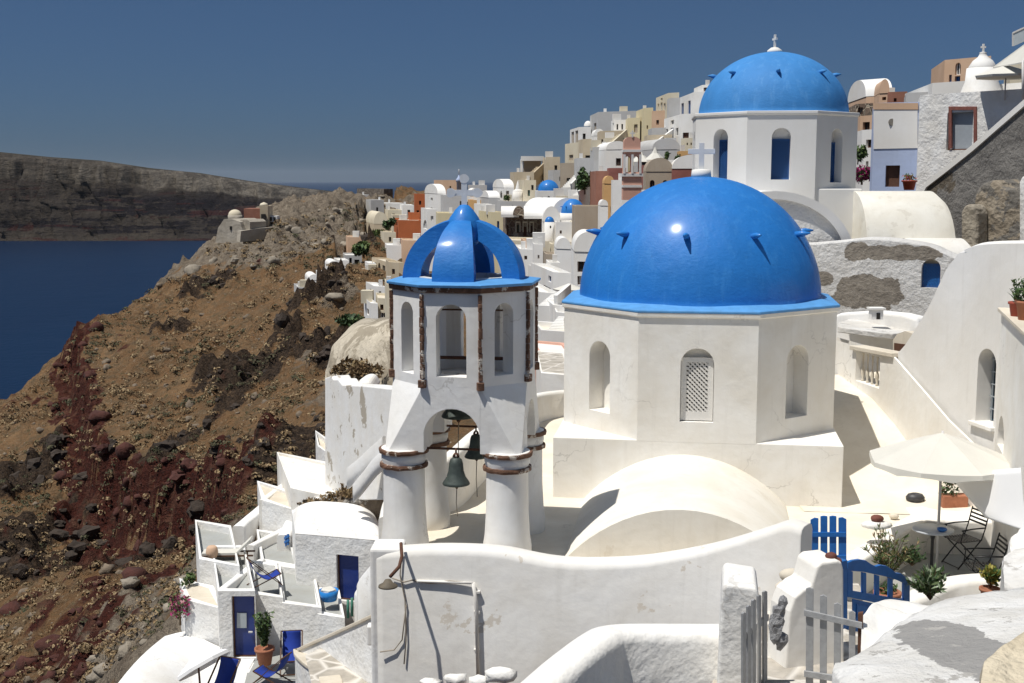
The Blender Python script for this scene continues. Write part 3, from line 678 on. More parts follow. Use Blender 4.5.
for k in range(4):
    st_.face([ro[(2*k) % 8], ro[(2*k+1) % 8], rq[k]]); st_.face([ro[(2*k+1) % 8], ro[(2*k+2) % 8], rq[(k+1) % 4], rq[k]])
st_.build('arched_stage', W, bt, bevel=.012, seg=2, ang=40, wob=.006)
la = MB()
for k in range(8):
    p0 = TR(*octa(0, 0, BA)[(k-1) % 8]); p1 = TR(*octa(0, 0, BA)[k]); mid = (p0+p1)/2; L = (p1-p0).length; nin = (Vector((tcx, tcy))-mid).normalized()
    hwn = .265 if k % 2 == 0 else .20
    z0_, z1_ = (-3.38, -2.12)
    panel(la, p0, p1, ZB-.002, ZO, [(L/2-hwn, L/2+hwn, z0_, z1_, True)], nin, th, back=False, n=12)
    # inner skin, a little narrower
    q0 = TR(*octa(0, 0, ri)[(k-1) % 8]); q1 = TR(*octa(0, 0, ri)[k]); Li = (q1-q0).length
    panel(la, q0, q1, ZB, ZO, [(Li/2-hwn, Li/2+hwn, z0_, z1_, True)], nin, .001, n=12)
la.build('lantern', W, bt, bevel=.01, seg=2, ang=50, wob=.005)
# tie bars in the lantern
for zz_, r_ in ((-2.36, .018), (-3.25, .035)):
    tb = MB(); a_ = TR(-.9, .2); b_ = TR(.9, .25); tb.tube([(a_.x, a_.y, zz_), (b_.x, b_.y, zz_)], r_, 6); tb.build('tie_bar', RUST, bt)
# brown edging stones down the corners and under the crown
for k in range(8):
    p = TR(*octa(0, 0, BA+.012)[k]); es = MB(); z = ZO-.02; q = 0
    while z > -3.30:
        h_ = random.uniform(.10, .2); es.box((p.x+random.uniform(-.006,.006), p.y+random.uniform(-.006,.006), z-h_/2), (.068+random.uniform(-.014,.010), .068, h_-.004), rz=AL+PI/8+k*PI/4); z -= h_
    es.box((p.x, p.y, z-.05), (.12,.12,.07), rz=AL+PI/8+k*PI/4); es.box((p.x, p.y, z-.12), (.12,.12,.07), rz=AL+PI/8+k*PI/4)
    es.build('edging_stones', STONEN, bt, bevel=.012)
def TO(a, z): return [(*TR(*p), z) for p in octa(0, 0, a)]
bm_ = MB(); bm_.loft([TO(BA-.06, ZO), TO(BA+.05, ZO+.01), TO(BA+.06, ZO+.10), TO(BA-.06, ZO+.10)], caps=(True, True)); bm_.build('stone_band', STONEN, bt, bevel=.01)
bm_ = MB(); 
bm_.loft([TO(BA+.09, ZO+.10), TO(BA+.10, ZO+.15), TO(.96, ZO+.20), TO(.78, ZO+.20), TO(.78, ZO+.10)], caps=(False, False)); bm_.loft([TO(BA+.09, ZO+.10), TO(.78, ZO+.10)], caps=(False, False)); bm_.build('crown_slab', RIM, bt, bevel=.01)
wr = MB(); wr.loft([TO(.777, ZO+.0), TO(.777, ZO+.215), TO(.70, ZO+.215), TO(.70, ZO+.0)], caps=(False, False)); wr.build('inner_ring', W, bt)
RZ = ZO+.17; RR = 1.08
for k in range(4):
    rb = MB(); ang = AL-PI/2+k*PI/2; d = Vector((math.cos(ang), math.sin(ang), 0)); s_ = Vector((-math.sin(ang), math.cos(ang), 0)); c0 = Vector((tcx, tcy, RZ)); rings = []
    for i in range(19):
        f = PI/2*i/18*.93; wd = .37*(math.cos(f)*.72+.28); ro_ = RR; rin = RR-.34
        def pt(rad, sd): return c0+d*(rad*math.cos(f)*(1))+s_*sd+Vector((0,0, rad*math.sin(f)*1.0))
        rings.append([pt(ro_-.02, -wd), pt(ro_, -wd*.5), pt(ro_+.006, 0), pt(ro_, wd*.5), pt(ro_-.02, wd), pt(rin, wd*.94), pt(rin, -wd*.94)])
    rb.loft(rings, 0, True); o = rb.build('crown_rib', BLUE, bt)
    for p_ in o.data.polygons: p_.use_smooth = True
    mdf = o.modifiers.new('e', 'EDGE_SPLIT'); mdf.split_angle = R(40)
fin = MB(); zt = RZ+.63; fin.lathe((tcx, tcy, 0), [(.0001, zt-.05), (.22, zt-.03), (.31, zt+.08), (.335, zt+.2), (.32, zt+.32), (.26, zt+.46), (.16, zt+.60), (.08, zt+.68), (.0001, zt+.70)], 28); fin.build('finial', BLUE, bt)
zt += .63; cr = MB(); cr.box((tcx, tcy, zt+.26), (.10,.06,.56)); cr.box((tcx, tcy, zt+.27), (.50,.055,.10))
cr2 = [(0, .52), (-.24, .27), (.24, .27)]
for ax, az in cr2:
    n_ = 14; pts = [(tcx+ax+.085*math.cos(2*PI*i/n_)*(1+.12*math.cos(6*PI*i/n_)), tcy-.034, zt+az+.085*math.sin(2*PI*i/n_)) for i in range(n_)]
    cr.extrude(pts, (0,.068,0))
cr.build('cross', CROSSM, bt)
def bell(c, s, label, barA, barB, rope=.5):
    t_ = thing('bell', label, 'bell', c, 'bells hanging in the bell tower'); c = Vector(c)
    b_ = MB(); b_.lathe(c, [(.0001,0),(.09*s,-.01*s),(.15*s,-.06*s),(.18*s,-.16*s),(.20*s,-.36*s),(.25*s,-.52*s),(.33*s,-.64*s),(.36*s,-.70*s),(.345*s,-.72*s),(.28*s,-.68*s),(.2*s,-.5*s),(.15*s,-.2*s),(.0001,-.1*s)], 28); b_.build('bell_body', BRONZE, t_)
    cr_ = MB()
    for i in range(3):
        a = i*PI/3; cr_.tube([c+Vector((math.cos(a)*.07*s*math.cos(q), math.sin(a)*.07*s*math.cos(q), .10*s*math.sin(q))) for q in [PI*j/8 for j in range(9)]], .02*s, 6)
    cr_.tube([c+Vector((0,0,.08*s)), c+Vector((0,0,.22*s))], .025*s, 6); cr_.build('crown_loop', RUST, t_)
    cl = MB(); cl.tube([c+Vector((0,0,-.2*s)), c+Vector((.01,0,-.78*s))], .015*s, 6); cl.lathe(c+Vector((.01,0,-.80*s)), [(.0001,-.06*s),(.05*s,0),(.0001,.06*s)], 10)
    cl.build('clapper', RUST, t_)
    rp_ = MB(); rp_.tube([c+Vector((.01,0,-.84*s)), c+Vector((.0,.0,-.84*s-rope*.5)), c+Vector((.02,.01,-.84*s-rope))], .009, 5); rp_.build('rope', ROPE, t_)
    return t_
f1 = P(456, 457, 21.25); bell((f1.x, f1.y, f1.z), .68, 'dark bronze bell hanging low between the two front columns', None, None)
f2 = P(476, 434, 22.9); bell((f2.x, f2.y, f2.z), .62, 'grey green bell hanging behind and right of the lower bell', None, None, .7)
f3 = P(458, 411, 22.3); bell((f3.x, f3.y, -3.70), .85, 'largest bell in shade up inside the tower, seen through the arch top', None, None, .9)
def bar_between(ax, ay, bx, by, z, r=.022):
    a_ = TR(ax, ay); b_ = TR(bx, by); t_ = MB(); t_.tube([(a_.x, a_.y, z), (b_.x, b_.y, z)], r, 7); t_.build('iron_bar', RUST, bt)
bar_between(-.62,-.95,.62,-.95, f1.z+.12); a_ = f2.z+.12; bar_between(-.62,.72,.62,.72, a_); bar_between(-.55,0,.55,0,-3.84,.03)

# low wall closing the terrace behind the tower
mb = MB(); ribbon(mb, smooth_path([(-2.25,21.6,-6.0),(-2.2,23.4,-5.9),(-1.25,24.6,-5.5),(-.75,27,-5.5),(.3,32,-5.75),(1.0,34.2,-5.9),(3.2,35.5,-5.95)], 5), TZ-5, .3); tag(mb.build('terrace_wall', WCREAM), 'low white wall round the terrace behind the bell tower', 'wall')
# ================= front parapet wall =================
def wp(px, py, d): p = P(px, py, d); return (p.x, p.y, p.z)
pw = smooth_path([wp(381,549,20.55), wp(440,545,20.35), wp(500,547,20.2), wp(560,558,20.0), (wp(640,557,19.7)), wp(710,545,19.3), wp(760,530,18.9), wp(790,521,18.65), wp(807,525,18.5)], 6)
mb = MB(); ribbon(mb, pw, -17, .50); tag(mb.build('parapet_wall', plaster('parapet_whitewash', (.80,.79,.765), var=.14, bs=.4, bd=.02, bscale=4, stain=((.56,.50,.42), .9, .635, .75), scale=.6), weld=True, wob=.012), 'long wavy white parapet wall running under the bell tower and the barrel vault', 'wall')
# corner pilaster at its left end
mb = MB(); a_ = P(383, 560, 20.2); 
mb.box((a_.x+.05, 20.62, -11.5), (.55,.62,10.6), rz=AL*.3); tag(mb.build('corner_pier', W, bevel=.06, seg=3, wob=.01), 'white corner pier carrying the lamp, at the left end of the parapet wall', 'pier')
# lamp, cables and pipe on the wall
def wl(px, py, off=-.03): # point just off the front of the parapet wall near its left end
    return P(px, py, 20.27-max(0, px-385)*.0031+off)
lm_ = thing('wall_lamp', 'rusty round wall lamp hanging from a bent bracket at the corner below the bell tower', 'lamp', P(388,575,19.6))
mb = MB(); mb.tube([P(401,543,20.2), P(402,556,20.0), P(399,567,19.75), P(390,577,19.62)], .03, 7); mb.build('bracket', RUST, lm_)
mb = MB(); c_ = P(388, 585, 19.55); mb.lathe(c_, [(.0001,.10),(.05,.09),(.09,.03),(.155,-.005),(.16,-.03),(.0001,-.012)], 24); o = mb.build('lamp_shade', simple('lamp_dish', (.16,.13,.09), rough=.7, var=.4), lm_)
cab = MB()
cab.tube([wl(402,548), wl(400,575), wl(405,600), wl(406,640), wl(404,664)], .012, 5); cab.tube([wl(412,580), wl(430,583), wl(450,581), wl(472,583)], .014, 5)
cab.tube([wl(392,578), wl(404,582), wl(412,580)], .012, 5); cab.tube([wl(406,605), wl(402,640), wl(394,650), wl(380,652)], .012, 5)
tag(cab.build('power_cable', ROPE), 'thin sagging cables strung over the white wall below the tower', 'cable')
pi_ = MB(); pi_.tube([wl(417,581), wl(473,583)], .022, 8); pi_.tube([wl(473,583), wl(476,600), wl(478,676)], .03, 8)
pp = thing('drain_pipe', 'white painted pipe bending down the wall below the bell tower', 'pipe', wl(478,676))
pi_.build('pipe', WCREAM, pp)
for py in (592, 612, 650): q = MB(); q.box(wl(477,py,-.01), (.10,.06,.04)); q.build('clamp', WCREAM, pp)

# ================= second church =================
D2 = 42.0; A2 = 2.60; rot2 = R(-5.5); c2 = P(772, 150, D2); cx2, cy2 = c2.x, D2; Z20 = ZZ(187, 40.6)-.1; Z21 = ZZ(115, 39.3)
ch = thing('domed_church', 'smaller white octagonal church higher up with a matt blue dome and navy lattice windows', 'church', (cx2, cy2, Z20))
mb = MB(); nich = []; oc = octa(cx2, cy2, A2, rot2)
for k in range(8):
    p0 = Vector(oc[(k-1) % 8]); p1 = Vector(oc[k]); mid = (p0+p1)/2; L = (p1-p0).length; nin = (Vector((cx2,cy2))-mid).normalized()
    op = [(L/2-.30, L/2+.30, Z20+.34 if k != 1 else Z20+.25, Z20+1.95, True)] if k in (0,1,7,2,6) else []
    panel(mb, p0, p1, Z20-2.2, Z21, op, nin, .40, n=12)
    for o_ in op: nich.append((p0, p1, nin, o_))
mb.build('drum', WFAR, ch, bevel=.015, ang=50)
for p0, p1, nin, o_ in nich:
    t = (p1-p0).normalized(); q = MB(); u0,u1,v0,v1 = o_[:4]
    q.face([(*(p0+t*u+nin*.36), v) for u, v in opening_outline(*o_)]); q.build('niche_back', WFAR, ch)
    q = MB(); v1b = v0+1.28
    for (ua, ub, va2, vb2) in ((u0, u0+.05, v0, v1b), (u1-.05, u1, v0, v1b), (u0+.05, u1-.05, v0, v0+.06), (u0+.05, u1-.05, v1b-.06, v1b)):
        a_ = p0+t*(ua+ub)/2+nin*.31; q.box((a_.x, a_.y, (va2+vb2)/2), (ub-ua, .05, vb2-va2), rz=math.atan2(t.y, t.x))
    wdo = q.build('lattice_window', LATB, ch); q = MB()
    a0, a1, b0, b1 = u0+.05, u1-.05, v0+.06, v1b-.06
    for s_ in (1,-1):
        for i in range(-26, 26):
            r_ = clipseg((a0+a1)/2+i*.085, (b0+b1)/2, .7071*s_, .7071)
            if r_:
                x, z = (a0+a1)/2+i*.085, (b0+b1)/2; pa = p0+t*(x+.7071*s_*r_[0])+nin*(.31+.008*s_); pb = p0+t*(x+.7071*s_*r_[1])+nin*(.31+.008*s_)
                q.bar((pa.x, pa.y, z+.7071*r_[0]), (pb.x, pb.y, z+.7071*r_[1]), .03, .015, up=(nin.x, nin.y, 0))
    q.build('lattice', LATB, wdo); q = MB(); q.face([(*(p0+t*u+nin*.345), v) for u, v in ((a0,b0),(a1,b0),(a1,b1),(a0,b1))]); q.build('pane', BLUEWIN, wdo)
mb = MB(); mb.loft([octa(cx2, cy2, A2+.002, rot2, Z21), octa(cx2, cy2, A2+.05, rot2, Z21+.05), octa(cx2, cy2, A2+.05, rot2, Z21+.14)]); mb.build('cornice', WFAR, ch, bevel=.015)
r2 = 73*D2/1245; z2 = Z21+.12; h2 = ZZ(52, D2)-z2
mb = MB(); mb.lathe((cx2, cy2, 0), [(r2+.02, z2-.02)]+dome_prof(r2, h2, 22, z2), 80); dm = mb.build('dome', BLUE2, ch)
spikes(dm, cx2, cy2, z2, r2, h2, R(38), 8, -8, .24, .075, BLUE2)
mb = MB(); mb.lathe((cx2, cy2, 0), [(.26, z2+h2-.04), (.24, z2+h2+.05), (.12, z2+h2+.14), (.0001, z2+h2+.16)], 20); mb.build('cross_base', WFAR, ch)
mb = MB(); mb.box((cx2, cy2, z2+h2+.34), (.07,.07,.46)); mb.box((cx2, cy2, z2+h2+.42), (.065,.30,.065), rz=R(12)); mb.build('cross', WFAR, ch)
# its base block on the right
mb = MB(); a_ = P(848, 200, 39.0)
mb.box(((P(861,200,39.5).x+cx2)/2, 41.6, Z20-1.5), (P(861,200,39.5).x-cx2, 4.4, 3.1)); mb.build('base_block', WFAR, ch, bevel=.03)
# ================= middle ground right: rough walls, vaults, houses =================
def poly_slab(mb, f, pts, th, mi=0, off=0):
    q = [f(px, py, off) for px, py in pts]; mb.extrude(q, f.n*th, mi)
# large arched tympanum of rough plaster with its vault, left of the second church base
f = VP((760, 36.5), (860, 36.5)); mb = MB()
ctr = f(772, 260); top_ = f(772, 191); rad = top_.z-ctr.z; R_out = (f(850, 240)-f(772, 240)).length
arc = [(math.cos(PI*i/24), math.sin(PI*i/24)) for i in range(25)]
vt = thing('vaulted_wing', 'white barrel-vaulted wing with a rough plaster arch below the higher blue dome', 'building', (ctr.x, ctr.y, ctr.z-3))
hwv = R_out*1.06; zc = ctr.z
o1 = [(ctr.x-c_*hwv, 36.5, zc+s_*rad) for c_, s_ in arc]
mb.loft([[(x, 36.5, z) for x, y, z in o1], [(x, 41.5, z) for x, y, z in o1]], 0, False, closed=False)
o2 = [(ctr.x-c_*(hwv-.28), 36.5, zc+s_*(rad-.24)) for c_, s_ in arc]
mb.loft([o1, o2], 0, False, closed=False); mb.loft([o2, [(x, 36.62, z) for x, y, z in o2]], 0, False, closed=False); mb.build('vault', WFAR, vt)
mb = MB(); mb.face([(x, 36.62, z) for x, y, z in o2]); mb.build('rough_infill', WROUGH, vt)
# rough wall with cement patches and a blue lattice window
f = VP((760, 36.0), (965, 33.5)); mb = MB()
top = [(740,248),(800,246),(838,243),(870,240),(905,243),(930,248),(948,256),(965,262),(985,262)]
rw = thing('rough_wall', 'rough white wall with grey cement patches and a blue lattice window', 'wall', f(880, 320))
mwall, ntw, bw_ = newmat('rough_wall_plaster'); gw = geo(ntw)
cw = mix(ntw, ramp(ntw, noise_n(ntw, .8, 5, .6, gw), .35, .68), (.72,.71,.69), (.60,.58,.55))
def patch_mask(nt, g, c, sx_, sz_, wob, nsc=2.2, ax='Z'):
    s_ = nd(nt, 'ShaderNodeSeparateXYZ'); nt.links.new(g, s_.inputs[0])
    dx = mathn(nt, 'DIVIDE', mathn(nt, 'SUBTRACT', s_.outputs['X'], c.x), sx_); dz = mathn(nt, 'DIVIDE', mathn(nt, 'SUBTRACT', s_.outputs[ax], c.y if ax == 'Y' else c.z), sz_)
    d = mathn(nt, 'ADD', mathn(nt, 'POWER', mathn(nt, 'ABSOLUTE', dx), 2.6), mathn(nt, 'POWER', mathn(nt, 'ABSOLUTE', dz), 2.6))
    d = mathn(nt, 'ADD', d, mathn(nt, 'MULTIPLY', mathn(nt, 'SUBTRACT', noise_n(nt, nsc, 5, .65, g), .5), wob)); return ramp(nt, d, 1.04, .98)
cem = mix(ntw, ramp(ntw, noise_n(ntw, 3, 5, .65, gw), .35, .65), (.30,.265,.22), (.20,.175,.145))
for (px, py, w_, h_) in ((868,293,28,17),(897,253,38,7.5),(858,252,12,9),(823,279,10,7),(840,300,10,5)):
    q = f(px, py); mk = patch_mask(ntw, gw, q, w_*35.5/F, h_*35.5/F, 2.6); cw = mix(ntw, mk, cw, cem)
ntw.links.new(cw, bw_.inputs['Base Color']); bw_.inputs['Roughness'].default_value = 1
bump(ntw, bw_, mathn(ntw, 'ADD', noise_n(ntw, 6, 6, .7, gw), noise_n(ntw, 1.8, 3, .5, gw)), 1, .10)
# window opening
wa, wb = f(920, 300), f(939, 300); 
pts = [f(x, y) for x, y in top]; zb = f(880, 345).z
AA = f(740, 300); BB = f(985, 300); tt = (BB-AA).normalized(); L = (BB-AA).length; uw = ((wa-AA).length, (wb-AA).length); zw0, zw1 = f(930, 288).z, f(930, 259).z
ztop_flat = f(905, 252).z-.5
panel(mb, AA.xy, BB.xy, zb-1, zw1+.02, [(uw[0], uw[1], zw0, zw1, True)], f.n, .3)
n_ = len(pts)
sp_ = smooth_path([(p.x, p.y, p.z) for p in pts], 5)
front = [(p.x, p.y, zw1+.02) for p in sp_]; tp = [tuple(p) for p in sp_]
bk = [(p.x+f.n.x*1.1, p.y+f.n.y*1.1, p.z+.05) for p in sp_]; mid = [(p.x+f.n.x*.12, p.y+f.n.y*.12, p.z+.07) for p in sp_]
mb.loft([front, tp], 0, False, closed=False); mb.loft([tp, mid, bk], 0, True, closed=False); mb.build('wall', mwall, rw)
q = MB(); a_ = f(920, 300, .2); pts_ = opening_outline(uw[0], uw[1], zw0, zw1, True); q.face([AA+tt*u+f.n*.27-Vector((0,0,AA.z))+Vector((0,0,v)) for u, v in pts_]); q.build('niche_back', CAP, rw)
q = MB(); u0,u1 = uw; v1b = f(930,264).z
for (ua, ub, va2, vb2) in ((u0, u0+.04, zw0, v1b), (u1-.04, u1, zw0, v1b), (u0+.04, u1-.04, zw0, zw0+.05), (u0+.04, u1-.04, v1b-.05, v1b)):
    p_ = AA+tt*(ua+ub)/2+f.n*.2; q.box((p_.x, p_.y, (va2+vb2)/2), (ub-ua, .05, vb2-va2), rz=math.atan2(tt.y, tt.x))
wdo = q.build('lattice_window', LATB, rw); q = MB(); a0,a1,b0,b1 = u0+.04,u1-.04,zw0+.05,v1b-.05
for s_ in (1,-1):
    for i in range(-20, 20):
        r_ = clipseg((a0+a1)/2+i*.085, (b0+b1)/2, .7071*s_, .7071)
        if r_:
            x, z = (a0+a1)/2+i*.085, (b0+b1)/2; pa = AA+tt*(x+.7071*s_*r_[0])+f.n*.2; pb = AA+tt*(x+.7071*s_*r_[1])+f.n*.2
            q.bar((pa.x, pa.y, z+.7071*r_[0]), (pb.x, pb.y, z+.7071*r_[1]), .03, .02, up=(f.n.x, f.n.y, 0))
q.build('lattice', GBLUE, wdo); q = MB(); q.face([(AA+tt*u+f.n*.24).xy.to_3d()+Vector((0,0,v)) for u, v in ((a0,b0),(a1,b0),(a1,b1),(a0,b1))]); q.build('pane', BLUEWIN, wdo)

# white barrel roofs behind the rough wall
def barrel(name, label, cat, a, b, dfront, dlen, hw, h, mat, zb, axis_dir=None, **k):
    pass
t_ = thing('vaulted_roof', 'cream white barrel vault lying crosswise behind the rough wall', 'roof', P(900, 240, 39))
mb = MB(); y0_, y1_ = 37.6, 41.4; xa, xb = P(861,210,38.5).x, P(940,210,38.5).x; zt_, zb_ = ZZ(191, 39.5), ZZ(246, 37.6)
pr = [(y0_+(y1_-y0_)*(1-math.cos(PI*i/20))/2, zb_-1+(zt_-zb_+1)*math.sin(PI*i/20)**.75) for i in range(21)]
mb.loft([[(xa, y, z) for y, z in pr], [(xb, y, z) for y, z in pr], [(xb+.28, y, z-.35*0-.25) for y, z in pr]], 0, True, closed=False); mb.face([(xb+.28, y, z-.25) for y, z in pr]); mb.face([(xa, y, z) for y, z in pr][::-1])
mb.build('vault', plaster('vault_old_whitewash', (.80,.775,.70), var=.12, bs=.3, stain=((.60,.56,.48), 1.3, .60, .5)), t_, weld=False)
mb = MB(); xa2, xb2 = P(905,240,37).x, P(962,240,37).x; pr = [(36.0+2.2*(1-math.cos(PI*i/16))/2, ZZ(262,36.2)-.6+(ZZ(238,37.2)-ZZ(262,36.2)+.6)*math.sin(PI*i/16)**.7) for i in range(17)]
mb.loft([[(xa2, y, z) for y, z in pr], [(xb2, y, z) for y, z in pr], [(xb2+.2, y, z-.2) for y, z in pr]], 0, True, closed=False); mb.face([(xb2+.2, y, z-.2) for y, z in pr]); mb.build('lower_vault', WCREAM, t_, weld=False)

# big white buttress wall with an arched window
f = VP((890, 28.5), (1040, 22.9)); mb = MB()
bw = thing('buttress_wall', 'big smooth white wall with a sloping left edge and an arched blue-framed window', 'wall', f(960, 470))
WI = (976, 994, 348, 424)
AA = f(960, 400); BB = f(1050, 400); tt = (BB-AA).normalized(); ua = (f(WI[0],400)-AA).length; ub = (f(WI[1],400)-AA).length
zlo, zhi = f(985, WI[3]).z, f(985, WI[2]).z
zs = f(970, 330).z
panel(mb, AA.xy, BB.xy, TZ-2, zs, [(ua, ub, zlo, zhi, True)], f.n, .5, n=14)
# the rest of the outline round that strip
sl = smooth_path([(948,424,0),(925,396,0),(905,372,0),(893,359,0),(905,345,0),(928,308,0),(945,272,0),(955,258,0),(960,252,0)], 4)
edge_ = [f(p.x, p.y) for p in sl]
edge_[-1] = Vector((AA.x, AA.y, edge_[-1].z)); mb.face([Vector((AA.x, AA.y, TZ-1)), f(948, 520)]+edge_)
tpp = smooth_path([(960,252,0),(975,246,0),(995,244,0),(1024,243.5,0),(1050,243,0)], 3); te = [f(p.x, p.y) for p in tpp]; te[0] = edge_[-1].copy()
mb.face([Vector((AA.x, AA.y, zs)), Vector((BB.x, BB.y, zs))]+te[::-1])
alltop = edge_+te; r2_ = [p+f.n*.15+Vector((0,0,.06)) for p in alltop]; r3_ = [p+f.n*1.6+Vector((0,0,.06)) for p in alltop]; r4_ = [p+f.n*1.6-Vector((0,0,4)) for p in alltop]
mb.loft([alltop, r2_, r3_, r4_], 0, True, closed=False)
mb.build('wall', plaster('buttress_whitewash', (.79,.775,.745), var=.1, bs=.35, bd=.03, bscale=2.5, scale=.4, stain=((.60,.57,.52), .6, .68, .4)), bw)
q = MB(); op = opening_outline(ua, ub, zlo, zhi, True)
q.face([(AA+tt*u+f.n*.40).xy.to_3d()+Vector((0,0,v)) for u, v in op]); wi = q.build('window', GLASS, bw)
q = MB(); ins = []
def wpnt(u, v, k): p_ = (AA+tt*u+f.n*k); return Vector((p_.x, p_.y, v))
for (u_, v_), (u2, v2) in zip(op, op[1:]+op[:1]): q.bar(wpnt(u_, v_, .36), wpnt(u2, v2, .36), .05, .05, up=(f.n.x, f.n.y, 0))
q.bar(wpnt((ua+ub)/2, zlo, .36), wpnt((ua+ub)/2, zhi, .36), .05, .035, up=(f.n.x, f.n.y, 0)); q.build('frame', simple('window_frame_blue', (.02,.07,.12), rough=.5), wi)
q = MB()
for v in [zlo+(zhi-zlo)*k_/6 for k_ in range(1, 6)]: q.bar(wpnt(ua+.02, v, .30), wpnt(ub-.02, v, .30), .02, .02)
for u_ in (ua+.1, (ua+ub)/2-.05, ub-.12): q.bar(wpnt(u_, zlo, .30), wpnt(u_, zhi-.12, .30), .02, .02)
q.build('grille', simple('grille_grey', (.35,.38,.40), rough=.5), wi)
q = MB(); q.box(wpnt((ua+ub)/2-.02, zlo-.05, .12), ((ub-ua)+.18, .42, .09), rz=math.atan2(tt.y, tt.x)); q.build('sill', WCREAM, bw, bevel=.015)

# nearer wall on the far right with a flat cap and pots
f = VP((999, 24.2), (1027, 20.2)); mb = MB()
nw = thing('garden_wall', 'tall cream wall at the right edge with a flat capping slab and flower pots on it', 'wall', f(1010, 470))
AA = f(997, 400); BB = f(1050, 400); zt_ = f(998, 308).z; tt = (BB-AA).normalized()
ub0 = (f(1000,400)-AA).length+.0; 
panel(mb, AA.xy, BB.xy, TZ-1, zt_, [((f(999.5,400)-AA).length, (f(1006,400)-AA).length, f(1003,455).z, f(1003,418).z, True)], f.n, .35, n=10)
bl = AA+f.n*.0; mb.face([(AA.x, AA.y, TZ-1), (AA.x, AA.y, zt_), (AA.x+f.n.x*3.0, AA.y+f.n.y*3.0, zt_), (AA.x+f.n.x*3.0, AA.y+f.n.y*3.0, TZ-1)])
mb.build('wall', WCREAM, nw)
q = MB(); c0_ = [AA-tt*.06-f.n*.07, BB-f.n*.07, BB+f.n*3.0, AA-tt*.06+f.n*3.0]; q.prism([(p.x, p.y) for p in c0_], zt_, zt_+.07); q.build('cap_slab', CAP, nw, bevel=.012)
q = MB(); a_ = (AA+tt*.17+f.n*.3); q.box((a_.x, a_.y, f(1003,437).z), (.3,.06,.9), rz=math.atan2(tt.y, tt.x)); q.build('door', BROWNW, nw)
capz = zt_+.07
def potted(name, label, cat, c, r, h, mat, kind, n=40, group=None, size=.06, rad=.2, hh=.25, lm=None, seed=1):
    t_ = thing(name, label, cat, c, group); rn = random.Random(seed); q = MB()
    q.lathe(c, [(.0001,0),(r*.68,0),(r*.92,h*.82),(r*1.08,h*.84),(r*1.08,h),(r*.92,h),(r*.88,h*.88),(.0001,h*.88)], 22); q.build('pot', mat, t_)
    q = MB(); top_ = Vector(c)+Vector((0,0,h*.9)); lm = lm or LEAF
    if kind == 'blade': blade_plant(q, top_, n, hh, size, .9, (0,1,2), rn)
    elif kind in ('spray', 'tall'):
        for i in range(n):
            a = rn.uniform(0, 2*PI); s_ = rn.uniform(.1, .9)*(.38 if kind == 'tall' else 1); d = Vector((math.cos(a)*s_, math.sin(a)*s_, 1)).normalized(); L_ = hh*rn.uniform(.5, 1)
            for j in range(7):
                p_ = top_+d*(L_*(j+2)/8); leaves(q, p_, (.03,.03,.03), 2, size, 3, rn)
    else: leaves(q, top_+Vector((0,0,hh*.5)), (rad, rad, hh*.6), n, size, 3, rn, shell=.1)
    q.build('foliage', lm, t_, weld=False); return t_
potted('potted_aloe', 'small red pot with thin spiky leaves at the left end of the wall cap', 'potted plant', (P(1017,300,22.2).x, 22.2, capz), .14, .26, REDPOT, 'blade', 16, size=.03, hh=.5, seed=4)
potted('potted_shrub', 'larger terracotta pot with a dense green bush on the wall cap at the picture edge', 'potted plant', (P(1027,300,21.6).x, 21.6, capz), .19, .34, POT, 'bush', 300, size=.05, rad=.28, hh=.45, seed=5)

# dark rubble retaining wall under the white coping, with ruined piers
f = VP((900, 46), (1060, 38)); mb = MB()
rt = thing('retaining_wall', 'dark grey weathered retaining wall under a slanting white coping', 'wall', f(980, 250))
mrw, ntr, br_ = newmat('weathered_cement'); gr = geo(ntr)
cr_ = mix(ntr, ramp(ntr, noise_n(ntr, .5, 6, .65, gr), .35, .65), (.17,.16,.15), (.27,.255,.235)); cr_ = mix(ntr, ramp(ntr, noise_n(ntr, .28, 5, .6, gr, .6), .55, .57), cr_, (.14,.115,.085))
ntr.links.new(cr_, br_.inputs['Base Color']); br_.inputs['Roughness'].default_value = 1; bump(ntr, br_, mathn(ntr, 'ADD', noise_n(ntr, 5, 7, .7, gr), mathn(ntr, 'MULTIPLY', noise_n(ntr, 1.1, 4, .6, gr), 2)), 1, .22)
edge2 = [(922,196),(928,184),(950,167),(975,147),(1000,125),(1030,99),(1060,74)]
poly_slab(mb, f, [(922,262)]+edge2+[(1060,262)], 2.0); mb.build('wall', mrw, rt)
q = MB(); pth = [f(x, y) for x, y in edge2]
rings = [[p-f.n*.08-Vector((0,0,.12)), p-f.n*.08+Vector((0,0,.10)), p+f.n*.30+Vector((0,0,.12)), p+f.n*.30-Vector((0,0,.1))] for p in pth]; q.loft(rings); q.build('coping', WFAR, rt)
ru = MB(); f2 = VP((950, 39), (1040, 36.5))
rn_ = thing('ruined_wall', 'broken brown plastered wall stub with a rounded top before the dark retaining wall', 'ruin', f2(990, 250))
poly_slab(ru, f2, [(972,262),(973,200),(975,190),(982,183),(992,179),(1000,183),(1004,189),(1015,188),(1024,183),(1060,183),(1060,262)], 1.4); ru.build('wall', plaster('ruin_plaster', (.33,.28,.215), var=.4, bs=1, bd=.1, bscale=5, scale=.9, stain=((.15,.14,.125), .6, .50, .9)), rn_, bevel=.12, seg=3, wob=.05)
ru = MB(); poly_slab(ru, f2, [(960,262),(960,212),(963,205),(970,203),(975,206),(977,214),(977,262)], .6, off=-.6); ru.build('pier', plaster('ruin_pier', (.35,.31,.25), var=.35, bs=1, bd=.08, bscale=6), rn_, bevel=.1, seg=3, wob=.04)
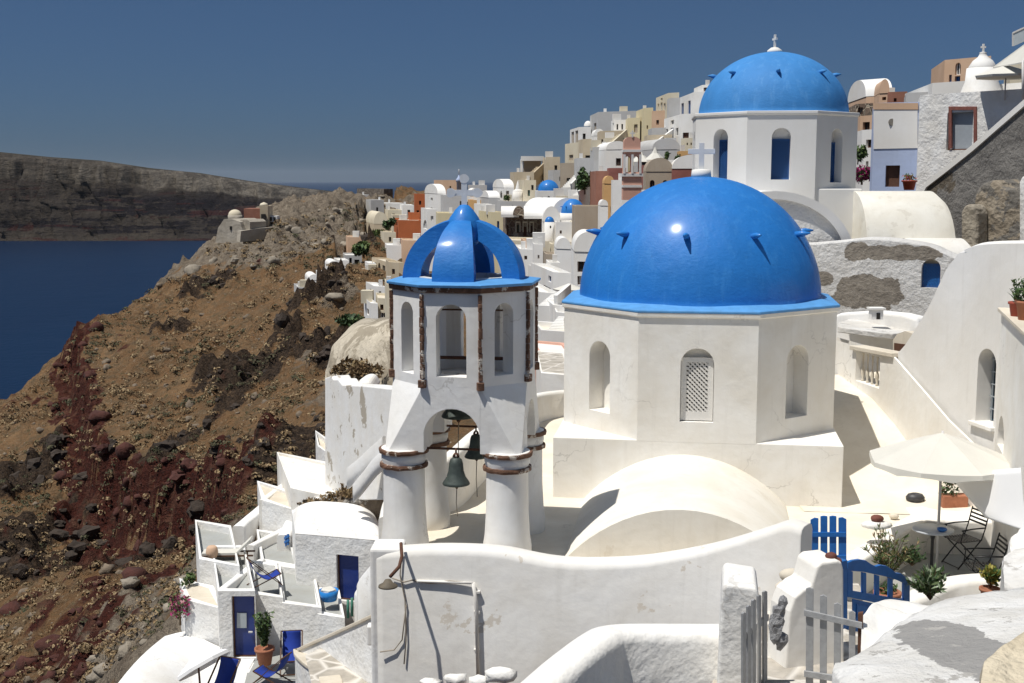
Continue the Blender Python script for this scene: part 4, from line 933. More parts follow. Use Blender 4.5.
ru = MB(); poly_slab(ru, f2, [(1019,262),(1019,182),(1022,176),(1028,176),(1040,180),(1040,262)], .8, off=-.9); ru.build('pier', WPEEL2, rn_, bevel=.06)

# ================= generic houses =================
def house(name, label, cat, M, d, Lc, Rc, mat, wins=(), roof='flat', par=.25, rise=1.2, group=None, ext=3.0, roofmat=None, wdep=.22, capmat=None, parent=None, part='wall', vax='R'):
    """M=(px, y top, y bottom) of the near vertical edge at distance d; Lc/Rc=(px, distance) of the edges left and right of it"""
    pxM, yt, yb = M; zt = ZZ(yt, d); zb = ZZ(yb, d); ym = (yt+yb)/2
    g = lambda px, dd: P(px, ym, dd).xy
    m_, l_, r_ = g(pxM, d), g(Lc[0], Lc[1]), g(Rc[0], Rc[1]); b_ = l_+r_-m_
    t_ = thing(name, label, cat, (m_.x, m_.y, zb), group) if parent is None else parent
    quad = [m_, r_, b_, l_]; cen = (m_+b_)/2; ops = {'R': [], 'L': []}; H = zt-zb
    for w_ in wins:
        f_, u0, u1, v0, v1 = w_[:5]; Lf = (r_-m_).length if f_ == 'R' else (l_-m_).length
        ops[f_].append((u0*Lf, u1*Lf, zb+v0*H, zb+v1*H, bool(len(w_) > 6 and w_[6]), w_[5], w_[7] if len(w_) > 7 else 'window'))
    mb = MB(); faces = [('R', m_, r_), ('B', r_, b_), ('C', b_, l_), ('L', m_, l_)]
    for nm, a_, c_ in faces:
        t = (c_-a_).normalized(); n_ = Vector((-t.y, t.x)); n_ = n_ if n_.dot(cen-a_) > 0 else -n_
        panel(mb, a_, c_, zb-ext, zt, [o[:5] for o in ops.get(nm, [])], n_, wdep, n=6)
        for o in ops.get(nm, []):
            q = MB(); k = wdep-.03
            q.face([(*(a_+t*u+n_*k), v) for u, v in opening_outline(*o[:5], n=6)]); wn = q.build(o[6], o[5], t_)
            if d < 175:
                u0, u1, v0, v1 = o[:4]; q = MB(); fw = .05 if d < 110 else .09
                segs = [((u0+u1)/2, (v0+v1)/2, .045, v1-v0)] if o[6] == 'window' else []
                segs += [(u0+fw/2, (v0+v1)/2, fw, v1-v0), (u1-fw/2, (v0+v1)/2, fw, v1-v0), ((u0+u1)/2, v0+fw/2, u1-u0-2*fw-.002, fw)]
                for (uu, vv, ww, hh) in segs:
                    c3 = a_+t*uu+n_*(k-.03); q.box((c3.x, c3.y, vv), (ww, .04, hh), rz=math.atan2(t.y, t.x))
                q.build('frame', BLUEWIN if o[5] is BLUEWIN else (WFAR if o[5] is GLASS else BROWNW), wn)
    ins = lambda e_, z: [(*(p+(cen-p)*min(.45, e_/max(.1, (cen-p).length)*1.4)), z) for p in quad]
    if roof == 'flat':
        mb.loft([[(*p, zt) for p in quad], ins(.22, zt), ins(.22, zt-par)], 0, False, caps=(False, False)); mb.build(part, mat, t_, weld=False)
        q = MB(); q.face(ins(.221, zt-par+.004)); q.build('roof', roofmat or WFAR if (mat in (WFAR, W, LGREY)) else roofmat or CAP, t_)
    else:
        mb.build(part, mat, t_, weld=False); q = MB(); n_ = 14
        A0, A1, B0 = (m_, l_, r_) if vax == 'L' else (m_, r_, l_)        # the arch spans A0-A1, the vault runs A0->B0
        run = B0-A0
        arc_ = [(A0+(A1-A0)*(1-math.cos(PI*i/n_))/2, zt-.01+rise*math.sin(PI*i/n_)**.85 if 0 < i < n_ else zt-.01) for i in range(n_+1)]
        q.loft([[(*(p-run.normalized()*.06), z+.05) for p, z in arc_], [(*(p+run*1.0), z+.05) for p, z in arc_]], 0, True, closed=False)
        q.face([(*(p-run.normalized()*.055), z+.045) for p, z in arc_]); q.face([(*(p+run), z+.045) for p, z in arc_]); 
        q.build('vault_roof', roofmat or mat, t_, weld=False)
    t_['_'] = 0; del t_['_']
    return t_, dict(m=m_, l=l_, r=r_, b=b_, zt=zt, zb=zb, cen=cen)
def add_dome(t_, px, py_base, d, rpx, hpx, mat=BLUE, drum=0, drummat=None, sides=0, name='dome'):
    c_ = P(px, py_base, d); r = rpx*d/F; h = hpx*d/F
    if drum:
        q = MB(); q.lathe((c_.x, c_.y, 0), [(r*1.08, c_.z-drum), (r*1.08, c_.z)], sides or 24, sm=not sides, a0=PI/8); q.build('drum', drummat or WFAR, t_)
    q = MB(); q.lathe((c_.x, c_.y, 0), [(r, c_.z-.02)]+dome_prof(r, h, 12, c_.z), 32); q.build(name, mat, t_); return c_, r, h
# ================= the right-hand terrace =================
# the plastered apron rising from the terrace to the buttress
rows = []
for (py, za) in ((506,-6.66),(496,-6.62),(480,-6.55),(455,-6.25),(430,-5.85),(405,-5.4),(385,-5.05)):
    rows.append((py, za))
mb = MB(); rings = []
for i, (yy, za) in enumerate([(24.2,-6.645),(25.0,-6.62),(26.0,-6.5),(27.0,-6.15),(28.0,-5.65),(29.2,-5.2),(31,-4.9)]):
    rings.append([(x, yy-(x-7)*.12, za+.02*noise.noise(Vector((x, yy, 0)))+max(0, x-8.2)*.12*min(1, i/3)) for x in [5.9+.5*k for k in range(15)]])
mb.loft(rings, 0, True, closed=False); struct(mb.build('plaster_ramp', WFLOOR, weld=False))
# balustrade wall beyond
f = VP((838, 31), (905, 27.6)); mb = MB()
bl = thing('balustrade_wall', 'cream wall with a balustrade opening and grey coping behind the big church', 'wall', f(860, 390))
AA, BB = f(826, 350), f(894, 350); tt = (BB-AA).normalized(); u0, u1 = (f(856,350)-AA).length, (f(880,350)-AA).length; zt_ = f(870, 350).z; zl, zh = f(868, 385).z, f(868, 354).z
panel(mb, AA.xy, BB.xy, -7.5, zt_, [(u0, u1, zl, zh)], f.n, .28, back=True); mb.extrude([Vector((BB.x,BB.y,-7.5)), Vector((BB.x,BB.y,zt_)), f(905,370), f(925,393), f(948,420), f(975,446), f(1000,462), f(1000,560)], f.n*.05); mb.build('wall', WCREAM, bl)
q = MB(); q.bar(f(852,349,-.03)+f.n*.14+Vector((0,0,.04)), BB+f.n*.14+Vector((0,0,zt_-BB.z+.04)), .42, .10); q.build('coping', CAP, bl, bevel=.012)
for k in range(5):
    q = MB(); p_ = AA+tt*(u0+(u1-u0)*(k+.5)/5)+f.n*.14; h_ = zh-zl
    q.lathe((p_.x, p_.y, zl), [(.035,0),(.035,.05*h_),(.02,.1*h_),(.05,.26*h_),(.045,.36*h_),(.018,.5*h_),(.022,.85*h_),(.035,.95*h_),(.035,h_)], 12); q.build('baluster', CAP, bl)
# small roof and model shrine behind it
mb = MB(); f = VP((830, 33.5), (925, 31))
poly_slab(mb, f, [(828,400),(828,318),(840,313),(870,311),(900,314),(916,318),(921,335),(921,400)], .5); o = mb.build('yard_wall', W, bevel=.08, seg=3); tag(o, 'low white yard wall under the cement patched rough wall', 'wall')
q = MB(); a_ = P(838,322,32.2); pts = [P(838,323,32.4), P(852,318,33.2), P(880,316,33.2), P(902,321,32.6), P(910,331,31.4), P(893,334,30.6), P(868,331,30.6), P(838,327,31.0)]
q.loft([[p for p in pts], [p+Vector((0,0,-.14)) for p in pts]]); tag(q.build('canopy_roof', WPEEL2, bevel=.02, wob=.03), 'sagging uneven white plaster roof slab behind the balustrade', 'roof')
sh_ = thing('shrine', 'tiny white model chapel standing on the uneven plaster slab', 'shrine', P(876,320,31.6)); q = MB(); c_ = P(876,314,31.6); q.box(c_, (.30,.26,.26)); q.prism([(c_.x-.2,c_.y-.17),(c_.x+.2,c_.y-.17),(c_.x+.2,c_.y+.17),(c_.x-.2,c_.y+.17)], c_.z+.13, c_.z+.17); q.build('body', WFAR, sh_); q = MB(); q.box(c_+Vector((.02,-.135,-.04)), (.09,.02,.16)); q.build('door', DARK, sh_)
gt = thing('picket_gate', 'small dark blue picket gate with an arched top in front of the rough wall', 'gate', P(880,318,33.5), 'blue painted picket gates')
for k in range(9):
    x = 867+k*3.1; p_ = P(x, 311+abs(k-3.4)*1.3-3+(k>5)*3, 33.3); b_ = P(x, 321, 33.3); q = MB(); q.box((p_+b_)/2, (.06,.03,(p_.z-b_.z))); q.build('picket', DBLUE, gt)
q = MB(); q.bar(P(866,314,33.35), P(893,318,33.35), .03, .05); q.build('rail', DBLUE, gt)
# dark opening with an arch at the right
q = MB(); f = VP((890,30.2),(925,28.6)); c_ = [(893,352),(893,340),(897,334),(905,331),(914,334),(918,342),(918,352)]; q.extrude([f(*p) for p in c_], f.n*.3); t_ = thing('arched_hatch', 'low arched hatch with dark brown wood behind the balustrade coping', 'hatch', f(905,352)); q.build('surround', CAP, t_)
q = MB(); q.extrude([f(*p, -.04) for p in ((894,352),(894,343),(917,346),(917,352))], f.n*.06); q.build('shutter', BROWNW, t_)

# sunken patio
PZ = -7.30
mb = MB(); mb.face([(5.0,18.4,PZ),(13,18.0,PZ),(13,24.5,PZ),(7.0,24.5,PZ),(5.2,20.5,PZ)]); struct(mb.build('patio_floor', TERFL))
mb = MB(); mb.prism([(7.95,24.05),(7.75,23.8),(5.62,20.95),(4.9,19.75),(4.4,19.0),(4.75,18.75),(5.3,19.55),(6.0,20.8),(8.1,23.62),(10.4,23.35),(13,22.9),(13,24.7),(8,24.7)], PZ-1, TZ+.03); tag(mb.build('patio_wall', WCREAM, bevel=.05, seg=3, wob=.02), 'cream plastered low wall enclosing the sunken patio', 'wall')
# umbrella
um = thing('patio_umbrella', 'round off-white parasol with a scalloped valance over the bistro table', 'parasol', (P(941,470,22.0).x, 22.0, PZ)); ux, uy = P(941,470,22.0).x, 22.0
q = MB(); q.tube([(ux,uy,PZ),(ux,uy,ZZ(432,22)+.02)], .026, 10); q.build('pole', POLE, um)
zu = ZZ(433.5,22.0); ze = ZZ(461,22.0)+.03; Ru = 1.31; rings = [[Vector((ux,uy,zu))+Vector((.03*math.cos(2*PI*i/48),.03*math.sin(2*PI*i/48),0)) for i in range(48)]]
for k in range(1, 9):
    t = k/8; rr = []
    for i in range(48):
        a = 2*PI*i/48+.2; seg_ = (i % 6)/6; sag = math.sin(PI*seg_); rad = Ru*t*math.cos(PI/8)/math.cos((seg_-.5)*PI/4); rr.append((ux+rad*math.cos(a), uy+rad*math.sin(a), zu+(ze-zu)*(t**1.15)-.015*sag*t))
    rings.append(rr)
val = [(ux+(x-ux)*1.005, uy+(y-uy)*1.005, z-.13+.05*abs(math.cos(PI*(i%6)/6))) for i, (x,y,z) in enumerate(rings[-1])]
q.loft([]) if False else None
q = MB(); q.loft(rings+[val], 0, False, caps=(False, False)); cv = q.build('canopy', CANVAS, um, weld=False); sd = cv.modifiers.new('t','SOLIDIFY'); sd.thickness = .008
for k in range(8):
    a = 2*PI*k*6/48+.2; q = MB(); q.bar((ux,uy,zu-.05),(ux+Ru*.97*math.cos(a), uy+Ru*.97*math.sin(a), ze-.03), .02, .015); q.build('rib', POLE, um)
q = MB(); q.lathe((ux,uy,PZ), [(.0001,.0),(.24,.0),(.24,.10),(.06,.13),(.0001,.13)], 20); q.build('base', GREYROCK, um)
# bistro table
tb = thing('bistro_table', 'round grey marble bistro table on a black turned iron leg', 'table', (P(935,529,21.6).x, 21.6, PZ)); tx, ty = P(933,529,21.6).x, 21.6; tz = ZZ(529,21.6)
q = MB(); q.lathe((tx,ty,tz), [(.0001,-.03),(.34,-.03),(.36,-.02),(.36,0),(.34,.012),(.0001,.012)], 40); q.build('tabletop', MARBLE, tb)
q = MB(); q.lathe((tx,ty,PZ), [(.0001,0),(.05,0),(.035,.2),(.05,.25),(.028,.3),(.028,tz-PZ-.2),(.05,tz-PZ-.12),(.03,tz-PZ-.03),(.0001,tz-PZ-.03)], 12)
q.build('leg', BLACKM, tb); q = MB()
for k in range(3):
    a = 2*PI*k/3+.4; q = MB(); q.tube([(tx,ty,PZ+.12),(tx+.2*math.cos(a),ty+.2*math.sin(a),PZ+.1),(tx+.33*math.cos(a),ty+.33*math.sin(a),PZ+.02)], .018, 6); q.build('foot', BLACKM, tb)
q = MB(); c_ = Vector((P(940,529,21.5).x, 21.4, tz+.012)); q.lathe(c_, [(.0001,0),(.05,0),(.085,.03),(.085,.06),(.07,.062),(.05,.02),(.0001,.018)], 16); tag(q.build('ashtray', GBLUE), 'small blue bowl standing on the marble bistro table', 'bowl')
# folding chairs
def folding_chair(name, label, loc, rz, group, s=1.15):
    t_ = thing(name, label, 'chair', loc, group); M_ = Matrix.Translation(loc)@Matrix.Rotation(rz, 4, 'Z')@Matrix.Scale(s, 4)
    def T(x, y, z): return M_@Vector((x, y, z))
    w_ = .21; sh = .45
    for s_ in (-1, 1):
        q = MB(); q.bar(T(s_*w_, .26, 0), T(s_*w_, -.22, sh+.16), .022, .012); q.bar(T(s_*w_,-.22,sh+.16), T(s_*w_,-.34,.90), .022, .012); q.build('back_leg', BLACKM, t_) if False else None
        q = MB(); q.tube([T(s_*w_, .24, 0), T(s_*w_, -.02, .28), T(s_*w_, -.20, sh+.02), T(s_*w_, -.26, .64), T(s_*w_, -.33, .92)], .013, 6); q.build('leg', BLACKM, t_)
        q = MB(); q.tube([T(s_*(w_-.03), -.28, 0), T(s_*(w_-.03), .20, sh)], .012, 6); q.build('leg', BLACKM, t_)
        q = MB(); q.tube([T(s_*w_, -.27, .66), T(s_*(w_+.01), .0, .665), T(s_*(w_+.01), .20, .65)], .014, 6); q.tube([T(s_*(w_+.01), .17, .65), T(s_*(w_-.01), .20, sh)], .010, 6); q.build('armrest', BLACKM, t_)
    q = MB(); q.bar(T(-w_+.03,-.25,.04), T(w_-.03,-.25,.04), .012, .012); q.build('crossbar', BLACKM, t_); q = MB(); q.bar(T(-w_,.22,.02), T(w_,.22,.02), .012, .012); q.build('crossbar', BLACKM, t_)
    q = MB()
    for k in range(9): q.bar(T(-w_, -.20+.052*k, sh), T(w_, -.20+.052*k, sh), .030, .010)
    for s_ in (-1, 1): q.bar(T(s_*(w_-.04), -.21, sh-.012), T(s_*(w_-.04), .23, sh-.012), .016, .014)
    q.build('seat', BLACKM, t_)
    q = MB()
    for k in range(4):
        z = .70+.062*k; y = -.275-.017*k; q.bar(T(-w_, y, z), T(w_, y, z), .008, .036)
    q.build('backrest', BLACKM, t_); return t_
g_ = 'black folding chairs on the patio'
folding_chair('folding_chair', 'black slatted folding armchair nearest the bistro table', (P(962,560,22.9).x, 22.9, PZ), R(108), g_)
folding_chair('folding_chair', 'black slatted folding armchair farther right, beside the yellow succulent', (P(981,570,21.2).x, 21.2, PZ), R(88), g_)
# planter behind the pole, with a conical bush
pl = thing('brick_planter', 'terracotta trough with a small conical bush behind the parasol pole', 'planter', P(953,508,24.6)); c_ = P(953,507,24.6)
q = MB(); q.box((c_.x, 24.6, TZ+.15), (.52,.28,.28)); q.build('trough', POT, pl, bevel=.02); q = MB(); rn = random.Random(3)
for k in range(7): leaves(q, (c_.x-.12+.02*k, 24.6, TZ+.34+k*.11), (.22-.026*k,.22-.026*k,.09), 60, .045, 3, rn, shell=.2)
q.build('foliage', [LEAF[0], DRY[0], LEAF[1]], pl, weld=False)
# dark round stone lamp, little stones
q = MB(); c_ = G(915,503,TZ); q.lathe((c_.x,c_.y,TZ+.02), [(.0001,0),(.13,.01),(.19,.06),(.195,.11),(.15,.17),(.08,.19),(.07,.165),(.0001,.16)], 24, sy=.8); tag(q.build('stone_bowl', DSTONE), 'dark grey rounded stone bowl lying alone on the terrace', 'bowl')
def rock(name, label, cat, c, r, mat, sc=(1,.9,.6), seed=1, group=None, sub=2, jit=.06):
    q = MB(); ico(q, c, r, sub, sc, jit, seed=seed, sm=True); return tag(q.build(name, mat), label, cat, group)
p_ = G(894,517,TZ+.05); rock('stone', 'small pale stone on the terrace beside the dark bowl', 'stone', p_+Vector((0,0,.02)), .10, CAP, seed=2)
p_ = P(877,522,22.0); rock('stone', 'flat white stone on the patio wall carrying a red pebble', 'stone', (p_.x,p_.y,ZZ(525,22.0)), .27, WROUGH, (1.1,.7,.3), 3)
rock('pebble', 'dark red pebble lying on the flat white stone', 'pebble', (p_.x, p_.y, ZZ(525,22.0)+.12), .10, REDST, (1.2,1,.75), 4)

# blue gates
def picket_shape(mb, T, x, w_, z0, z1, tip=.03, th=.022):
    mb.extrude([T(x-w_/2, 0, z0), T(x+w_/2, 0, z0), T(x+w_/2, 0, z1-tip*.5), T(x, 0, z1), T(x-w_/2, 0, z1-tip)], T(0, th, 0)-T(0, 0, 0))
f = VP((809,19.0),(848,18.9)); g1 = thing('picket_gate', 'blue wooden gate of four broad pickets with a curved top, standing open', 'gate', f(828,570), 'blue painted picket gates')
for i, (x0_, x1_, yt_) in enumerate(((810.5,818.5,518.5),(820.5,827.5,516.5),(829.5,836.5,516.5),(838.5,846.5,518))):
    q = MB(); yb_ = 572; q.extrude([f(x0_,yb_), f(x1_,yb_), f(x1_,yt_+(1.5 if i==3 else 0)), f((x0_+x1_)/2,yt_-.6), f(x0_,yt_+(1.5 if i==0 else 0))], f.n*.03); q.build('picket', GBLUE, g1, bevel=.004)
for yr in (537, 560): q = MB(); q.extrude([f(811,yr,-.03), f(846,yr,-.03), f(846,yr-4.5,-.03), f(811,yr-4.5,-.03)], f.n*.028); q.build('rail', GBLUE, g1)
f = VP((841,16.6),(912,17.6)); g2 = thing('panelled_gate', 'blue wooden garden gate with a scalloped top rail and open slots', 'gate', f(875,640))
def sl(pts, th, off, name, mat=GBLUE, bev=.004): q = MB(); q.extrude([f(x,y,off) for x,y in pts], f.n*th); return q.build(name, mat, g2, bevel=bev)
sl([(840.5,562),(847.5,560),(847.5,628),(840.5,630)], .10, -.03, 'post')
scal = [(848,562.5),(853,560.5),(860,559.5),(866,560.5),(871,564),(876,566.5),(881,565),(887,566),(892,569.5),(896,573),(901,573.5),(906,577),(910,580),(910,586)]
sl(scal+[(900,581),(888,577),(876,574.5),(864,572),(852,571),(848,571.5)], .05, 0, 'top_rail')
sl([(848,590),(910,601),(910,610),(848,597)], .05, 0, 'middle_rail'); sl([(848,622),(910,634),(910,642),(848,630)], .05, 0, 'bottom_rail')
for (a_, b_, ya, yb2, yc, yd) in ((848,853,571,571.5,592,591),(863,866.5,572.5,573,594.5,593.5),(876,879.5,574.8,575.8,597.5,596.5),(889.5,893,578,579,600,599),(904,910,583,586,604,601)):
    sl([(a_,ya),(b_,yb2),(b_,yc),(a_,yd)], .04, .005, 'slat')
sl([(853,599),(905,610),(905,633),(853,622)], .02, .02, 'panel'); sl([(857,604),(876,608),(876,622),(857,618)], .015, .004, 'moulding'); sl([(881,609),(902,613.5),(902,628),(881,624)], .015, .004, 'moulding')

# the cream stepped pillar with a red ornament
f = VP((812,16.2),(848,16.35)); mb = MB()
poly_slab(mb, f, [(784,720),(785,668),(787,640),(790,612),(795,598),(804,590),(812,586),(815,575),(817,567),(822,562.5),(838,560.5),(842,562),(844,570),(845,720)], .55); tag(mb.build('gate_pillar', WCREAM, bevel=.035, seg=3, wob=.012), 'curved cream pillar with a red ornament, beside the scalloped blue gate', 'pillar')
c_ = P(831,561,16.5); orn = thing('ornament', 'dark red clay ornament sitting on top of the cream pillar', 'ornament', c_); q = MB(); q.lathe(c_+Vector((0,0,-.03)), [(.0001,0),(.10,.0),(.15,.04),(.14,.06),(.06,.05),(.0001,.05)], 14); q.build('saucer', REDST, orn)
q = MB(); ico(q, c_+Vector((0,0,.07)), .075, 2, (1.1,1,.75), .05, sm=True); q.build('knob', REDST, orn)
# front patio wall with plants
mb = MB(); ribbon(mb, smooth_path([(*pxy(905,18.6),ZZ(600,18.6)),(*pxy(935,19.0),ZZ(587,19.0)),(*pxy(960,19.3),ZZ(578,19.3)),(*pxy(1000,19.3),ZZ(575,19.3)),(*pxy(1060,19.0),ZZ(575,19.0))], 4), PZ-1.5, .4); tag(mb.build('patio_front_wall', WCREAM, wob=.015), 'low cream wall along the front of the patio', 'wall')

def bushy(name, label, c, spec, mats, cat='plant', seed=1, pot=None, group=None):
    t_ = thing(name, label, cat, c, group); rn = random.Random(seed); c = Vector(c)
    if pot:
        q = MB(); r, h = pot[:2]; q.lathe(c-Vector((0,0,h)), [(.0001,0),(r*.7,0),(r*.93,h*.8),(r*1.08,h*.82),(r*1.08,h),(r*.9,h),(r*.88,h*.9),(.0001,h*.9)], 20); q.build('pot', pot[2], t_)
    q = MB(); sm_ = MB(); n, L, up_, ls, lw, nl = spec
    for i in range(n):
        a = rn.uniform(0, 2*PI); s_ = rn.uniform(.1, 1)**.8; d = Vector((math.cos(a)*s_, math.sin(a)*s_, up_)).normalized(); ll = L*rn.uniform(.6, 1); pts = []
        for k in range(6):
            t = k/5; pts.append(c+d*(ll*t)+Vector((0,0,-ll*.25*t*t*s_)))
        sm_.tube(pts, [.008*(1-.6*k/5) for k in range(6)], 4)
        for k in range(nl):
            t = rn.uniform(.25, 1); p_ = pts[min(5, int(t*5))].lerp(pts[min(5, int(t*5)+1)], t*5-int(t*5)) if t < 1 else pts[5]
            dd = (d+Vector((rn.gauss(0,.7), rn.gauss(0,.7), rn.gauss(0,.5)))).normalized(); sd_ = dd.cross(Vector((rn.gauss(0,1),rn.gauss(0,1),rn.gauss(0,1)))).normalized(); m_ = min(len(mats)-1, int(rn.random()*len(mats)))
            l2 = ls*rn.uniform(.7,1.2); q.face([p_, p_+dd*l2*.5+sd_*lw, p_+dd*l2, p_+dd*l2*.5-sd_*lw], m_)
    sm_.build('stem', DRY[0], t_); q.build('foliage', mats, t_, weld=False); return t_
LV2 = [simple('sage_leaf', (.10,.14,.05), rough=.7, bs=0), simple('sage_leaf_light', (.20,.22,.08), rough=.7, bs=0), LEAF[1], DRY[2]]
bushy('green_shrub', 'feathery yellow-green shrub with arching stems behind the scalloped blue gate', P(888,578,20.0), (34,1.0,1.5,.11,.014,16), LV2, seed=2)
bushy('green_shrub', 'silvery green pointed-leaf plant growing right of the scalloped blue gate', P(930,600,17.4), (40,.55,1.2,.15,.02,12), [LEAF[1], LV2[0], simple('silver_leaf', (.22,.28,.17), rough=.6, bs=0)], seed=5)
bushy('succulent', 'yellow-green fleshy succulent in a pot at the right end of the patio', P(990,588,18.4), (30,.38,1.8,.10,.032,12), SUCC, seed=7, pot=(.15,.22,POT))
potted('potted_plant', 'terracotta pot standing behind the slots of the scalloped blue gate', 'potted plant', (P(887,600,18.6).x, 18.6, ZZ(600,18.6)-.2), .2, .34, POT, 'bush', 60, size=.05, rad=.2, hh=.2, seed=8)
bushy('green_shrub', 'dark low plant at the foot of the bistro table', P(912,566,21.0), (22,.4,1.0,.10,.02,12), [LEAF[0], LEAF[1]], seed=12)

# grey picket gates and the white posts
gp = [(741,744,613),(746,749,606),(751,754,600),(756.5,759.5,595.5),(762,765.5,591.5)]
fgl = VP((741,10.9),(767,12.0)); gg = thing('picket_gate', 'grey weathered picket gate folded open against the rough white post', 'gate', fgl(752,700), 'grey weathered picket gates')
for (x0_, x1_, yt_) in gp:
    q = MB(); q.extrude([fgl(x0_,720), fgl(x1_,720), fgl(x1_,yt_), fgl((x0_+x1_)/2,yt_-1), fgl(x0_,yt_+.5)], fgl.n*.02); q.build('picket', GREYWOOD, gg)
q = MB(); q.extrude([fgl(741,640,.022), fgl(766,620,.022), fgl(766,614,.022), fgl(741,633,.022)], fgl.n*.03); q.build('rail', GREYWOOD, gg)
mb = MB(); f = VP((723,11.95),(757,11.9)); poly_slab(mb, f, [(716,720),(722,598),(723,589),(727,585),(757,589),(759,595),(759,720)], .75); tag(mb.build('gate_post', WNEAR, bevel=.06, seg=3, wob=.012), 'rough white gate post carrying the folded grey picket gate', 'post')
f = VP((800,11.9),(870,11.7)); gr_ = thing('picket_gate', 'grey weathered picket gate standing across the path, shorter towards the right', 'gate', f(830,700), 'grey weathered picket gates')
for (x0_, x1_, yt_) in ((806,813.5,588.5),(820,827,596),(834,841,604),(849,855.5,612)):
    q = MB(); q.extrude([f(x0_-.5,730), f(x1_-.5,730), f(x1_,yt_+1), f((x0_+x1_)/2,yt_-1), f(x0_,yt_)], f.n*.022); q.build('picket', GREYWOOD, gr_, bevel=.003)
for a_, b_ in ((616,629),(677,686)): q = MB(); q.extrude([f(804,a_,-.035), f(862,b_,-.035), f(862,b_-6,-.035), f(804,a_-6,-.035)], f.n*.03); q.build('rail', GREYWOOD, gr_, bevel=.003)
q = MB(); q.extrude([f(857,730), f(862,730), f(863,613), f(858,614)], f.n*.06); q.build('post', RUST, gr_)
# near rough cream wall at the bottom
mb = MB(); ribbon(mb, smooth_path([(*pxy(752,12.7),ZZ(627,12.7)),(*pxy(722,12.7),ZZ(627,12.7)),(*pxy(660,12.5),ZZ(627,12.5)),(*pxy(617,12.3),ZZ(628,12.3)),(*pxy(600,12.1),ZZ(634,12.1)),(*pxy(570,11.7),ZZ(655,11.7)),(*pxy(535,11.3),ZZ(684,11.3)),(*pxy(490,11.0),ZZ(720,11.0)),(*pxy(400,10.7),ZZ(780,10.7))], 4), -9, .42); tag(mb.build('stair_wall', WNEAR, wob=.008), 'rough white wall sloping down to the left at the bottom of the picture', 'wall')
# stones below the long wall
rn = random.Random(9)
for k, (px, py, s_) in enumerate([(430,676,.25),(455,672,.3),(478,674,.28),(500,668,.4),(445,686,.5),(485,690,.5)]):
    p_ = P(px, py, 19.0); rock('stone', 'whitewashed stone heaped at the foot of the long parapet wall', 'stone', p_-Vector((0,0,.12)), s_*.5, WNEAR, (1.3,.8,.6), 20+k, 'whitewashed stones below the parapet wall', jit=.3)
# path
mb = MB(); cs = [(6,-4.9),(11.8,-5.15),(12.4,-5.2),(12.45,-5.5),(13.2,-5.55),(13.25,-5.85),(14,-5.9),(14.05,-6.2),(14.8,-6.25),(14.85,-6.5),(16,-6.6),(20,-6.7)]
mb.loft([[(1.8+max(0,y-11)*.22, y, z) for y, z in cs], [(5.2+max(0,y-14)*.1, y, z) for y, z in cs]], 0, False, closed=False); struct(mb.build('stone_path', PAVE))
# crumpled plastic
q = MB(); rn = random.Random(5)
for k, (px, py, r_) in enumerate([(779,612,.07),(777,622,.08),(775,632,.09),(783,604,.06),(781,640,.08)]): ico(q, P(px,py,14.5), r_, 2, (1,1,1.5), .3, seed=k)
tag(q.build('plastic_bag', simple('crumpled_plastic', (.50,.50,.51), rough=.4, metal=0, var=.6, scale=20, bs=1, bd=.05)), 'crumpled grey plastic sheeting stuffed between the wall and the cream pillar', 'plastic sheet')
for k, (px, py) in enumerate([(790,575),(797,582),(786,588)]): rock('stone', 'pale loose stone stacked beside the blue gate of four pickets', 'stone', P(px,py,17.6), .17, CAP, (1,.8,.6), 40+k, 'pale stones beside the blue picket gate', jit=.12)

# big whitewashed boulder walls in the right foreground
def boulder(name, label, cat, front, d0, back, d1, mat, zdrop=3, bev=.1, sub=3, wob=.05, hump=.0):
    """front and back edges of a rounded masonry top, each a list of (px, py)"""
    n = 14; A_ = smooth_path([P(x, y, d) for (x, y, d) in front], 5); B_ = smooth_path([P(x, y, d) for (x, y, d) in back], 5)
    def res(pth, m): return [pth[0].lerp(pth[0], 0) if False else pth[min(len(pth)-1, int(i*(len(pth)-1)/m))].lerp(pth[min(len(pth)-1, int(i*(len(pth)-1)/m)+1)], i*(len(pth)-1)/m-int(i*(len(pth)-1)/m)) for i in range(m+1)]
    m = 40; A_ = res(A_, m); B_ = res(B_, m); rows_ = []
    rows_.append([p+Vector((0,-.15,-zdrop)) for p in A_]); rows_.append([p+Vector((0,-.10,-.35)) for p in A_]); rows_.append([p+Vector((0,-.04,-.09)) for p in A_])
    for k in range(17):
        t = k/16; rows_.append([a_.lerp(b_, t)+Vector((0,0,hump*math.sin(PI*t))) for a_, b_ in zip(A_, B_)])
    rows_.append([p+Vector((0,.06,-.1)) for p in B_]); rows_.append([p+Vector((0,.15,-zdrop)) for p in B_])
    rows_ = [[p+Vector((0,0,wob*(noise.noise(p*1.6)+.5*noise.noise(p*5)))) for p in r] for r in rows_]
    q = MB(); q.loft(rows_, 0, True, closed=False)
    for e_ in (0, -1): q.face([r[e_] for r in rows_])
    return tag(q.build(name, mat, weld=False), label, cat)
mpe, ntp, bp = newmat('peeling_white'); gp_ = geo(ntp)
cpe = mix(ntp, ramp(ntp, noise_n(ntp, 2, 5, .6, gp_), .35, .65), (.80,.79,.77), (.68,.66,.62))
mk = patch_mask(ntp, gp_, P(957,655,9.5), .34, 1.05, 2.6, 3.2, 'Y')
cpe = mix(ntp, mk, cpe, mix(ntp, noise_n(ntp, 8, 5, .7, gp_), (.36,.35,.335), (.29,.28,.27)))
cpe = mix(ntp, ramp(ntp, noise_n(ntp, 3.2, 6, .7, gp_), .60, .62), cpe, (.45,.43,.40))
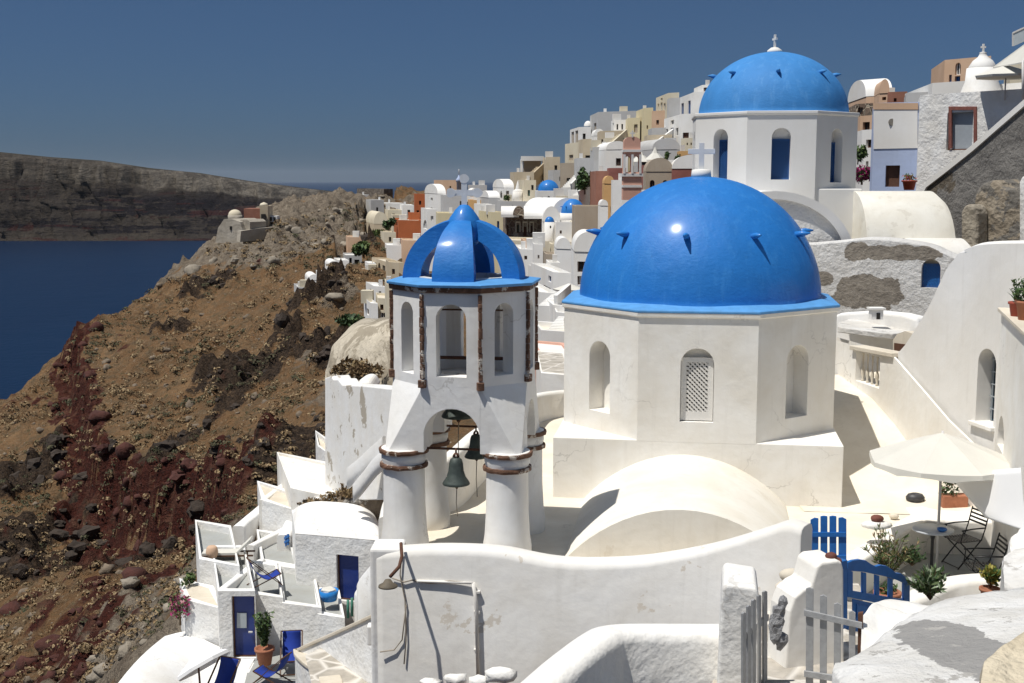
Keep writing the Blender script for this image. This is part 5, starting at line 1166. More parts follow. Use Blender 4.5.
ntp.links.new(cpe, bp.inputs['Base Color']); bp.inputs['Roughness'].default_value = .95; bump(ntp, bp, mathn(ntp, 'ADD', noise_n(ntp, 9, 7, .7, gp_), mathn(ntp, 'MULTIPLY', noise_n(ntp, 2.5, 4, .6, gp_), 1.6)), 1, .05)
boulder('rock_wall', 'massive whitewashed masonry slab with a large peeled grey patch in the right foreground', 'wall', [(832,676,9.2),(850,690,8.6),(900,700,8.2),(960,720,7.8),(1060,730,7.4)], 0, [(838,664,9.6),(870,645,10.2),(900,622,10.9),(935,604,11.4),(985,592,11.6),(1060,584,11.4)], 0, mpe, hump=.05)
boulder('rock_wall', 'rough whitewashed block rising just right of the grey picket gate', 'wall', [(861,645,11.3),(880,655,11.2),(920,640,11.3),(960,625,11.6)], 0, [(862,618,11.9),(872,604,12.3),(890,600,12.6),(935,606,12.7),(960,606,12.7)], 0, WNEAR, wob=.04)
boulder('rock_wall', 'creamy rough stone hump in the bottom right corner', 'wall', [(975,720,6.9),(1000,730,6.8),(1060,740,6.6)], 0, [(984,665,7.5),(1000,645,7.7),(1024,632,7.9),(1070,620,7.9)], 0, plaster('cream_rubble', (.66,.58,.44), var=.2, bs=1, bd=.04, bscale=14), wob=.04)
boulder('rock_wall', 'grey-white rubble wall at the right edge behind the peeling slab', 'wall', [(1004,583,15.5),(1018,588,15.2),(1060,592,15)], 0, [(1004,556,16.6),(1016,549,17),(1030,545,17),(1060,540,17)], 0, WPEEL2, wob=.05)
boulder('white_ledge', 'smooth white rounded ledge at the right edge above the rubble wall', 'wall', [(1010,546,17.2),(1018,551,17.1),(1060,553,17)], 0, [(1011,537,17.8),(1017,533,18.2),(1024,527,18.2),(1060,524,18)], 0, W, zdrop=.5, wob=.01)
# white canvas roof at the right
q = MB(); cn = [P(948,476,21.0), P(1024,464,18.6), P(1085,478,17.0), P(1085,560,15.6), P(1024,530,17.4), P(972,510,20.4)]
n_ = 14; rows_ = []
a0_, a1_, b0_, b1_ = P(948,474,23.2), P(1090,462,17.5), P(986,518,20.8), P(1090,552,16.2)
for i in range(n_+1):
    t = i/n_; r_ = []
    for j in range(n_+1):
        s_ = j/n_; p_ = a0_.lerp(a1_, s_).lerp(b0_.lerp(b1_, s_), t); p_.z -= .16*math.sin(PI*s_)*math.sin(PI*t); r_.append(p_)
    rows_.append(r_)
q.loft(rows_, 0, True, closed=False); cn_ = thing('canvas_awning', 'large white canvas awning stretched at the right edge behind the chairs', 'awning', a0_); o = q.build('canvas', CANVAS2, cn_, weld=False); s_ = o.modifiers.new('t','SOLIDIFY'); s_.thickness = .01
q = MB(); q.tube([a0_, (a0_.x, a0_.y, TZ)], .03, 8); q.build('pole', POLE, cn_) if False else None
q = MB(); q.tube([b1_, (b1_.x, b1_.y, PZ)], .03, 8); q.build('pole', POLE, cn_)
# ================= houses just beyond on the right =================
house('house', 'house painted cream above and pale blue below, with a small brown double door', 'house', (873,103,196), 52, (871,56), (918,51.2), PBLUE, [('R',.30,.62,.10,.33,BROWNW,False,'door')], ext=2)
t_, h_ = house('house', 'rough white house with a pale grey double door framed in red stone', 'house', (918,95,200), 50, (916,55), (1040,46), WROUGH, [('R',.245,.462,.47,.82,GREYDOOR,False,'door')], ext=3, roof='flat')
def upper(f, px0, px1, y0, y1, mat, name, t_, off=-.02):
    q = MB(); q.face([f(px0,y1,off), f(px1,y1,off), f(px1,y0,off), f(px0,y0,off)]); return q.build(name, mat, t_)
# the cream upper storey band, peach cornice and round vent of the blue house
pb = bpy.data.objects['house']
fb = VP((873,52,149.5),(918,51.2)); q = MB(); q.extrude([fb(873.5,149,-.03), fb(917.5,148,-.03), fb(917.5,110,-.03), fb(873.5,110,-.03)], fb.n*.04); q.build('upper_storey', WFAR, pb)
q = MB(); q.extrude([fb(873,109.5,-.05), fb(918,109.5,-.05), fb(918,103,-.05), fb(873,103,-.05)], fb.n*.06); q.build('cornice', PEACH, pb)
q = MB(); c_ = fb(892,122,-.05); q.lathe((0,0,0), [(.0001,0),(.1,0),(.13,.03)], 12)
q = MB(); q.extrude([c_+Vector((.14*math.cos(2*PI*i/12),0,.14*math.sin(2*PI*i/12))) for i in range(12)], (0,.05,0)); q.build('vent', CEMENT, pb)
fh = VP((918,50,147),(1040,46))
dr = [o for o in h_ and t_.children if o.name.startswith('door')][0]
q = MB()
for a in (((948.5,148.5),(951.5,148.5),(951.5,110),(948.5,110)), ((973.5,148.5),(976.5,148.5),(976.5,110),(973.5,110)), ((948.5,110),(976.5,110),(976.5,106.5),(948.5,106.5))): q.extrude([fh(x,y,-.05) for x,y in a], fh.n*.08)
q.build('door_surround', simple('red_stone_frame', (.25,.09,.07), rough=.9, var=.4, scale=10), t_, weld=False)
potted('potted_geranium', 'orange pot of wilted red geraniums outside the pale blue house', 'potted plant', P(909,190,49), .28, .38, REDPOT, 'bush', 90, size=.07, rad=.3, hh=.3, lm=REDF, seed=6)
# roof ridge and the sloping roof edge of the rough white house
mb = MB(); poly_slab(mb, VP((918,49.5,110),(1040,46)), [(917,150),(918,118),(930,108),(950,101),(975,98),(992,95),(1010,84),(1040,70),(1040,150)], 4, off=-.3)# (the slab above is kept as the uneven skin of the rough house)
o = mb.build('sloping_roof', WROUGH, t_, bevel=.1, seg=2); bpy.data.objects.remove(o)
T_ = []
def H(label, M, d, L, Rr, mat, wins=(), cat='house', name='house', group='houses of the cliffside town', **k):
    k.setdefault('ext', 7); Rr = (Rr[0], d+(Rr[1]-d)*.3); t_, i_ = house(name, label, cat, M, d, L, Rr, mat, wins, group=group, **k); return t_, i_
BW = BLUEWIN
# ---- around the castle ----
H('ruined brown stone castle keep on the far headland', (384,189,206), 322, (357,345), (393,330), CASTLE, [], 'ruin', 'castle_ruin', group=None, par=.8)
H('small white chapel wall beside the castle ruin', (364,194.5,198), 318, (356,325), (369,319), WFAR)
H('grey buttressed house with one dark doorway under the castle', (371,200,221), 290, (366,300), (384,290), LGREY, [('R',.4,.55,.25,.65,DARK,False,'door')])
H('long low white wall running down from the castle', (386,203,208), 300, (380,308), (405,292), WFAR, par=.05)
H('cream vaulted house with a round gable, below the castle', (374,224,240), 268, (366,280), (388,262), SAND, [], roof='vault', rise=2.6, roofmat=CREAM)
H('cream flat-roofed house with low steps left of the orange tower', (388,210,222), 270, (385,278), (402,268), CREAM, [('R',.3,.5,.2,.7,DARK)])
H('cream house with a dark door right beside the orange tower', (403,205,217), 265, (400,275), (414,262), WFAR, [('R',.4,.65,.1,.6,DARK)])
H('cream two-tier house below the orange tower', (393,215,228), 258, (391,264), (408,256), CREAM)
H('tall narrow orange tower house with small dark windows', (415,194,222), 250, (414,256), (425,247), ORNG, [('R',.4,.62,.62,.76,DARK),('R',.15,.4,.25,.42,DARK),('R',.55,.8,.1,.42,DARK,False,'door')])
H('long orange-red house stepping down below the orange tower', (399,220,240), 232, (394,245), (424,222), ORNG, [('L',.3,.6,.65,.85,DARK)])
H('short orange upper storey between the orange tower and long orange house', (409,213,222), 240, (408,246), (420,238), ORNG)
H('pinkish grey flat house on the slope left of the green bushes', (348,237,256), 225, (346,232), (362,222), PEACH, [('R',.35,.6,.05,.3,DARK)])
H('dark grey low house with two dark openings on the slope', (345,255,266), 215, (343,222), (362,212), LGREY, [('R',.25,.4,.1,.75,DARK),('R',.55,.85,.2,.6,DARK)])
H('white terrace house low on the slope, the left one', (334,262,272), 205, (330,212), (345,203), WFAR)
H('bright white stepped house above the sandy building', (387,245,254), 205, (385,212), (403,200), WFAR)
H('peach plain house touching the blue crown from behind', (403,240,262), 198, (401,205), (425,190), PEACH, [('R',.4,.6,.3,.45,DARK)])
H('sandy house with three upper windows and a plain right side', (387,262,292), 188, (372,200), (404,182), SAND, [('L',.1,.28,.55,.85,GLASS),('L',.4,.58,.45,.9,GLASS,True),('L',.7,.88,.55,.85,GLASS),('L',.35,.9,.05,.32,TAUPE)])
H('sandy wing with six square windows in two rows', (373,271,294), 190, (362,196), (384,186), SAND, [('L',.08,.28,.58,.8,TAUPE),('L',.4,.6,.58,.8,TAUPE),('L',.7,.9,.58,.8,TAUPE),('L',.08,.28,.15,.4,TAUPE),('L',.4,.6,.15,.4,TAUPE),('L',.7,.9,.15,.4,TAUPE)])
H('small cream house with a white roof below the sandy building', (378,298,323), 122, (376,128), (388,120), CREAM, [('R',.2,.55,.52,.75,DARK),('R',.2,.7,.2,.42,GLASS)])
H('narrow white gabled house beside the small cream house', (371,303,324), 122, (364,128), (378,120), WFAR, [('L',.3,.6,.3,.6,DARK)])
H('beige slab house edge just left of the bell tower', (387,284,330), 110, (385,116), (398,106), CREAM)
# ---- steps and white terraces on the slope ----
for k, (x, y, d) in enumerate([(300,290,170),(311,283,176),(322,276,183),(331,269,190),(340,263,198)]):
    H(['lowest grey cave house in the diagonal row on the slope','second cave house from the bottom of the diagonal row on the slope','middle cave house of the diagonal row on the slope','fourth cave house up the diagonal row on the slope','topmost cave house of the diagonal row on the slope'][k], (x-2,y-3,y+6), d, (x-6,d+6), (x+9,d-3), WFAR if k else LGREY, roof='vault' if k % 2 else 'flat', rise=.8)
# ---- centre left ----
H('tan flat house on the skyline with a tiny lantern beside it', (436,180,200), 245, (434,252), (463,236), PEACH, [('R',.2,.3,.55,.7,DARK),('R',.5,.56,.6,.7,DARK)])
H('plain grey-white block on the skyline right of the grey cross', (470,185,205), 240, (468,246), (487,235), LGREY)
H('white vaulted house with a round attic window and tall shutters', (438,194,222), 205, (425,216), (446,202), WFAR, [('L',.15,.8,.15,.5,LGREY,True),('L',.4,.55,.75,.85,DARK)], roof='vault', vax='L', rise=1.6)
H('grey-white flat house with one dark window left of the grey cross', (444,195,216), 200, (437,210), (466,193), LGREY, [('R',.72,.82,.5,.72,DARK)])
H('white stepped house with grey arches below the vaulted one', (428,209,232), 185, (421,194), (437,181), WFAR, [('L',.1,.7,.1,.5,LGREY,True),('R',.3,.6,.5,.7,LGREY)])
H('pale yellow long low house behind the left crown rib', (438,213,232), 170, (436,178), (458,164), YELL)
H('pale yellow house with one blue window right of the blue crown', (491,212,240), 165, (476,176), (506,161), YELL, [('R',.4,.55,.35,.68,BW)])
H('ochre house with a flat roof behind the yellow one', (470,200,215), 190, (468,196), (483,186), OCHRE)
H('pale blue-white block with a vaulted roof right of the ochre house', (489,198,214), 182, (480,190), (500,179), LGREY, [], roof='vault', vax='L', rise=1.0, roofmat=WFAR)
H('white block with a long flat terrace under the vaulted chapel', (500,201,216), 178, (496,184), (532,170), LGREY)
H('white vaulted chapel with a pair of narrow arched belfry slots', (504,188,202), 186, (493,194), (514,182), WFAR, [('L',.15,.35,.25,.8,DARK,True),('L',.6,.8,.25,.8,DARK,True),('R',.2,.5,.1,.8,TAUPE)], roof='vault', vax='L', rise=1.3, cat='chapel', name='chapel')
# lantern on the skyline
ln = thing('lantern_turret', 'tiny pale blue lantern turret on the skyline left of the grey cross', 'turret', P(459,192,236)); c_ = P(459,184,236)
q = MB(); q.lathe(c_, [(.45,-1.6),(.45,.4),(.62,.42),(.55,.9),(.28,1.2),(.0001,1.9)], 10); q.build('turret', PBLUE, ln); q = MB(); q.tube([c_+Vector((0,0,1.7)), c_+Vector((0,0,2.8))], .08, 5); q.build('spike', LGREY, ln)
dt = thing('domed_kiosk', 'little white domed kiosk just right of the vaulted chapel', 'chapel', P(518,200,182)); add_dome(dt, 518, 191.5, 182, 5, 2.5, WFAR, drum=1.5); q = MB(); q.lathe(P(518,184,182), [(.0001,.6),(.2,0),(.4,-.8),(.45,-1.2)][::-1], 8); q.build('finial', WFAR, dt)
H('low white round-cornered wall joining the ochre house and chapel', (470,196,204), 196, (467,200), (480,193), WFAR, roof='vault', rise=1.2)
# ---- the stone church house with white vaults ----
st2, i2 = H('rubble stone house with white-framed windows and a brown door', (506,215,240), 140, (503,148), (543,132), STONE, [('R',.28,.38,.30,.62,GREENW),('R',.46,.56,.05,.55,BROWNW,False,'door'),('R',.64,.72,.3,.6,DARK),('R',.02,.2,.15,.6,STONE)], par=.1)
fs = VP((506,140,227),(543,132+8*.7))
for (a, b_) in ((515.5,520.3),(522.6,527.6),(529.4,533.8)):
    q = MB(); q.extrude([fs(a,232,-.06), fs(a+.8,232,-.06), fs(a+.8,223,-.06), fs(b_-.8,223,-.06), fs(b_-.8,232,-.06), fs(b_,232,-.06), fs(b_,221.5,-.06), fs(a,221.5,-.06)], fs.n*.05); q.build('window_surround', CREAM, st2)
def lowvault(label, x0, x1, ybase, ytop, d, depth, mat, dd=0, group='white barrel roofs of the town'):
    t_ = thing('barrel_roof', label, 'roof', P((x0+x1)/2, ybase, d), group); a_, b_ = P(x0, ybase, d), P(x1, ybase, d+dd); z1 = ZZ(ytop, d)-a_.z; n = Vector((0,1,0)); q = MB()
    arc_ = [(a_.lerp(b_, (1-math.cos(PI*i/14))/2), z1*math.sin(PI*i/14)) for i in range(15)]
    q.loft([[p+Vector((0,0,z-(p.z-a_.z))) for p, z in arc_], [p+n*depth+Vector((0,0,z-(p.z-a_.z))) for p, z in arc_]], 0, True, closed=False); q.face([p+Vector((0,0,z-(p.z-a_.z)))+n*.02 for p, z in arc_]); q.build('vault', mat, t_, weld=False); return t_
def sidevault(label, x0, x1, yb, yt, d, hw, mat, endmat=None, wall=0):
    """a barrel lying across the view"""
    t_ = thing('barrel_roof', label, 'roof', P((x0+x1)/2, yb, d), 'white barrel roofs of the town'); a_, b_ = P(x0, yb, d), P(x1, yb, d); hgt = ZZ(yt, d+hw)-a_.z; q = MB()
    pr = [(d+hw*(1-math.cos(PI*i/14)), a_.z+hgt*math.sin(PI*i/14)) for i in range(15)]
    q.loft([[(a_.x, y, z) for y, z in pr], [(b_.x, y, z) for y, z in pr]], 0, True, closed=False); q.face([(a_.x+.01, y, z) for y, z in pr]); q.face([(b_.x-.01, y, z) for y, z in pr]); 
    if wall: q.loft([[(a_.x,d,a_.z),(b_.x,d,a_.z),(b_.x,d+2*hw,a_.z),(a_.x,d+2*hw,a_.z)],[(a_.x,d,a_.z-wall),(b_.x,d,a_.z-wall),(b_.x,d+2*hw,a_.z-wall),(a_.x,d+2*hw,a_.z-wall)]])
    q.build('vault', mat, t_, weld=False); return t_
sidevault('white barrel roof above the left half of the rubble stone house', 501, 519, 214.5, 206, 137, 2.2, WFAR, wall=.3)
lowvault('small stone-fronted dormer arch between the white barrel roofs', 513, 525, 215, 206.5, 134.5, 4, STONE)
sidevault('long white barrel roof above the right half of the rubble stone house', 524, 552, 216, 206, 134, 2.6, WFAR, wall=.3)
H('white gabled church front with a rounded top right of the stone house', (543,222,242), 130, (541,138), (560,128), WFAR, [('R',.5,.62,.45,.6,DARK)], roof='vault', rise=1.6)
H('white wall house with one small dark window under the half dome', (556,222,243), 126, (554,133), (574,124), WFAR, [('R',.2,.32,.45,.6,DARK)])
H('beige plain wall house right of the small blue dome', (573,223,252), 122, (570,130), (604,118), CREAM, [('R',.25,.36,.4,.58,TAUPE)])
b1, i1 = H('white church under the small far blue dome, with three windows', (537,191,206), 158, (535,166), (561,154), WFAR, [('R',.16,.26,.25,.62,GLASS,True),('R',.42,.56,.15,.66,GLASS,True),('R',.74,.84,.25,.62,GLASS,True)], cat='church', name='church'); add_dome(b1, 548.5, 190.5, 159, 10.5, 10.5, BLUE)
b2 = thing('half_domed_apse', 'blue half dome apse with a white arch behind it', 'apse', P(572,222,136)); 
c_, r_, hh_ = add_dome(b2, 573, 213, 136, 12, 14, BLUE, drum=1.3); q = MB(); n_ = 18; rr_ = 1.7
arc_ = [(c_.x-.6-rr_*math.cos(PI*i/n_), c_.z-.2+1.85*math.sin(PI*i/n_)) for i in range(n_+1)]
q.loft([[(x, 136.3, z) for x, z in arc_], [(x-3.2, 139.5, z) for x, z in arc_]], 0, True, closed=False); q.face([(x, 136.3, z) for x, z in arc_]); q.build('arch', WFAR, b2, weld=False)
for a in (-80, -40, 0): q = MB(); d_ = Vector((math.cos(R(-90+a)), math.sin(R(-90+a)), 0)); p_ = c_+d_*(r_*.86)+Vector((0,0,hh_*.45)); q.tube([p_, p_+d_*.3], [.07,.03], 5); q.build('spike', BLUE, b2)
b3 = thing('domed_turret', 'small white round turret with a tiny blue dome', 'turret', P(549,240,128)); add_dome(b3, 549.5, 222, 128, 4.7, 5.5, BLUE, drum=3.4)
q = MB(); q.box(P(550.5,227,127.3), (.14,.1,.26)); q.build('window', DARK, b3)
# ---- lower middle, seen between tower and dome ----
H('weathered cream retaining house under the stone house', (505,240,262), 128, (498,136), (585,112), CREAM, [('R',.56,.62,.3,.6,TAUPE),('R',.75,.83,.2,.65,TAUPE)])
H('white cube house with crenellated stepped top', (520,249,275), 112, (514,120), (540,108), WFAR, [('R',.2,.36,.6,.75,DARK),('R',.55,.64,.3,.42,DARK)])
H('tall white gable stub with one small window', (534,244,262), 108, (532,112), (543,106), WFAR, [('R',.4,.6,.2,.4,DARK)])
H('tan house with a dark window beside the white gable stub', (546,254,272), 104, (543,108), (566,100), TAUPE, [('R',.2,.4,.3,.6,DARK)])
H('white barrel house with a shaded balcony between the crown and the big dome', (574,252,285), 82, (571,87), (602,79), WFAR, [('R',.12,.5,.40,.72,DARK),('R',.12,.45,.02,.28,LGREY)], roof='vault', rise=1.3)
H('white house with pale blue windows right of the bell tower crown', (553,272,302), 88, (531,98), (572,84), WFAR, [('L',.08,.2,.62,.82,BW),('L',.10,.4,.1,.42,PALEGLASS),('L',.6,.85,.08,.38,BW)])
H('low white house with a flat terrace behind the tower', (540,292,330), 76, (520,84), (560,72), WFAR, [('R',.2,.5,.5,.75,LGREY)])
H('white stepped terrace house with a rounded parapet below the blue-windowed house', (553,305,340), 70, (546,74), (588,66), WFAR, [('R',.1,.5,.55,.8,LGREY)])
H('plain white house with a dark hatch near the left of the big drum', (541,330,352), 60, (534,64), (575,57), WFAR, [], roofmat=WFLOOR)
H('white terrace house with a pink painted base', (538,352,366), 53, (532,57), (572,50), PINK, [], par=.1, roofmat=WFAR)
H('cream house with a brown tiled terrace roof and a vertical pipe', (541,373,412), 44, (536,50), (572,42), WCREAM, [], par=.05, roofmat=PAVE)
tu = thing('parasol', 'small white parasol on a balcony left of the big dome', 'parasol', P(569,300,80)); c_ = P(569,289,80); q = MB(); q.lathe(c_, [(.0001,.38),(.6,.15),(1.05,0),(1.0,-.08)], 8, sm=False); q.build('canopy', CANVAS, tu); q = MB(); q.tube([c_, c_-Vector((0,0,1.6))], .03, 5); q.build('pole', POLE, tu)
# ---- the terraces stepping up the hill ----
lg = thing('loggia', 'white flat-roofed loggia open at the front, on the left skyline of the hill', 'loggia', P(533,180,205)); a_, b_ = P(521,160,205), P(544,160,203)
q = MB(); q.box(((a_.x+b_.x)/2, 207, ZZ(158.5,205)), (b_.x-a_.x, 5, .75)); q.build('roof_slab', WFAR, lg); q = MB(); q.box(((a_.x+b_.x)/2, 208, ZZ(168,205)), (b_.x-a_.x-.8, 2.6, 2.8)); q.build('back_wall', TAUPE, lg)
for x in (521.5, 543): q = MB(); p_ = P(x,168,204.8); q.box((p_.x, 205, ZZ(168,205)), (.4,.4,2.8)); q.build('post', WFAR, lg)
q = MB(); q.box(((a_.x+b_.x)/2, 205.2, ZZ(174,205)), (b_.x-a_.x, .3, .7)); q.build('parapet', PEACH, lg)
H('tan low house at the foot of the loggia', (514,172,190), 200, (510,206), (534,192), SAND, [('R',.6,.7,.3,.6,DARK)])
H('tan house with an outside stair right of the loggia', (546,157,185), 196, (543,202), (560,190), SAND, [('R',.2,.4,.2,.45,DARK),('R',.6,.8,.5,.7,DARK)])
H('cream house below the tan low house, with dark windows', (524,180,200), 180, (518,188), (536,176), CREAM, [('R',.3,.5,.2,.5,GREENW),('R',.6,.8,.5,.75,DARK)])
H('white sloping stair house above the small far blue dome', (553,170,192), 182, (548,190), (574,178), LGREY, [('R',.3,.4,.5,.7,DARK)])
H('taupe house with small windows left of the tall white wall', (561,163,186), 178, (560,182), (575,172), TAUPE, [('R',.4,.75,.1,.35,DARK)])
H('tall plain white house edge with one small balcony', (577,158,192), 168, (574,176), (596,160), LGREY, [('L',.3,.6,.1,.35,DARK)])
H('white house with two tall slots on the skyline', (579,127,146), 210, (570,222), (591,206), WFAR, [('L',.1,.4,.08,.85,TAUPE),('L',.55,.85,.08,.85,TAUPE),('R',.3,.55,.2,.65,DARK)]); 
dk = thing('white_dome', 'small white dome peeping beside the big grey house', 'dome', P(588,127,212)); add_dome(dk, 588, 126, 212, 4, 5, WFAR)
H('cream house with a curtained window under the two-slot house', (579,142,162), 195, (565,206), (582,192), CREAM, [('L',.4,.7,.1,.4,TAUPE)])
H('tan shaded house with a dark balcony rail', (583,139,160), 190, (578,196), (606,184), SAND, [('R',.1,.45,.05,.22,DARK)])
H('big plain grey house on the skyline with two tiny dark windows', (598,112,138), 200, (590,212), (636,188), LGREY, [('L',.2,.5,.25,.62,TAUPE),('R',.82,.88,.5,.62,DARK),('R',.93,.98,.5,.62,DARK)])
H('tan sloping stair house under the big grey house', (600,131,152), 180, (597,186), (626,172), SAND, [('R',.05,.15,.3,.6,BROWNW)])
H('cream low house with a sloping parapet below the stairs', (605,138,156), 172, (603,178), (628,166), CREAM)
H('pale yellow cube house with a recessed window', (628,118,137), 178, (625,184), (640,172), YELL, [('R',.5,.8,.2,.65,TAUPE)])
H('tall pale yellow house with a crenellated roof line', (644,108,138), 174, (636,182), (653,170), YELL, [('R',.3,.45,.3,.42,DARK)])
H('pinkish cream house between the yellow and the white ones', (652,111,134), 172, (650,178), (666,166), PEACH, [('R',.3,.5,.4,.6,TAUPE)])
H('cream gabled house with three upper windows on the skyline', (668,93,116), 168, (656,178), (679,164), CREAM, [('L',.2,.35,.3,.62,GLASS),('L',.45,.62,.2,.7,GLASS),('L',.72,.86,.35,.7,GLASS),('L',.45,.6,.78,.9,GLASS)])
H('grey side wing with a railed terrace next to the cream gabled house', (669,98,116), 160, (667,164), (680,158), LGREY)
H('white skyline house with two tall blue windows', (694,92,117), 156, (678,168), (712,150), WFAR, [('L',.20,.36,.10,.72,BW),('L',.62,.78,.10,.72,BW)])
H('small white roof hut with a dark window, topmost beside the higher blue dome', (702,85,94), 158, (694,164), (712,154), WFAR, [('R',.15,.5,.3,.7,DARK)])
H('white three-window house under the blue-windowed skyline house', (681,114,150), 148, (664,160), (700,142), WFAR, [('L',.15,.3,.42,.64,GLASS),('L',.42,.6,.42,.68,BW),('L',.75,.9,.42,.68,GLASS),('L',.4,.6,.76,.9,GLASS),('R',.1,.45,.05,.48,BROWNW,False,'door')])
H('long white sloping stair house with a rounded parapet', (652,128,146), 160, (648,166), (668,154), LGREY)
H('tan long wall house above the white tents', (647,135,152), 152, (644,158), (672,146), SAND, [('R',.75,.9,.4,.8,GLASS)])
H('low white roofed house with three dark slots above the tents', (653,141,152), 146, (650,150), (675,142), WFAR, [('R',.15,.22,.4,.7,DARK),('R',.4,.47,.4,.7,DARK),('R',.7,.77,.4,.7,DARK)])
H('white row house with a broad vault and dark window', (606,150,172), 150, (593,160), (628,144), WFAR, [('R',.45,.68,.28,.62,DARK)], roof='vault', rise=1.0)
H('white plain terrace house left of the pink bell tower', (594,147,170), 156, (590,160), (612,150), LGREY)
H('grey vaulted house behind the white tents, with one dark window', (652,150,172), 138, (634,146), (680,132), LGREY, [('R',.38,.55,.4,.65,DARK),('L',.3,.6,.1,.5,DARK)], roof='vault', rise=1.2)
H('orange-brown cube house left of the higher church', (679,151,160), 132, (677,136), (694,129), OCHRE)
H('maroon house with a white barrel roof left of the grey cross', (672,169,186), 118, (670,122), (712,112), DPINK, [], roof='vault', rise=1.3, roofmat=WFAR)
H('taupe rounded-gable house with two dark arched windows', (646,172,192), 120, (643,126), (673,116), TAUPE, [('R',.14,.32,.2,.6,DARK,True),('R',.62,.8,.2,.6,DARK,True)], roof='vault', rise=1.3)
H('dark brown house with shaded openings below the tents', (644,165,178), 126, (640,132), (674,122), DPINK, [('R',.1,.4,.3,.7,DARK),('R',.5,.8,.3,.7,DARK)])
H('terracotta pink house with two dark windows and a slanting left edge', (596,171,208), 140, (590,150), (609,136), TERRA, [('R',.6,.9,.52,.74,DARK),('R',.6,.9,.1,.42,BROWNW,False,'door')])
H('maroon flat house between the terracotta house and the pink tower', (609,168,184), 138, (607,142), (626,134), DPINK)
H('ochre rounded house below the terracotta one', (604,184,216), 112, (602,116), (614,110), OCHRE, [('R',.65,.95,.1,.3,DARK)], roof='vault', rise=.7)
H('tall narrow white slab house next to the ochre one', (613,180,218), 102, (611,106), (626,100), WFAR, [])
H('white sloping-roofed house at the left shoulder of the big dome', (624,190,222), 98, (622,101), (652,94), WFAR)
H('grey-brown rubble wall below the terracotta house', (575,206,236), 118, (572,124), (612,112), TAUPE, [])
# loose white tents
for k, (x, y, lb) in enumerate(((641,152,'white pointed canvas tent behind the pink bell tower'),(655,150,'white pointed canvas tent beside the grey vaulted house'))):
    t_ = thing('canvas_tent', lb, 'tent', P(x,165,134-k*2)); c_ = P(x,y+8,134-k*2); q = MB(); q.lathe(c_, [(.0001,1.2),(.35,.5),(1.15,-.2)], 6, sm=False); q.build('canopy', CANVAS, t_); q = MB(); q.tube([c_+Vector((0,0,1.1)), c_-Vector((0,0,1.6))], .04, 5); q.build('pole', POLE, t_)
# pink bell tower
pt_ = thing('pink_bell_tower', 'pink and white tiered bell tower with a rounded top among the houses', 'bell tower', P(632,196,92)); pd = 92
def pbox(x0, x1, y0, y1, dep, mat, name, off=0):
    a_, b_ = P(x0, (y0+y1)/2, pd), P(x1, (y0+y1)/2, pd); q = MB(); z0, z1 = ZZ(y1, pd), ZZ(y0, pd); q.box(((a_.x+b_.x)/2, pd+off+dep/2, (z0+z1)/2), (b_.x-a_.x, dep, z1-z0)); return q.build(name, mat, pt_)
pbox(623,641.5,176.5,200,1.1,PINK,'base'); pbox(621.5,643,173.5,176.5,1.3,WFAR,'ledge',-.1); pbox(622.5,642,185,187.5,1.2,WFAR,'ledge',-.05)
q = MB(); a_, b_ = P(623.5,160,pd), P(641,160,pd); w_ = b_.x-a_.x; z0, z1 = ZZ(173.5,pd), ZZ(152,pd)
panel(q, a_.xy, b_.xy, z0, z1, [(w_*.10,w_*.42,z0+.1,z1-.3,True),(w_*.58,w_*.90,z0+.1,z1-.3,True)], (0,1), .9, back=True); panel(q, (a_.x, a_.y), (a_.x, a_.y+.9), z0, z1, [], (1,0), .01); panel(q, (b_.x, b_.y), (b_.x, b_.y+.9), z0, z1, [], (-1,0), .01); q.build('belfry', PINK, pt_)
for x in (624.3, 632.3, 640.2): pbox(x-1.1,x+1.1,154.5,173.5,.12,WFAR,'column',-.13)
pbox(622.8,641.8,149.5,152,1.15,WFAR,'ledge',-.12)
q = MB(); n_ = 12; a_, b_ = P(624,149,pd), P(640.5,149,pd); z0, z1 = ZZ(149.5,pd), ZZ(136.5,pd)
q.extrude([(a_.x, pd, z0)]+[(a_.x+(b_.x-a_.x)*(1-math.cos(PI*i/n_))/2, pd, z0+(z1-z0)*(.62+.38*math.sin(PI*i/n_))) for i in range(n_+1)]+[(b_.x, pd, z0)], (0,.9,0)); q.build('rounded_top', PEACH if False else PINK, pt_)
q = MB(); c_ = P(632.5,134,pd); q.box(c_, (.12,.1,.5)); q.box(c_+Vector((0,0,.06)), (.36,.09,.1)); q.build('cross', WFAR, pt_)
# ---- behind the higher church, right ----
H('brown-orange house with a white barrel roof on the right skyline', (866,97,112), 96, (848,104), (892,90), PEACH, [('R',.1,.3,.2,.5,GLASS),('R',.45,.85,.1,.5,GLASS),('L',.5,.7,.25,.5,DARK),('L',0.05,.35,.0,.5,GLASS)], roof='vault', vax='L', rise=1.5, roofmat=WFAR)
H('orange gabled house wing with a grille, right of the white barrel roof', (879,94,110), 92, (873,96), (889,90), PEACH, [('R',.3,.7,.6,.8,DARK)], roof='vault', rise=1.0)
H('brown flat wing with a round vent right of the gabled orange wing', (888,92,110), 90, (886,94), (907,88), TERRA, [('R',.3,.45,.45,.65,DARK)])
H('rubble stone house with a peach corner below the orange houses', (856,104,122), 84, (846,90), (873,80), STONE, [('L',.6,.8,.2,.55,DARK),('R',.1,.4,.2,.8,TAUPE)])
H('peach lower storey with wood beams above the white terraces', (860,116,132), 78, (853,82), (874,74), PEACH, [('R',.2,.7,.0,.6,DARK)])
H('white terrace wall with a rounded roof behind the bougainvillea', (862,130,148), 70, (853,74), (876,66), WFAR, [('R',.3,.7,.0,.45,DARK)])
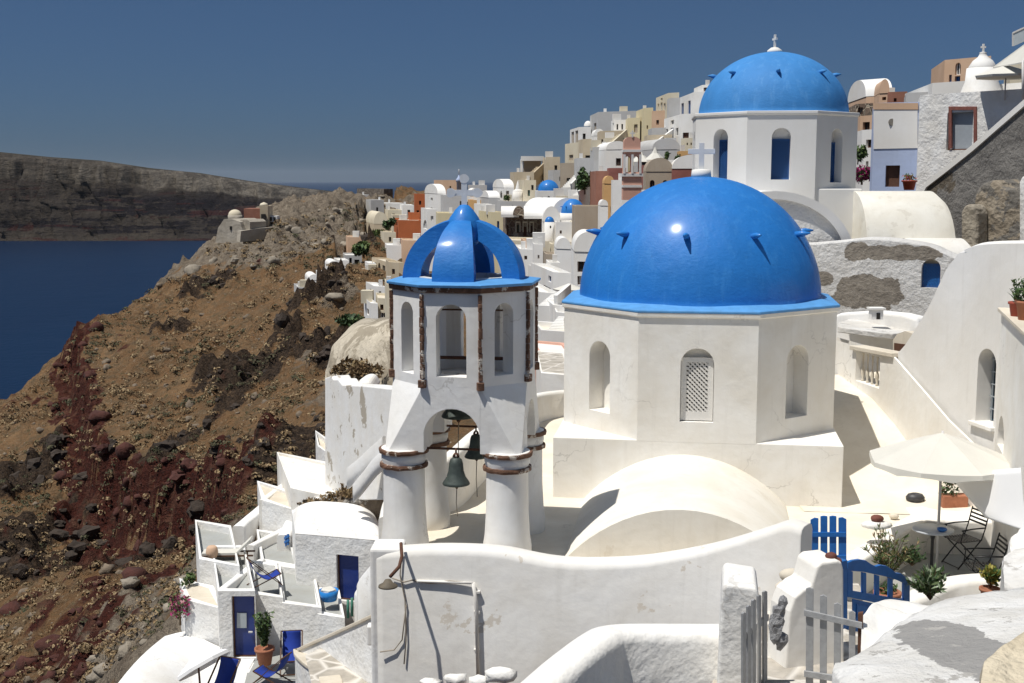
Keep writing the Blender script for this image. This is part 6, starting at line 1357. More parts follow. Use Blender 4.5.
H('white plain house wall behind the bougainvillea', (863,149,190), 62, (853,66), (876,59), WFAR, [('R',.2,.4,.55,.7,LGREY)])
H('tan house on the right skyline with an arched window and blue doors', (944,60,98), 72, (931,78), (990,64), PEACH, [('R',.24,.36,.58,.9,GLASS,True),('R',.11,.17,.38,.6,BW),('R',.24,.36,.32,.55,BW),('L',.5,.75,.15,.5,BW)])
H('long white parapet house under the tan skyline house', (932,83,104), 64, (905,72), (975,58), WFAR, [])
H('low white terrace wall running left from the tan skyline house', (906,93,110), 66, (904,70), (934,62), LGREY)
H('white rounded terrace house at the upper right edge', (1000,84,110), 52, (985,56), (1040,47), WFAR, [])
H('cream house behind the upper right canopy', (1010,62,92), 62, (1004,66), (1050,56), CREAM, [('R',.3,.6,.3,.7,TAUPE)])
# white belfry turret
bf = thing('chimney_turret', 'white round tapering turret with a small domed cap near the upper right', 'turret', P(981,95,52)); a_ = P(981,96,52); zt_ = ZZ(62,52)
q = MB(); q.lathe((a_.x,52,0), [(.86,a_.z-.5),(.80,a_.z+.2),(.66,zt_-.8),(.62,zt_-.25)], 24); q.build('body', W, bf); q = MB(); q.lathe((a_.x,52,0), [(.55,zt_-.25),(.56,zt_-.2),(.40,zt_+.05),(.2,zt_+.2),(.13,zt_+.35),(.15,zt_+.38),(.0001,zt_+.42)], 12); q.build('cap', WFAR, bf)
q = MB(); q.box((a_.x,52,zt_+.55), (.07,.07,.36)); q.box((a_.x,52,zt_+.60), (.2,.06,.07)); q.build('cross', WFAR, bf)
# upper right canopy and parasols
cp = thing('canopy', 'slanting white canvas canopy at the top right edge', 'canopy', P(1010,70,48)); q = MB(); c4 = [P(993,67,48), P(1030,40,46), P(1060,30,46), P(1060,50,44), P(1022,62,45)]; q.loft([c4, [p+Vector((0,0,-.05)) for p in c4]]); q.build('canvas', CANVAS, cp)
q = MB(); q.tube([P(1023,60,45), P(1023,100,45)], .05, 6); q.build('pole', POLE, cp)
gf = thing('glass_fence', 'grey framed glass fence at the very top right corner', 'fence', P(1020,45,50)); q = MB(); f = VP((1013,50),(1050,48)); q.extrude([f(1013,46),f(1050,30),f(1050,16),f(1013,33)], f.n*.04); q.build('pane', PALEGLASS, gf); q = MB(); q.bar(f(1013,33), f(1050,16), .06, .06); q.bar(f(1013,46), f(1013,33), .06, .06); q.build('frame', POLE, gf)
pu = thing('parasol', 'low white parasol under the canopy at the upper right edge', 'parasol', P(1005,85,47)); c_ = P(1006,73,47); q = MB(); q.lathe(c_, [(.0001,.3),(.6,.1),(1.15,-.1),(1.12,-.18)], 8, sm=False); q.build('canopy', CANVAS, pu); q = MB(); q.tube([c_, c_-Vector((0,0,1))], .03, 5); q.build('pole', POLE, pu)

# ---- ruined domed church on the headland ----
rc = thing('headland_church', 'weathered grey church with a small pale dome alone on the headland', 'church', P(222,245,245)); rg = plaster('old_grey_plaster', (.42,.38,.32), var=.3, bs=.5, bd=.2, bscale=1.2, scale=.4)
def rbox(x0,x1,y0,y1,d,dep,mat,name,t_,bev=0):
    a_, b_ = P(x0,(y0+y1)/2,d), P(x1,(y0+y1)/2,d); z0, z1 = ZZ(y1,d), ZZ(y0,d); q = MB(); q.box(((a_.x+b_.x)/2, d+dep/2, (z0+z1)/2), (b_.x-a_.x, dep, z1-z0)); return q.build(name, mat, t_, bevel=bev)
q = MB(); f = VP((215,246),(250,242)); q.extrude([f(x,y) for x,y in ((213,262),(215,244),(218,228),(224,219),(232,219),(240,222),(243,232),(243,262))], f.n*7); q.build('nave', rg, rc)
q = MB(); q.extrude([f(x,y,1) for x,y in ((238,256),(238,222),(241,219.5),(247,219.5),(250,222),(250,256))], f.n*5); q.build('side_vault', rg, rc)
add_dome(rc, 235, 215, 249, 6.5, 5.5, CREAM, drum=1.2, drummat=rg)
q = MB(); q.box(f(231,228,-.05), (.5,.2,.7)); q.build('window', DARK, rc)
ro = thing('ruined_mansion', 'roofless orange-red ruin with a cream porch next to the headland church', 'ruin', P(255,230,252))
rbox(244,260,208.5,225,254,5,TERRA,'wall',ro); rbox(260,268,206,226,252,5,SAND,'porch',ro); q = MB(); q.box(P(263.5,219,251.8), (.9,.3,2)); q.build('door', DARK, ro); q = MB(); q.lathe(P(264,206,253), [(1.0,0),(.7,.5),(.0001,.8)], 10); q.build('pediment', CREAM, ro)
wh = thing('white_hut', 'small white hut with dark windows right of the roofless ruin', 'hut', P(272,224,254)); rbox(269,277,216,222,254,3,WFAR,'wall',wh)
for x in (271, 274.5): q = MB(); q.box(P(x,219,253.9), (.35,.2,.8)); q.build('window', DARK, wh)
rw2 = MB(); f = VP((240,240),(285,250)); rw2.extrude([f(x,y) for x,y in ((240,242),(241,231),(262,228),(285,226),(287,236),(262,240))], f.n*1); tag(rw2.build('terrace_wall', rg), 'grey ruined terrace wall on the headland below the roofless ruin', 'wall')
# ---- more of the crowded middle of the town ----
def stair(label, pts, w_=1.1, n=10, mat=WFAR):
    """a flight of steps with a low wall, climbing along points (px, py, distance)"""
    t_ = thing('stairway', label, 'stairs', P(*pts[0]), 'outdoor stairways of the town'); a_, b_ = P(*pts[0]), P(*pts[-1]); q = MB()
    for k in range(n):
        p = a_.lerp(b_, (k+.5)/n); d_ = (b_-a_); d_.z = 0; L = d_.length/n; q.box((p.x, p.y, p.z-1.0), (max(L, .2)*1.02, w_, 2.0), rz=math.atan2(d_.y, d_.x))
    q.build('steps', mat, t_, weld=False); q = MB(); s_ = (b_-a_).cross(Vector((0,0,1))).normalized()*(w_/2+.1); s_ = s_ if s_.y < 0 else -s_
    q.bar(a_+s_+Vector((0,0,.0)), b_+s_+Vector((0,0,.0)), .22, 1.3); q.build('side_wall', mat, t_); return t_
stair('sandy stairway climbing right below the loggia', [(522,184,198),(541,166,202)], 1.6, 12, SAND)
stair('pale stairway climbing beside the white sloping stair house', [(566,188,170),(584,170,176)], 1.4, 12)
stair('cream stairway under the big plain grey house', [(604,150,168),(622,134,172)], 1.4, 12, CREAM)
stair('white stairway dropping toward the terracotta house', [(575,196,150),(590,186,152)], 1.2, 9)
stair('white stairway between the three-window house and the tents', [(652,146,150),(668,134,154)], 1.3, 10)
stair('white stairway behind the bell tower among the terraced houses', [(546,306,72),(560,294,75)], 1.0, 9)
stair('white stairway beside the white house with pale blue windows', [(556,330,62),(567,316,64)], .9, 9)
EX = [
 ('small white house with a blue door left of the white barrel house', (548,262,272), 96, (546,99), (560,93), WFAR, [('R',.3,.55,0,.6,BW,False,'door')], {}),
 ('low cream house with two dark windows below the small blue dome', (551,244,254), 110, (549,113), (572,106), CREAM, [('R',.2,.32,.3,.65,DARK),('R',.6,.72,.3,.65,DARK)], {}),
 ('white vaulted house peeping above the tan house with a dark window', (556,249,256), 102, (554,106), (571,99), WFAR, [], dict(roof='vault', rise=.9)),
 ('grey shaded white house with a blue window behind the drum', (560,304,318), 74, (558,77), (574,71), LGREY, [('R',.3,.5,.3,.7,BW)], {}),  # plain grey plaster all over
 ('white house with an arched grey door under the small white parasol', (556,312,330), 68, (554,71), (572,65), WFAR, [('R',.3,.55,0,.6,LGREY,True,'door')], {}),
 ('white block with three small square windows left of the pale-windowed house', (536,268,284), 98, (528,102), (546,95), WFAR, [('R',.15,.28,.5,.75,DARK),('R',.42,.55,.5,.75,DARK),('R',.7,.83,.5,.75,DARK)], {}),
 ('peach house with one window behind the bell tower crown, right side', (524,240,252), 118, (521,122), (538,114), PEACH, [('R',.4,.6,.3,.65,DARK)], {}),
 ('tiny white hut with a vaulted roof between the ochre house and the white slab', (600,206,216), 108, (598,110), (608,106), WFAR, [], dict(roof='vault', rise=.5)),
 ('cream house with brown shutters above the beige retaining wall', (586,212,226), 124, (583,128), (601,121), CREAM, [('R',.2,.35,.3,.7,BROWNW),('R',.6,.75,.3,.7,BROWNW)], {}),
 ('white house with a flat roof left of the ivy', (571,190,206), 155, (568,160), (582,151), WFAR, [('R',.3,.5,.3,.6,DARK)], {}),
 ('pale cream house with a dark arched door below the white stair house', (556,196,206), 150, (553,155), (568,146), CREAM, [('R',.3,.5,0,.6,DARK,True,'door')], {}),
 ('small grey-white house with two slots left of the yellow cube house', (614,120,134), 184, (611,188), (626,180), WFAR, [('R',.2,.35,.3,.7,DARK),('R',.6,.75,.3,.7,DARK)], {}),
 ('white vaulted shed in front of the big plain grey house', (594,136,148), 186, (591,190), (604,182), WFAR, [('R',.35,.6,.1,.7,DARK,True)], dict(roof='vault', rise=1.0)),
 ('white house with a shaded terrace right of the low white roofed house', (668,146,156), 140, (665,143), (678,137), WFAR, [('R',.1,.8,.1,.6,DARK)], {}),
 ('cream wall house with small vents above the orange-brown cube', (684,138,150), 140, (681,143), (697,137), CREAM, [('R',.2,.3,.4,.6,DARK),('R',.5,.6,.4,.6,DARK)], {}),
 ('white house with a dark door between the tan gable and the maroon house', (664,160,172), 124, (662,127), (676,121), WFAR, [('R',.4,.62,0,.6,DARK,False,'door')], {}),
 ('pale house with a terrace parapet left of the long orange house', (384,232,244), 234, (380,240), (396,230), CREAM, [('R',.4,.6,.2,.6,DARK)], {}),
 ('small white house just above the sandy wing', (368,263,272), 196, (365,201), (376,193), WFAR, [('R',.3,.5,.2,.6,DARK)], {}),
 ('white terraced house with a grey door below the sandy building', (374,286,298), 140, (366,146), (386,136), WFAR, [('L',.3,.5,0,.6,LGREY,False,'door'),('R',.4,.6,.3,.6,DARK)], {}),
 ('narrow beige house with two stacked windows left of the tower lantern', (389,262,292), 150, (386,155), (399,146), SAND, [('R',.3,.6,.6,.78,DARK),('R',.3,.6,.2,.4,DARK)], {}),
 ('white crenellated terrace house above the yellow house with a blue window', (478,204,212), 174, (474,178), (492,171), WFAR, [], {}),
 ('pale grey low house with an orange awning on the skyline', (452,190,197), 214, (449,219), (466,210), LGREY, [('R',.1,.5,.3,.8,ORNG)], {}),
]
for lb, M_, d_, L_, R_, mt, wn, kw in EX: H(lb, M_, d_, L_, R_, mt, wn, **kw)
# chimneys and roof huts on the flat roofs
rnc = random.Random(5)
for o in [o for o in bpy.data.objects if o.get('group') == 'houses of the cliffside town']:
    rf = [c for c in o.children if c.name.startswith('roof')]
    if not rf or rnc.random() < .5 or math.hypot(o.location.x, o.location.y) < 90: continue
    vs_ = [Vector(v.co) for v in rf[0].data.vertices]; c = sum(vs_, Vector())/len(vs_); v = vs_[rnc.randrange(len(vs_))]; p = c.lerp(v, .55); dd = math.hypot(p.x, p.y); s_ = min(1, dd/120)
    q = MB(); q.box(p+Vector((0,0,.4*s_)), (.45*s_, .45*s_, .8*s_+.2)); q.build('chimney', WFAR, o, weld=False)
    if rnc.random() < .35:
        v = vs_[(vs_.index(v)+1) % len(vs_)]; p = c.lerp(v, .5); q = MB(); q.box(p+Vector((0,0,.5)), (1.2*s_, 1.2*s_, 1.3)); q.build('roof_hut', rnc.choice([WFAR, CREAM, WFAR]), o, weld=False)
# ================= the terraced houses at the lower left =================
GL = 'white terraced houses at the lower left'
def HL(label, M, d, L, Rr, wins=(), mat=None, name='house', cat='house', **k):
    k.setdefault('ext', 6); return house(name, label, cat, M, d, L, Rr, mat or W2, wins, group=GL, **k)
W2 = plaster('brushed_whitewash', (.80,.80,.79), var=.06, bs=.7, bd=.035, bscale=7, streak=.02)
# vaulted house with the navy door
vh, vi = HL('white house with a bulging vaulted roof and a navy blue door', (296,534,598), 45.3, (293,48.7), (386,44.3), [('R',.455,.70,.03,.74,DBLUE,False,'door')], ext=5, par=.02)
m_, r_, b_, l_ = vi['m'], vi['r'], vi['b'], vi['l']; hz = ZZ(499,47.4)-vi['zt']; q = MB(); rows_ = []
for i in range(21):
    u = i/20; r2 = []
    for j in range(17):
        v = j/16; p_ = m_+(r_-m_)*u+(l_-m_)*v; uu, vv = 2*u-1, 2*v-1
        r2.append((p_.x, p_.y, vi['zt']+hz*max(0, (1-abs(uu)**3.2))**.6*max(0, 1-abs(vv)**2.2)**.75+.02))
    rows_.append(r2)
q.loft(rows_, 0, True, closed=False); q.build('vault_roof', W, vh, weld=False)
q = MB(); f = VP((296,46),(386,45)); q.extrude([f(341,560,-.0),f(353,560,-.0),f(353,552,-.0),f(341,552,-.0)], f.n*.02)
# door building with its terrace on top
db, di = HL('white terrace house with a navy blue door with one pale pane, beside the potted shrub', (219,591,664), 42, (214,47.5), (256,42), [('R',.36,.98,.08,.93,DBLUE,False,'door')], par=.42, roofmat=TERFL)
f = VP((219,42,627),(256,42)); q = MB(); q.extrude([f(237,628,.15),f(246.5,628,.15),f(246.5,613,.15),f(237,613,.15)], f.n*.03); dd = [o for o in db.children if o.name.startswith('door')]; q.build('pane', PALEGLASS, db)
q = MB(); q.box(f(250.5,632,.12), (.14,.06,.05)); q.build('handle', POLE, db)
HL('white recessed wall house between the navy door and the low terraces', (256,594,664), 43, (253,47), (284,42.6), par=.3, roofmat=TERFL)
HL('white low terrace block under the vaulted house, with a grey floor', (283,603,650), 42.5, (280,47), (322,42), par=.25, roofmat=TERFL)
HL('small white square planter block right of the low terrace block', (318,614,650), 42, (315,45), (345,41.6), par=.25, roofmat=TERFL)
HL('white corner block of the upper grey terrace with the sun lounger', (200,559,600), 45.5, (197,51), (240,44.6), par=.3, roofmat=TERFL)
HL('white stepped block between the lounger terrace and the vaulted house', (262,561,600), 47.5, (258,52), (298,46.8), par=.2, roofmat=TERFL)
HL('white plain block left under the lounger terrace, with bulging plaster', (186,600,650), 43.5, (181,46), (222,42.6), par=.02)
HL('white cream-roofed house with a long low parapet higher up the slope', (291,488,512), 51, (278,58), (348,48.9), mat=WCREAM, par=.12, roofmat=WCREAM)
HL('white step block under the cream-roofed house', (262,500,528), 52.5, (258,56), (296,50.8), par=.12)
HL('small white annex with a tiny dark opening beside the tall peeling wall', (318,446,478), 62, (316,66), (330,60), [('R',.4,.7,.4,.65,DARK)])
# white walls running diagonally
def dwall(label, pts, th=.35, mat=None, drop=3, name='parapet', rnd=.4):
    q = MB(); pth = smooth_path([P(*p) for p in pts], 4); ribbon(q, pth, [p.z-drop for p in pth], th, rnd=rnd); return tag(q.build(name, mat or W, weld=True, wob=.01), label, 'wall')
dwall('long cream parapet edging the cream-roofed house towards the sea', [(262,500,52.5),(283,484,56),(302,470,59.5),(322,470,56)], .3, WCREAM)
dwall('white diagonal parapet descending to the lounger terrace', [(238,526,51),(256,511,54),(274,496,57)], .5)
dwall('thin white diagonal wall above the small blue gate', [(250,545,49),(270,535,50.5),(296,522,52),(306,515,53)], .3)
dwall('thick curved white parapet right of the navy door', [(394,532,41),(385,548,41.5),(373,566,42),(361,582,42.5),(356,596,42.5)], .45)
dwall('white parapet edging the blue chair terrace', [(222,588,42.3),(235,578,44),(250,566,46),(262,559,47.5)], .28, drop=1.5)
dwall('upper white stair parapet beside the tall peeling wall', [(348,468,45.6),(360,458,45.2),(372,447,44.8),(384,436,44.4)], .16, drop=.8, rnd=.15)
dwall('lower white stair parapet above the rubble', [(354,484,45.2),(364,472,44.9),(376,457,44.5),(390,446,44.1)], .16, drop=.7, rnd=.15)
dwall('white parapet stub rising left of the vaulted house', [(284,535,49.5),(291,522,51),(299,508,53)], .6)
# tall white wall with peeling plaster
f = VP((325,52,430),(392,44)); q = MB(); pw_ = plaster('peeling_tall_wall', (.79,.785,.77), var=.06, bs=.3, bd=.03, bscale=5, stain=((.36,.31,.24), .75, .60, .85))
poly_slab(q, f, [(325,500),(325,378),(331,376),(333,379.5),(338,379.5),(342,385),(365,386),(392,389),(392,500)], .8); tag(q.build('tall_wall', pw_, bevel=.04), 'tall white plastered wall with peeling patches left of the bell tower', 'wall')
bmo = P(366,392,53); q = MB(); 
poly_slab(q, VP((350,54),(385,54)), [(352,394),(354,388),(362,382),(370,382),(376,392)], 2.5); tag(q.build('cistern_vault', WCREAM, bevel=.2, seg=3), 'small white vaulted hump behind the tall peeling wall', 'roof')
# the patched cave roof below the green bush
q = MB(); f = VP((330,68),(395,62)); rows_ = []
tp_ = smooth_path([(330,366,0),(336,350,0),(345,336,0),(352,330,0),(362,327,0),(375,329,0),(388,326,0),(402,328,0)], 5); 
front = [f(p.x, 372) for p in tp_]; mid_ = [f(p.x, p.y+ (366-p.y)*.45) for p in tp_]; top_ = [f(p.x, p.y) for p in tp_]; back = [p+Vector((0,4,.1)) for p in top_]; back2 = [p+Vector((0,5,-2)) for p in top_]
rws = [[p+Vector((0,-2.6,-1)) for p in front], [p+Vector((0,-2.2,0)) for p in front], [p+Vector((0,-1.3,0)) for p in mid_], top_, back, back2]
rws = [[p+Vector((.5*noise.noise(p*.5), .5*noise.noise(p*.6+Vector((5,0,0))), .35*noise.noise(p*.7))) for p in r] for r in rws]
q.loft(rws, 0, True, closed=False); mcv = plaster('patched_cave_roof', (.56,.50,.40), var=.3, bs=.8, bd=.10, bscale=3, stain=((.28,.24,.18), .45, .50, .85)); tag(q.build('cave_roof', mcv, weld=True), 'rounded cream plaster cave roof with grey-brown patches above the tall wall', 'roof')
# stairs by the navy door
q = MB()
for k in range(7): a_ = P(226,660+k*4.2,41.3-k*.32); b_ = P(254,660+k*4.2,41.3-k*.32); q.box(((a_.x+b_.x)/2, a_.y-.3, a_.z-.5), (b_.x-a_.x, .9, 1.0))
tag(q.build('steps', W2, bevel=.02), 'white steps leading down in front of the navy door', 'steps')
# lower grey terrace
q = MB(); a_ = [G(x, y, ZZ(664,41)) for x, y in ((250,662),(345,640),(400,700),(380,760),(225,760))]; q.face(a_); struct(q.build('grey_terrace', TERFL))
# white plastered slope at the bottom
q = MB(); A_ = [P(x,y,d) for x,y,d in ((165,636,45),(190,631,44),(205,640,43),(222,648,42))]; B_ = [P(x,y,d) for x,y,d in ((95,715,36),(130,730,35.5),(170,735,35.5),(215,730,36))]
rows_ = [[a.lerp(b, t)+Vector((0,0,.5*math.sin(PI*t)*(1-abs(i-1.5)/3))) for i, (a, b) in enumerate(zip(smooth_path(A_,4), smooth_path(B_,4)))] for t in [k/10 for k in range(11)]]
q.loft(rows_, 0, True, closed=False); q.face([p-Vector((0,0,0)) for p in rows_[-1]]+[rows_[-1][-1]-Vector((0,0,3)), rows_[-1][0]-Vector((0,0,3))])
q.loft([[r[0] for r in rows_], [r[0]-Vector((0,0,4)) for r in rows_]], 0, closed=False); q.loft([[r[-1] for r in rows_], [r[-1]-Vector((0,0,4)) for r in rows_]], 0, closed=False)
tag(q.build('plaster_slope', W, weld=False), 'smooth white plastered roof slope at the bottom left beside the steps', 'roof')
# translucent-white parasol above it, seen from above
pa = thing('parasol', 'large flat white parasol tilted over the bottom left terrace', 'parasol', P(203,700,37.9)); c_ = P(203,664,38.5); q = MB(); ax = Vector((-.50,.28,.80)).normalized(); u_ = ax.cross(Vector((0,1,0))).normalized(); v_ = ax.cross(u_)
cir = lambda r, h: [c_+ax*h+(u_*math.cos(2*PI*i/8)+v_*math.sin(2*PI*i/8))*r for i in range(8)]
q.loft([cir(.02,.45), cir(.95,0), cir(.95,-.1)], 0, False, caps=(False, False)); o = q.build('canopy', CANVAS2, pa, weld=False); s_ = o.modifiers.new('t','SOLIDIFY'); s_.thickness = .01
q = MB(); q.tube([c_+ax*.4, P(203,720,37.9)], .035, 8); q.build('pole', RUST, pa)
# sloping ramp wall with a cream cap, flagged floor
mb = MB(); pth = smooth_path([P(*p) for p in ((402,604,25.5),(380,614,26.5),(345,630,28),(318,642,29.3),(303,650,30),(312,661,28.5),(326,671,27.5),(333,690,26),(335,730,24))], 3); ribbon(mb, pth, [p.z-5 for p in pth], .42, rnd=.05, sm=False); rwl = thing('ramp_wall', 'white ramp wall with a worn cream cap turning a corner at the lower left of the tower', 'wall', pth[8]); mb.build('wall', W2, rwl)
mb = MB(); ribbon(mb, [p+Vector((0,0,.03)) for p in pth], [p.z-.05 for p in pth], .50, rnd=.1, sm=False); mb.build('cap', CAP, rwl)
zf = ZZ(650,27)-.6; q = MB(); q.face([G(x,y,zf) for x,y in ((305,655),(392,615),(400,760),(330,760))]); struct(q.build('flagstones', PAVE))
q = MB(); c_ = P(376,634,24.5); q.box(c_, (.35,.25,.42)); tag(q.build('meter_box', WFAR, bevel=.03), 'small white meter box beside the corner pier', 'box')
# potted shrub
pz = P(265,664,40.5); potted('potted_shrub', 'tall feathery green shrub in a terracotta pot beside the navy door', 'potted plant', pz, .32, .58, POT, 'tall', 46, size=.10, hh=1.3, seed=21, lm=[LEAF[1], LEAF[2], LEAF[0]])
# deck chairs
def deck_chair(label, loc, rz, s=1.0, cloth=BCLOTH, group='blue deck chairs'):
    t_ = thing('deck_chair', label, 'deck chair', loc, group); M_ = Matrix.Translation(loc)@Matrix.Rotation(rz, 4, 'Z')@Matrix.Scale(s, 4); T = lambda x, y, z: M_@Vector((x, y, z))
    for sd in (-1, 1):
        q = MB(); q.bar(T(sd*.30,.62,.02), T(sd*.30,-.42,.95), .04*s, .025*s); q.build('frame_rail', WOODF, t_)
        q = MB(); q.bar(T(sd*.27,-.45,.02), T(sd*.27,.58,.42), .04*s, .025*s); q.build('frame_rail', WOODF, t_)
    q = MB(); q.bar(T(-.3,-.42,.95), T(.3,-.42,.95), .035*s, .035*s); q.build('crossbar', WOODF, t_); q = MB(); q.bar(T(-.27,.58,.42), T(.27,.58,.42), .035*s, .035*s); q.build('crossbar', WOODF, t_); q = MB(); q.bar(T(-.3,.6,.04), T(.3,.6,.04), .03*s, .03*s); q.build('crossbar', WOODF, t_)
    q = MB(); pr = [(-.41,.95),(-.33,.72),(-.15,.45),(.1,.28),(.35,.29),(.56,.42)]; pr = [(p.x, p.y) for p in smooth_path([(a, b, 0) for a, b in pr], 4)]
    q.loft([[T(-.26, y, z) for y, z in pr], [T(.26, y, z) for y, z in pr]], 0, True, closed=False); o = q.build('sling', cloth, t_, weld=False); sm_ = o.modifiers.new('t','SOLIDIFY'); sm_.thickness = .01; return t_
zt2 = di['zt']-.42
deck_chair('blue deck chair alone on the grey terrace above the navy door', G(262,586,zt2), R(-65), 1.1)
deck_chair('blue deck chair facing the camera on the lower grey terrace', G(292,668,ZZ(664,41)+.02), R(-172), 1.2)
deck_chair('blue deck chair seen from its side, next to the terracotta pot', G(275,684,ZZ(664,41)+.02), R(70), 1.1)
deck_chair('blue deck chair at the bottom edge by the white steps', P(222,700,38.5), R(160), 1.3)
# sun lounger
lo2 = thing('sun_lounger', 'white cushioned sun lounger with raised back on the upper terrace', 'lounger', P(232,556,46.5)); c_ = P(228,553,46.5); M_ = Matrix.Translation(c_)@Matrix.Rotation(R(4), 4, 'Z'); T = lambda x, y, z: M_@Vector((x, y, z))
q = MB(); q.loft([[T(-.95,-.3,.0),T(-.95,.3,.0),T(-.95,.3,.09),T(-.95,-.3,.09)],[T(.35,-.3,.0),T(.35,.3,.0),T(.35,.3,.09),T(.35,-.3,.09)],[T(.95,-.3,.52),T(.95,.3,.52),T(.90,.3,.60),T(.90,-.3,.60)]]); q.build('cushion', CANVAS, lo2)
for x in (-.8, .3, .7):
    for y in (-.28, .28): q = MB(); q.bar(T(x,y,-.32), T(x,y,.0), .05, .05); q.build('leg', WOODF, lo2)
q = MB(); q.bar(T(-.95,-.3,-.03), T(1.0,-.3,-.03), .05, .06); q.bar(T(-.95,.3,-.03), T(1.0,.3,-.03), .05, .06); q.build('frame', WOODF, lo2)
c_ = P(212,552,46); q = MB(); q.lathe(c_, [(.0001,-.25),(.18,-.2),(.24,0),(.2,.18),(.14,.24),(.0001,.22)], 16); tag(q.build('clay_jar', PEACH), 'round peach clay jar at the foot of the sun lounger', 'jar')
bt2 = thing('blue_tub', 'bright blue plastic tub with washing on the wall below the vaulted house', 'tub', P(329,599,43)); c_ = P(329,600,43.2); q = MB(); q.lathe(c_, [(.0001,0),(.28,0),(.36,.38),(.33,.38),(.26,.05),(.0001,.05)], 16); q.build('tub', BLUEPLASTIC, bt2); q = MB(); ico(q, c_+Vector((0,0,.36)), .28, 2, (1,1,.4), .15); q.build('washing', CANVAS, bt2)
gb = thing('small_gate', 'tiny blue picket gate on the white parapet left of the vaulted house', 'gate', P(284,548,49.5)); f = VP((279,49.5),(289,49.0))
for k in range(4): q = MB(); q.extrude([f(279+k*2.6,549-k*1.3),f(280.6+k*2.6,549-k*1.3),f(280.6+k*2.6,538-k*1.3),f(279+k*2.6,538-k*1.3)], f.n*.04); q.build('picket', GBLUE, gb)
q = MB(); q.bar(f(279,545), f(289,540), .05, .08); q.bar(f(279,541), f(289,536), .05, .08); q.build('rail', GBLUE, gb)
q = MB(); q.tube([P(348,618,40.8), P(348,600,40.8)], .05, 6); q.tube([P(352,616,40.6), P(352,598,40.6)], .05, 6); tag(q.build('green_posts', simple('green_paint', (.05,.2,.14))), 'pair of short green posts on the low terrace', 'post')
ch_ = thing('chimney_pot', 'tiny white arched chimney at the left shoulder of the vaulted house', 'chimney', P(318,506,50)); q = MB(); q.box(P(318,504,50), (.35,.35,.6)); q.build('stack', W, ch_, bevel=.05); q = MB(); q.box(P(318,505,50)+Vector((0,-.17,0)), (.14,.03,.2)); q.build('flue', DARK, ch_)

# ================= grade the ground round the buildings so nothing is buried =================
Xg, Yg = X, Y
for o in [o for o in bpy.data.objects if o.type == 'EMPTY' and o.get('category') in ('house','ruin','church','chapel','hut','loggia','stairs') and o.location.y > 36]:
    vs_ = [Vector(v.co) for c in o.children if c.type == 'MESH' for v in c.data.vertices if len(c.data.vertices)]
    x0, x1 = min(v.x for v in vs_), max(v.x for v in vs_); y0, y1 = min(v.y for v in vs_), max(v.y for v in vs_); p = o.location; zb_ = p.z
    if x1-x0 > 60 or x0 > 30: continue
    mk_ = (Xg > x0-.3) & (Xg < x1+.3) & (Yg > y0-.3) & (Yg < y1+.3); Zt[mk_] = np.minimum(Zt[mk_], zb_+.4)
    bk_ = 16.0; k_ = Yg/p.y; lx0, lx1 = x0*k_-1.0, x1*k_+1.0
    mk_ = (Yg <= y0+.5) & (Yg > y0-bk_) & (Xg > lx0) & (Xg < lx1); lim = zb_*k_+.15+.1*n2-np.clip(0, 0, 1); Zt[mk_] = np.minimum(Zt[mk_], (lim+np.clip((y0-bk_+6-Yg)/6, 0, 1)*6)[mk_])
co_[:, 2] = Zt.ravel(); me_ = bpy.data.objects['caldera_slope'].data; me_.vertices.foreach_set('co', co_.ravel()); me_.update()
# ================= vegetation and loose rock on the slope =================
rn = random.Random(77)
def vis_pt(px, py, lo=20, hi=340):
    """where the view ray meets the slope"""
    r = ray(px, py); d = lo
    while d < hi:
        if r.z*d/r.y < ground_z(r.x*d/r.y, d): return (r.x*d/r.y, d)
        d += .5+d*.004
    return None
def inpoly(x, y, poly):
    c = False; j = len(poly)-1
    for i in range(len(poly)):
        if (poly[i][1] > y) != (poly[j][1] > y) and x < (poly[j][0]-poly[i][0])*(y-poly[i][1])/(poly[j][1]-poly[i][1])+poly[i][0]: c = not c
        j = i
    return c
region = [(0,415),(70,345),(190,262),(230,240),(300,215),(385,200),(400,250),(375,300),(330,370),(330,470),(270,500),(215,550),(190,600),(150,640),(100,683),(0,683)]
def smp(nm, x, y):
    i = min(nx-2, max(0, bisect.bisect_left(xs, x)-1)); j = min(ny-2, max(0, bisect.bisect_left(ys, y)-1)); return {'l': lm, 'p': pm_, 'r': red}[nm][j, i]
scrub = MB(); rk = {'l': MB(), 'p': MB(), 'r': MB(), 'g': MB()}; n_s = n_r = 0
tries = 0
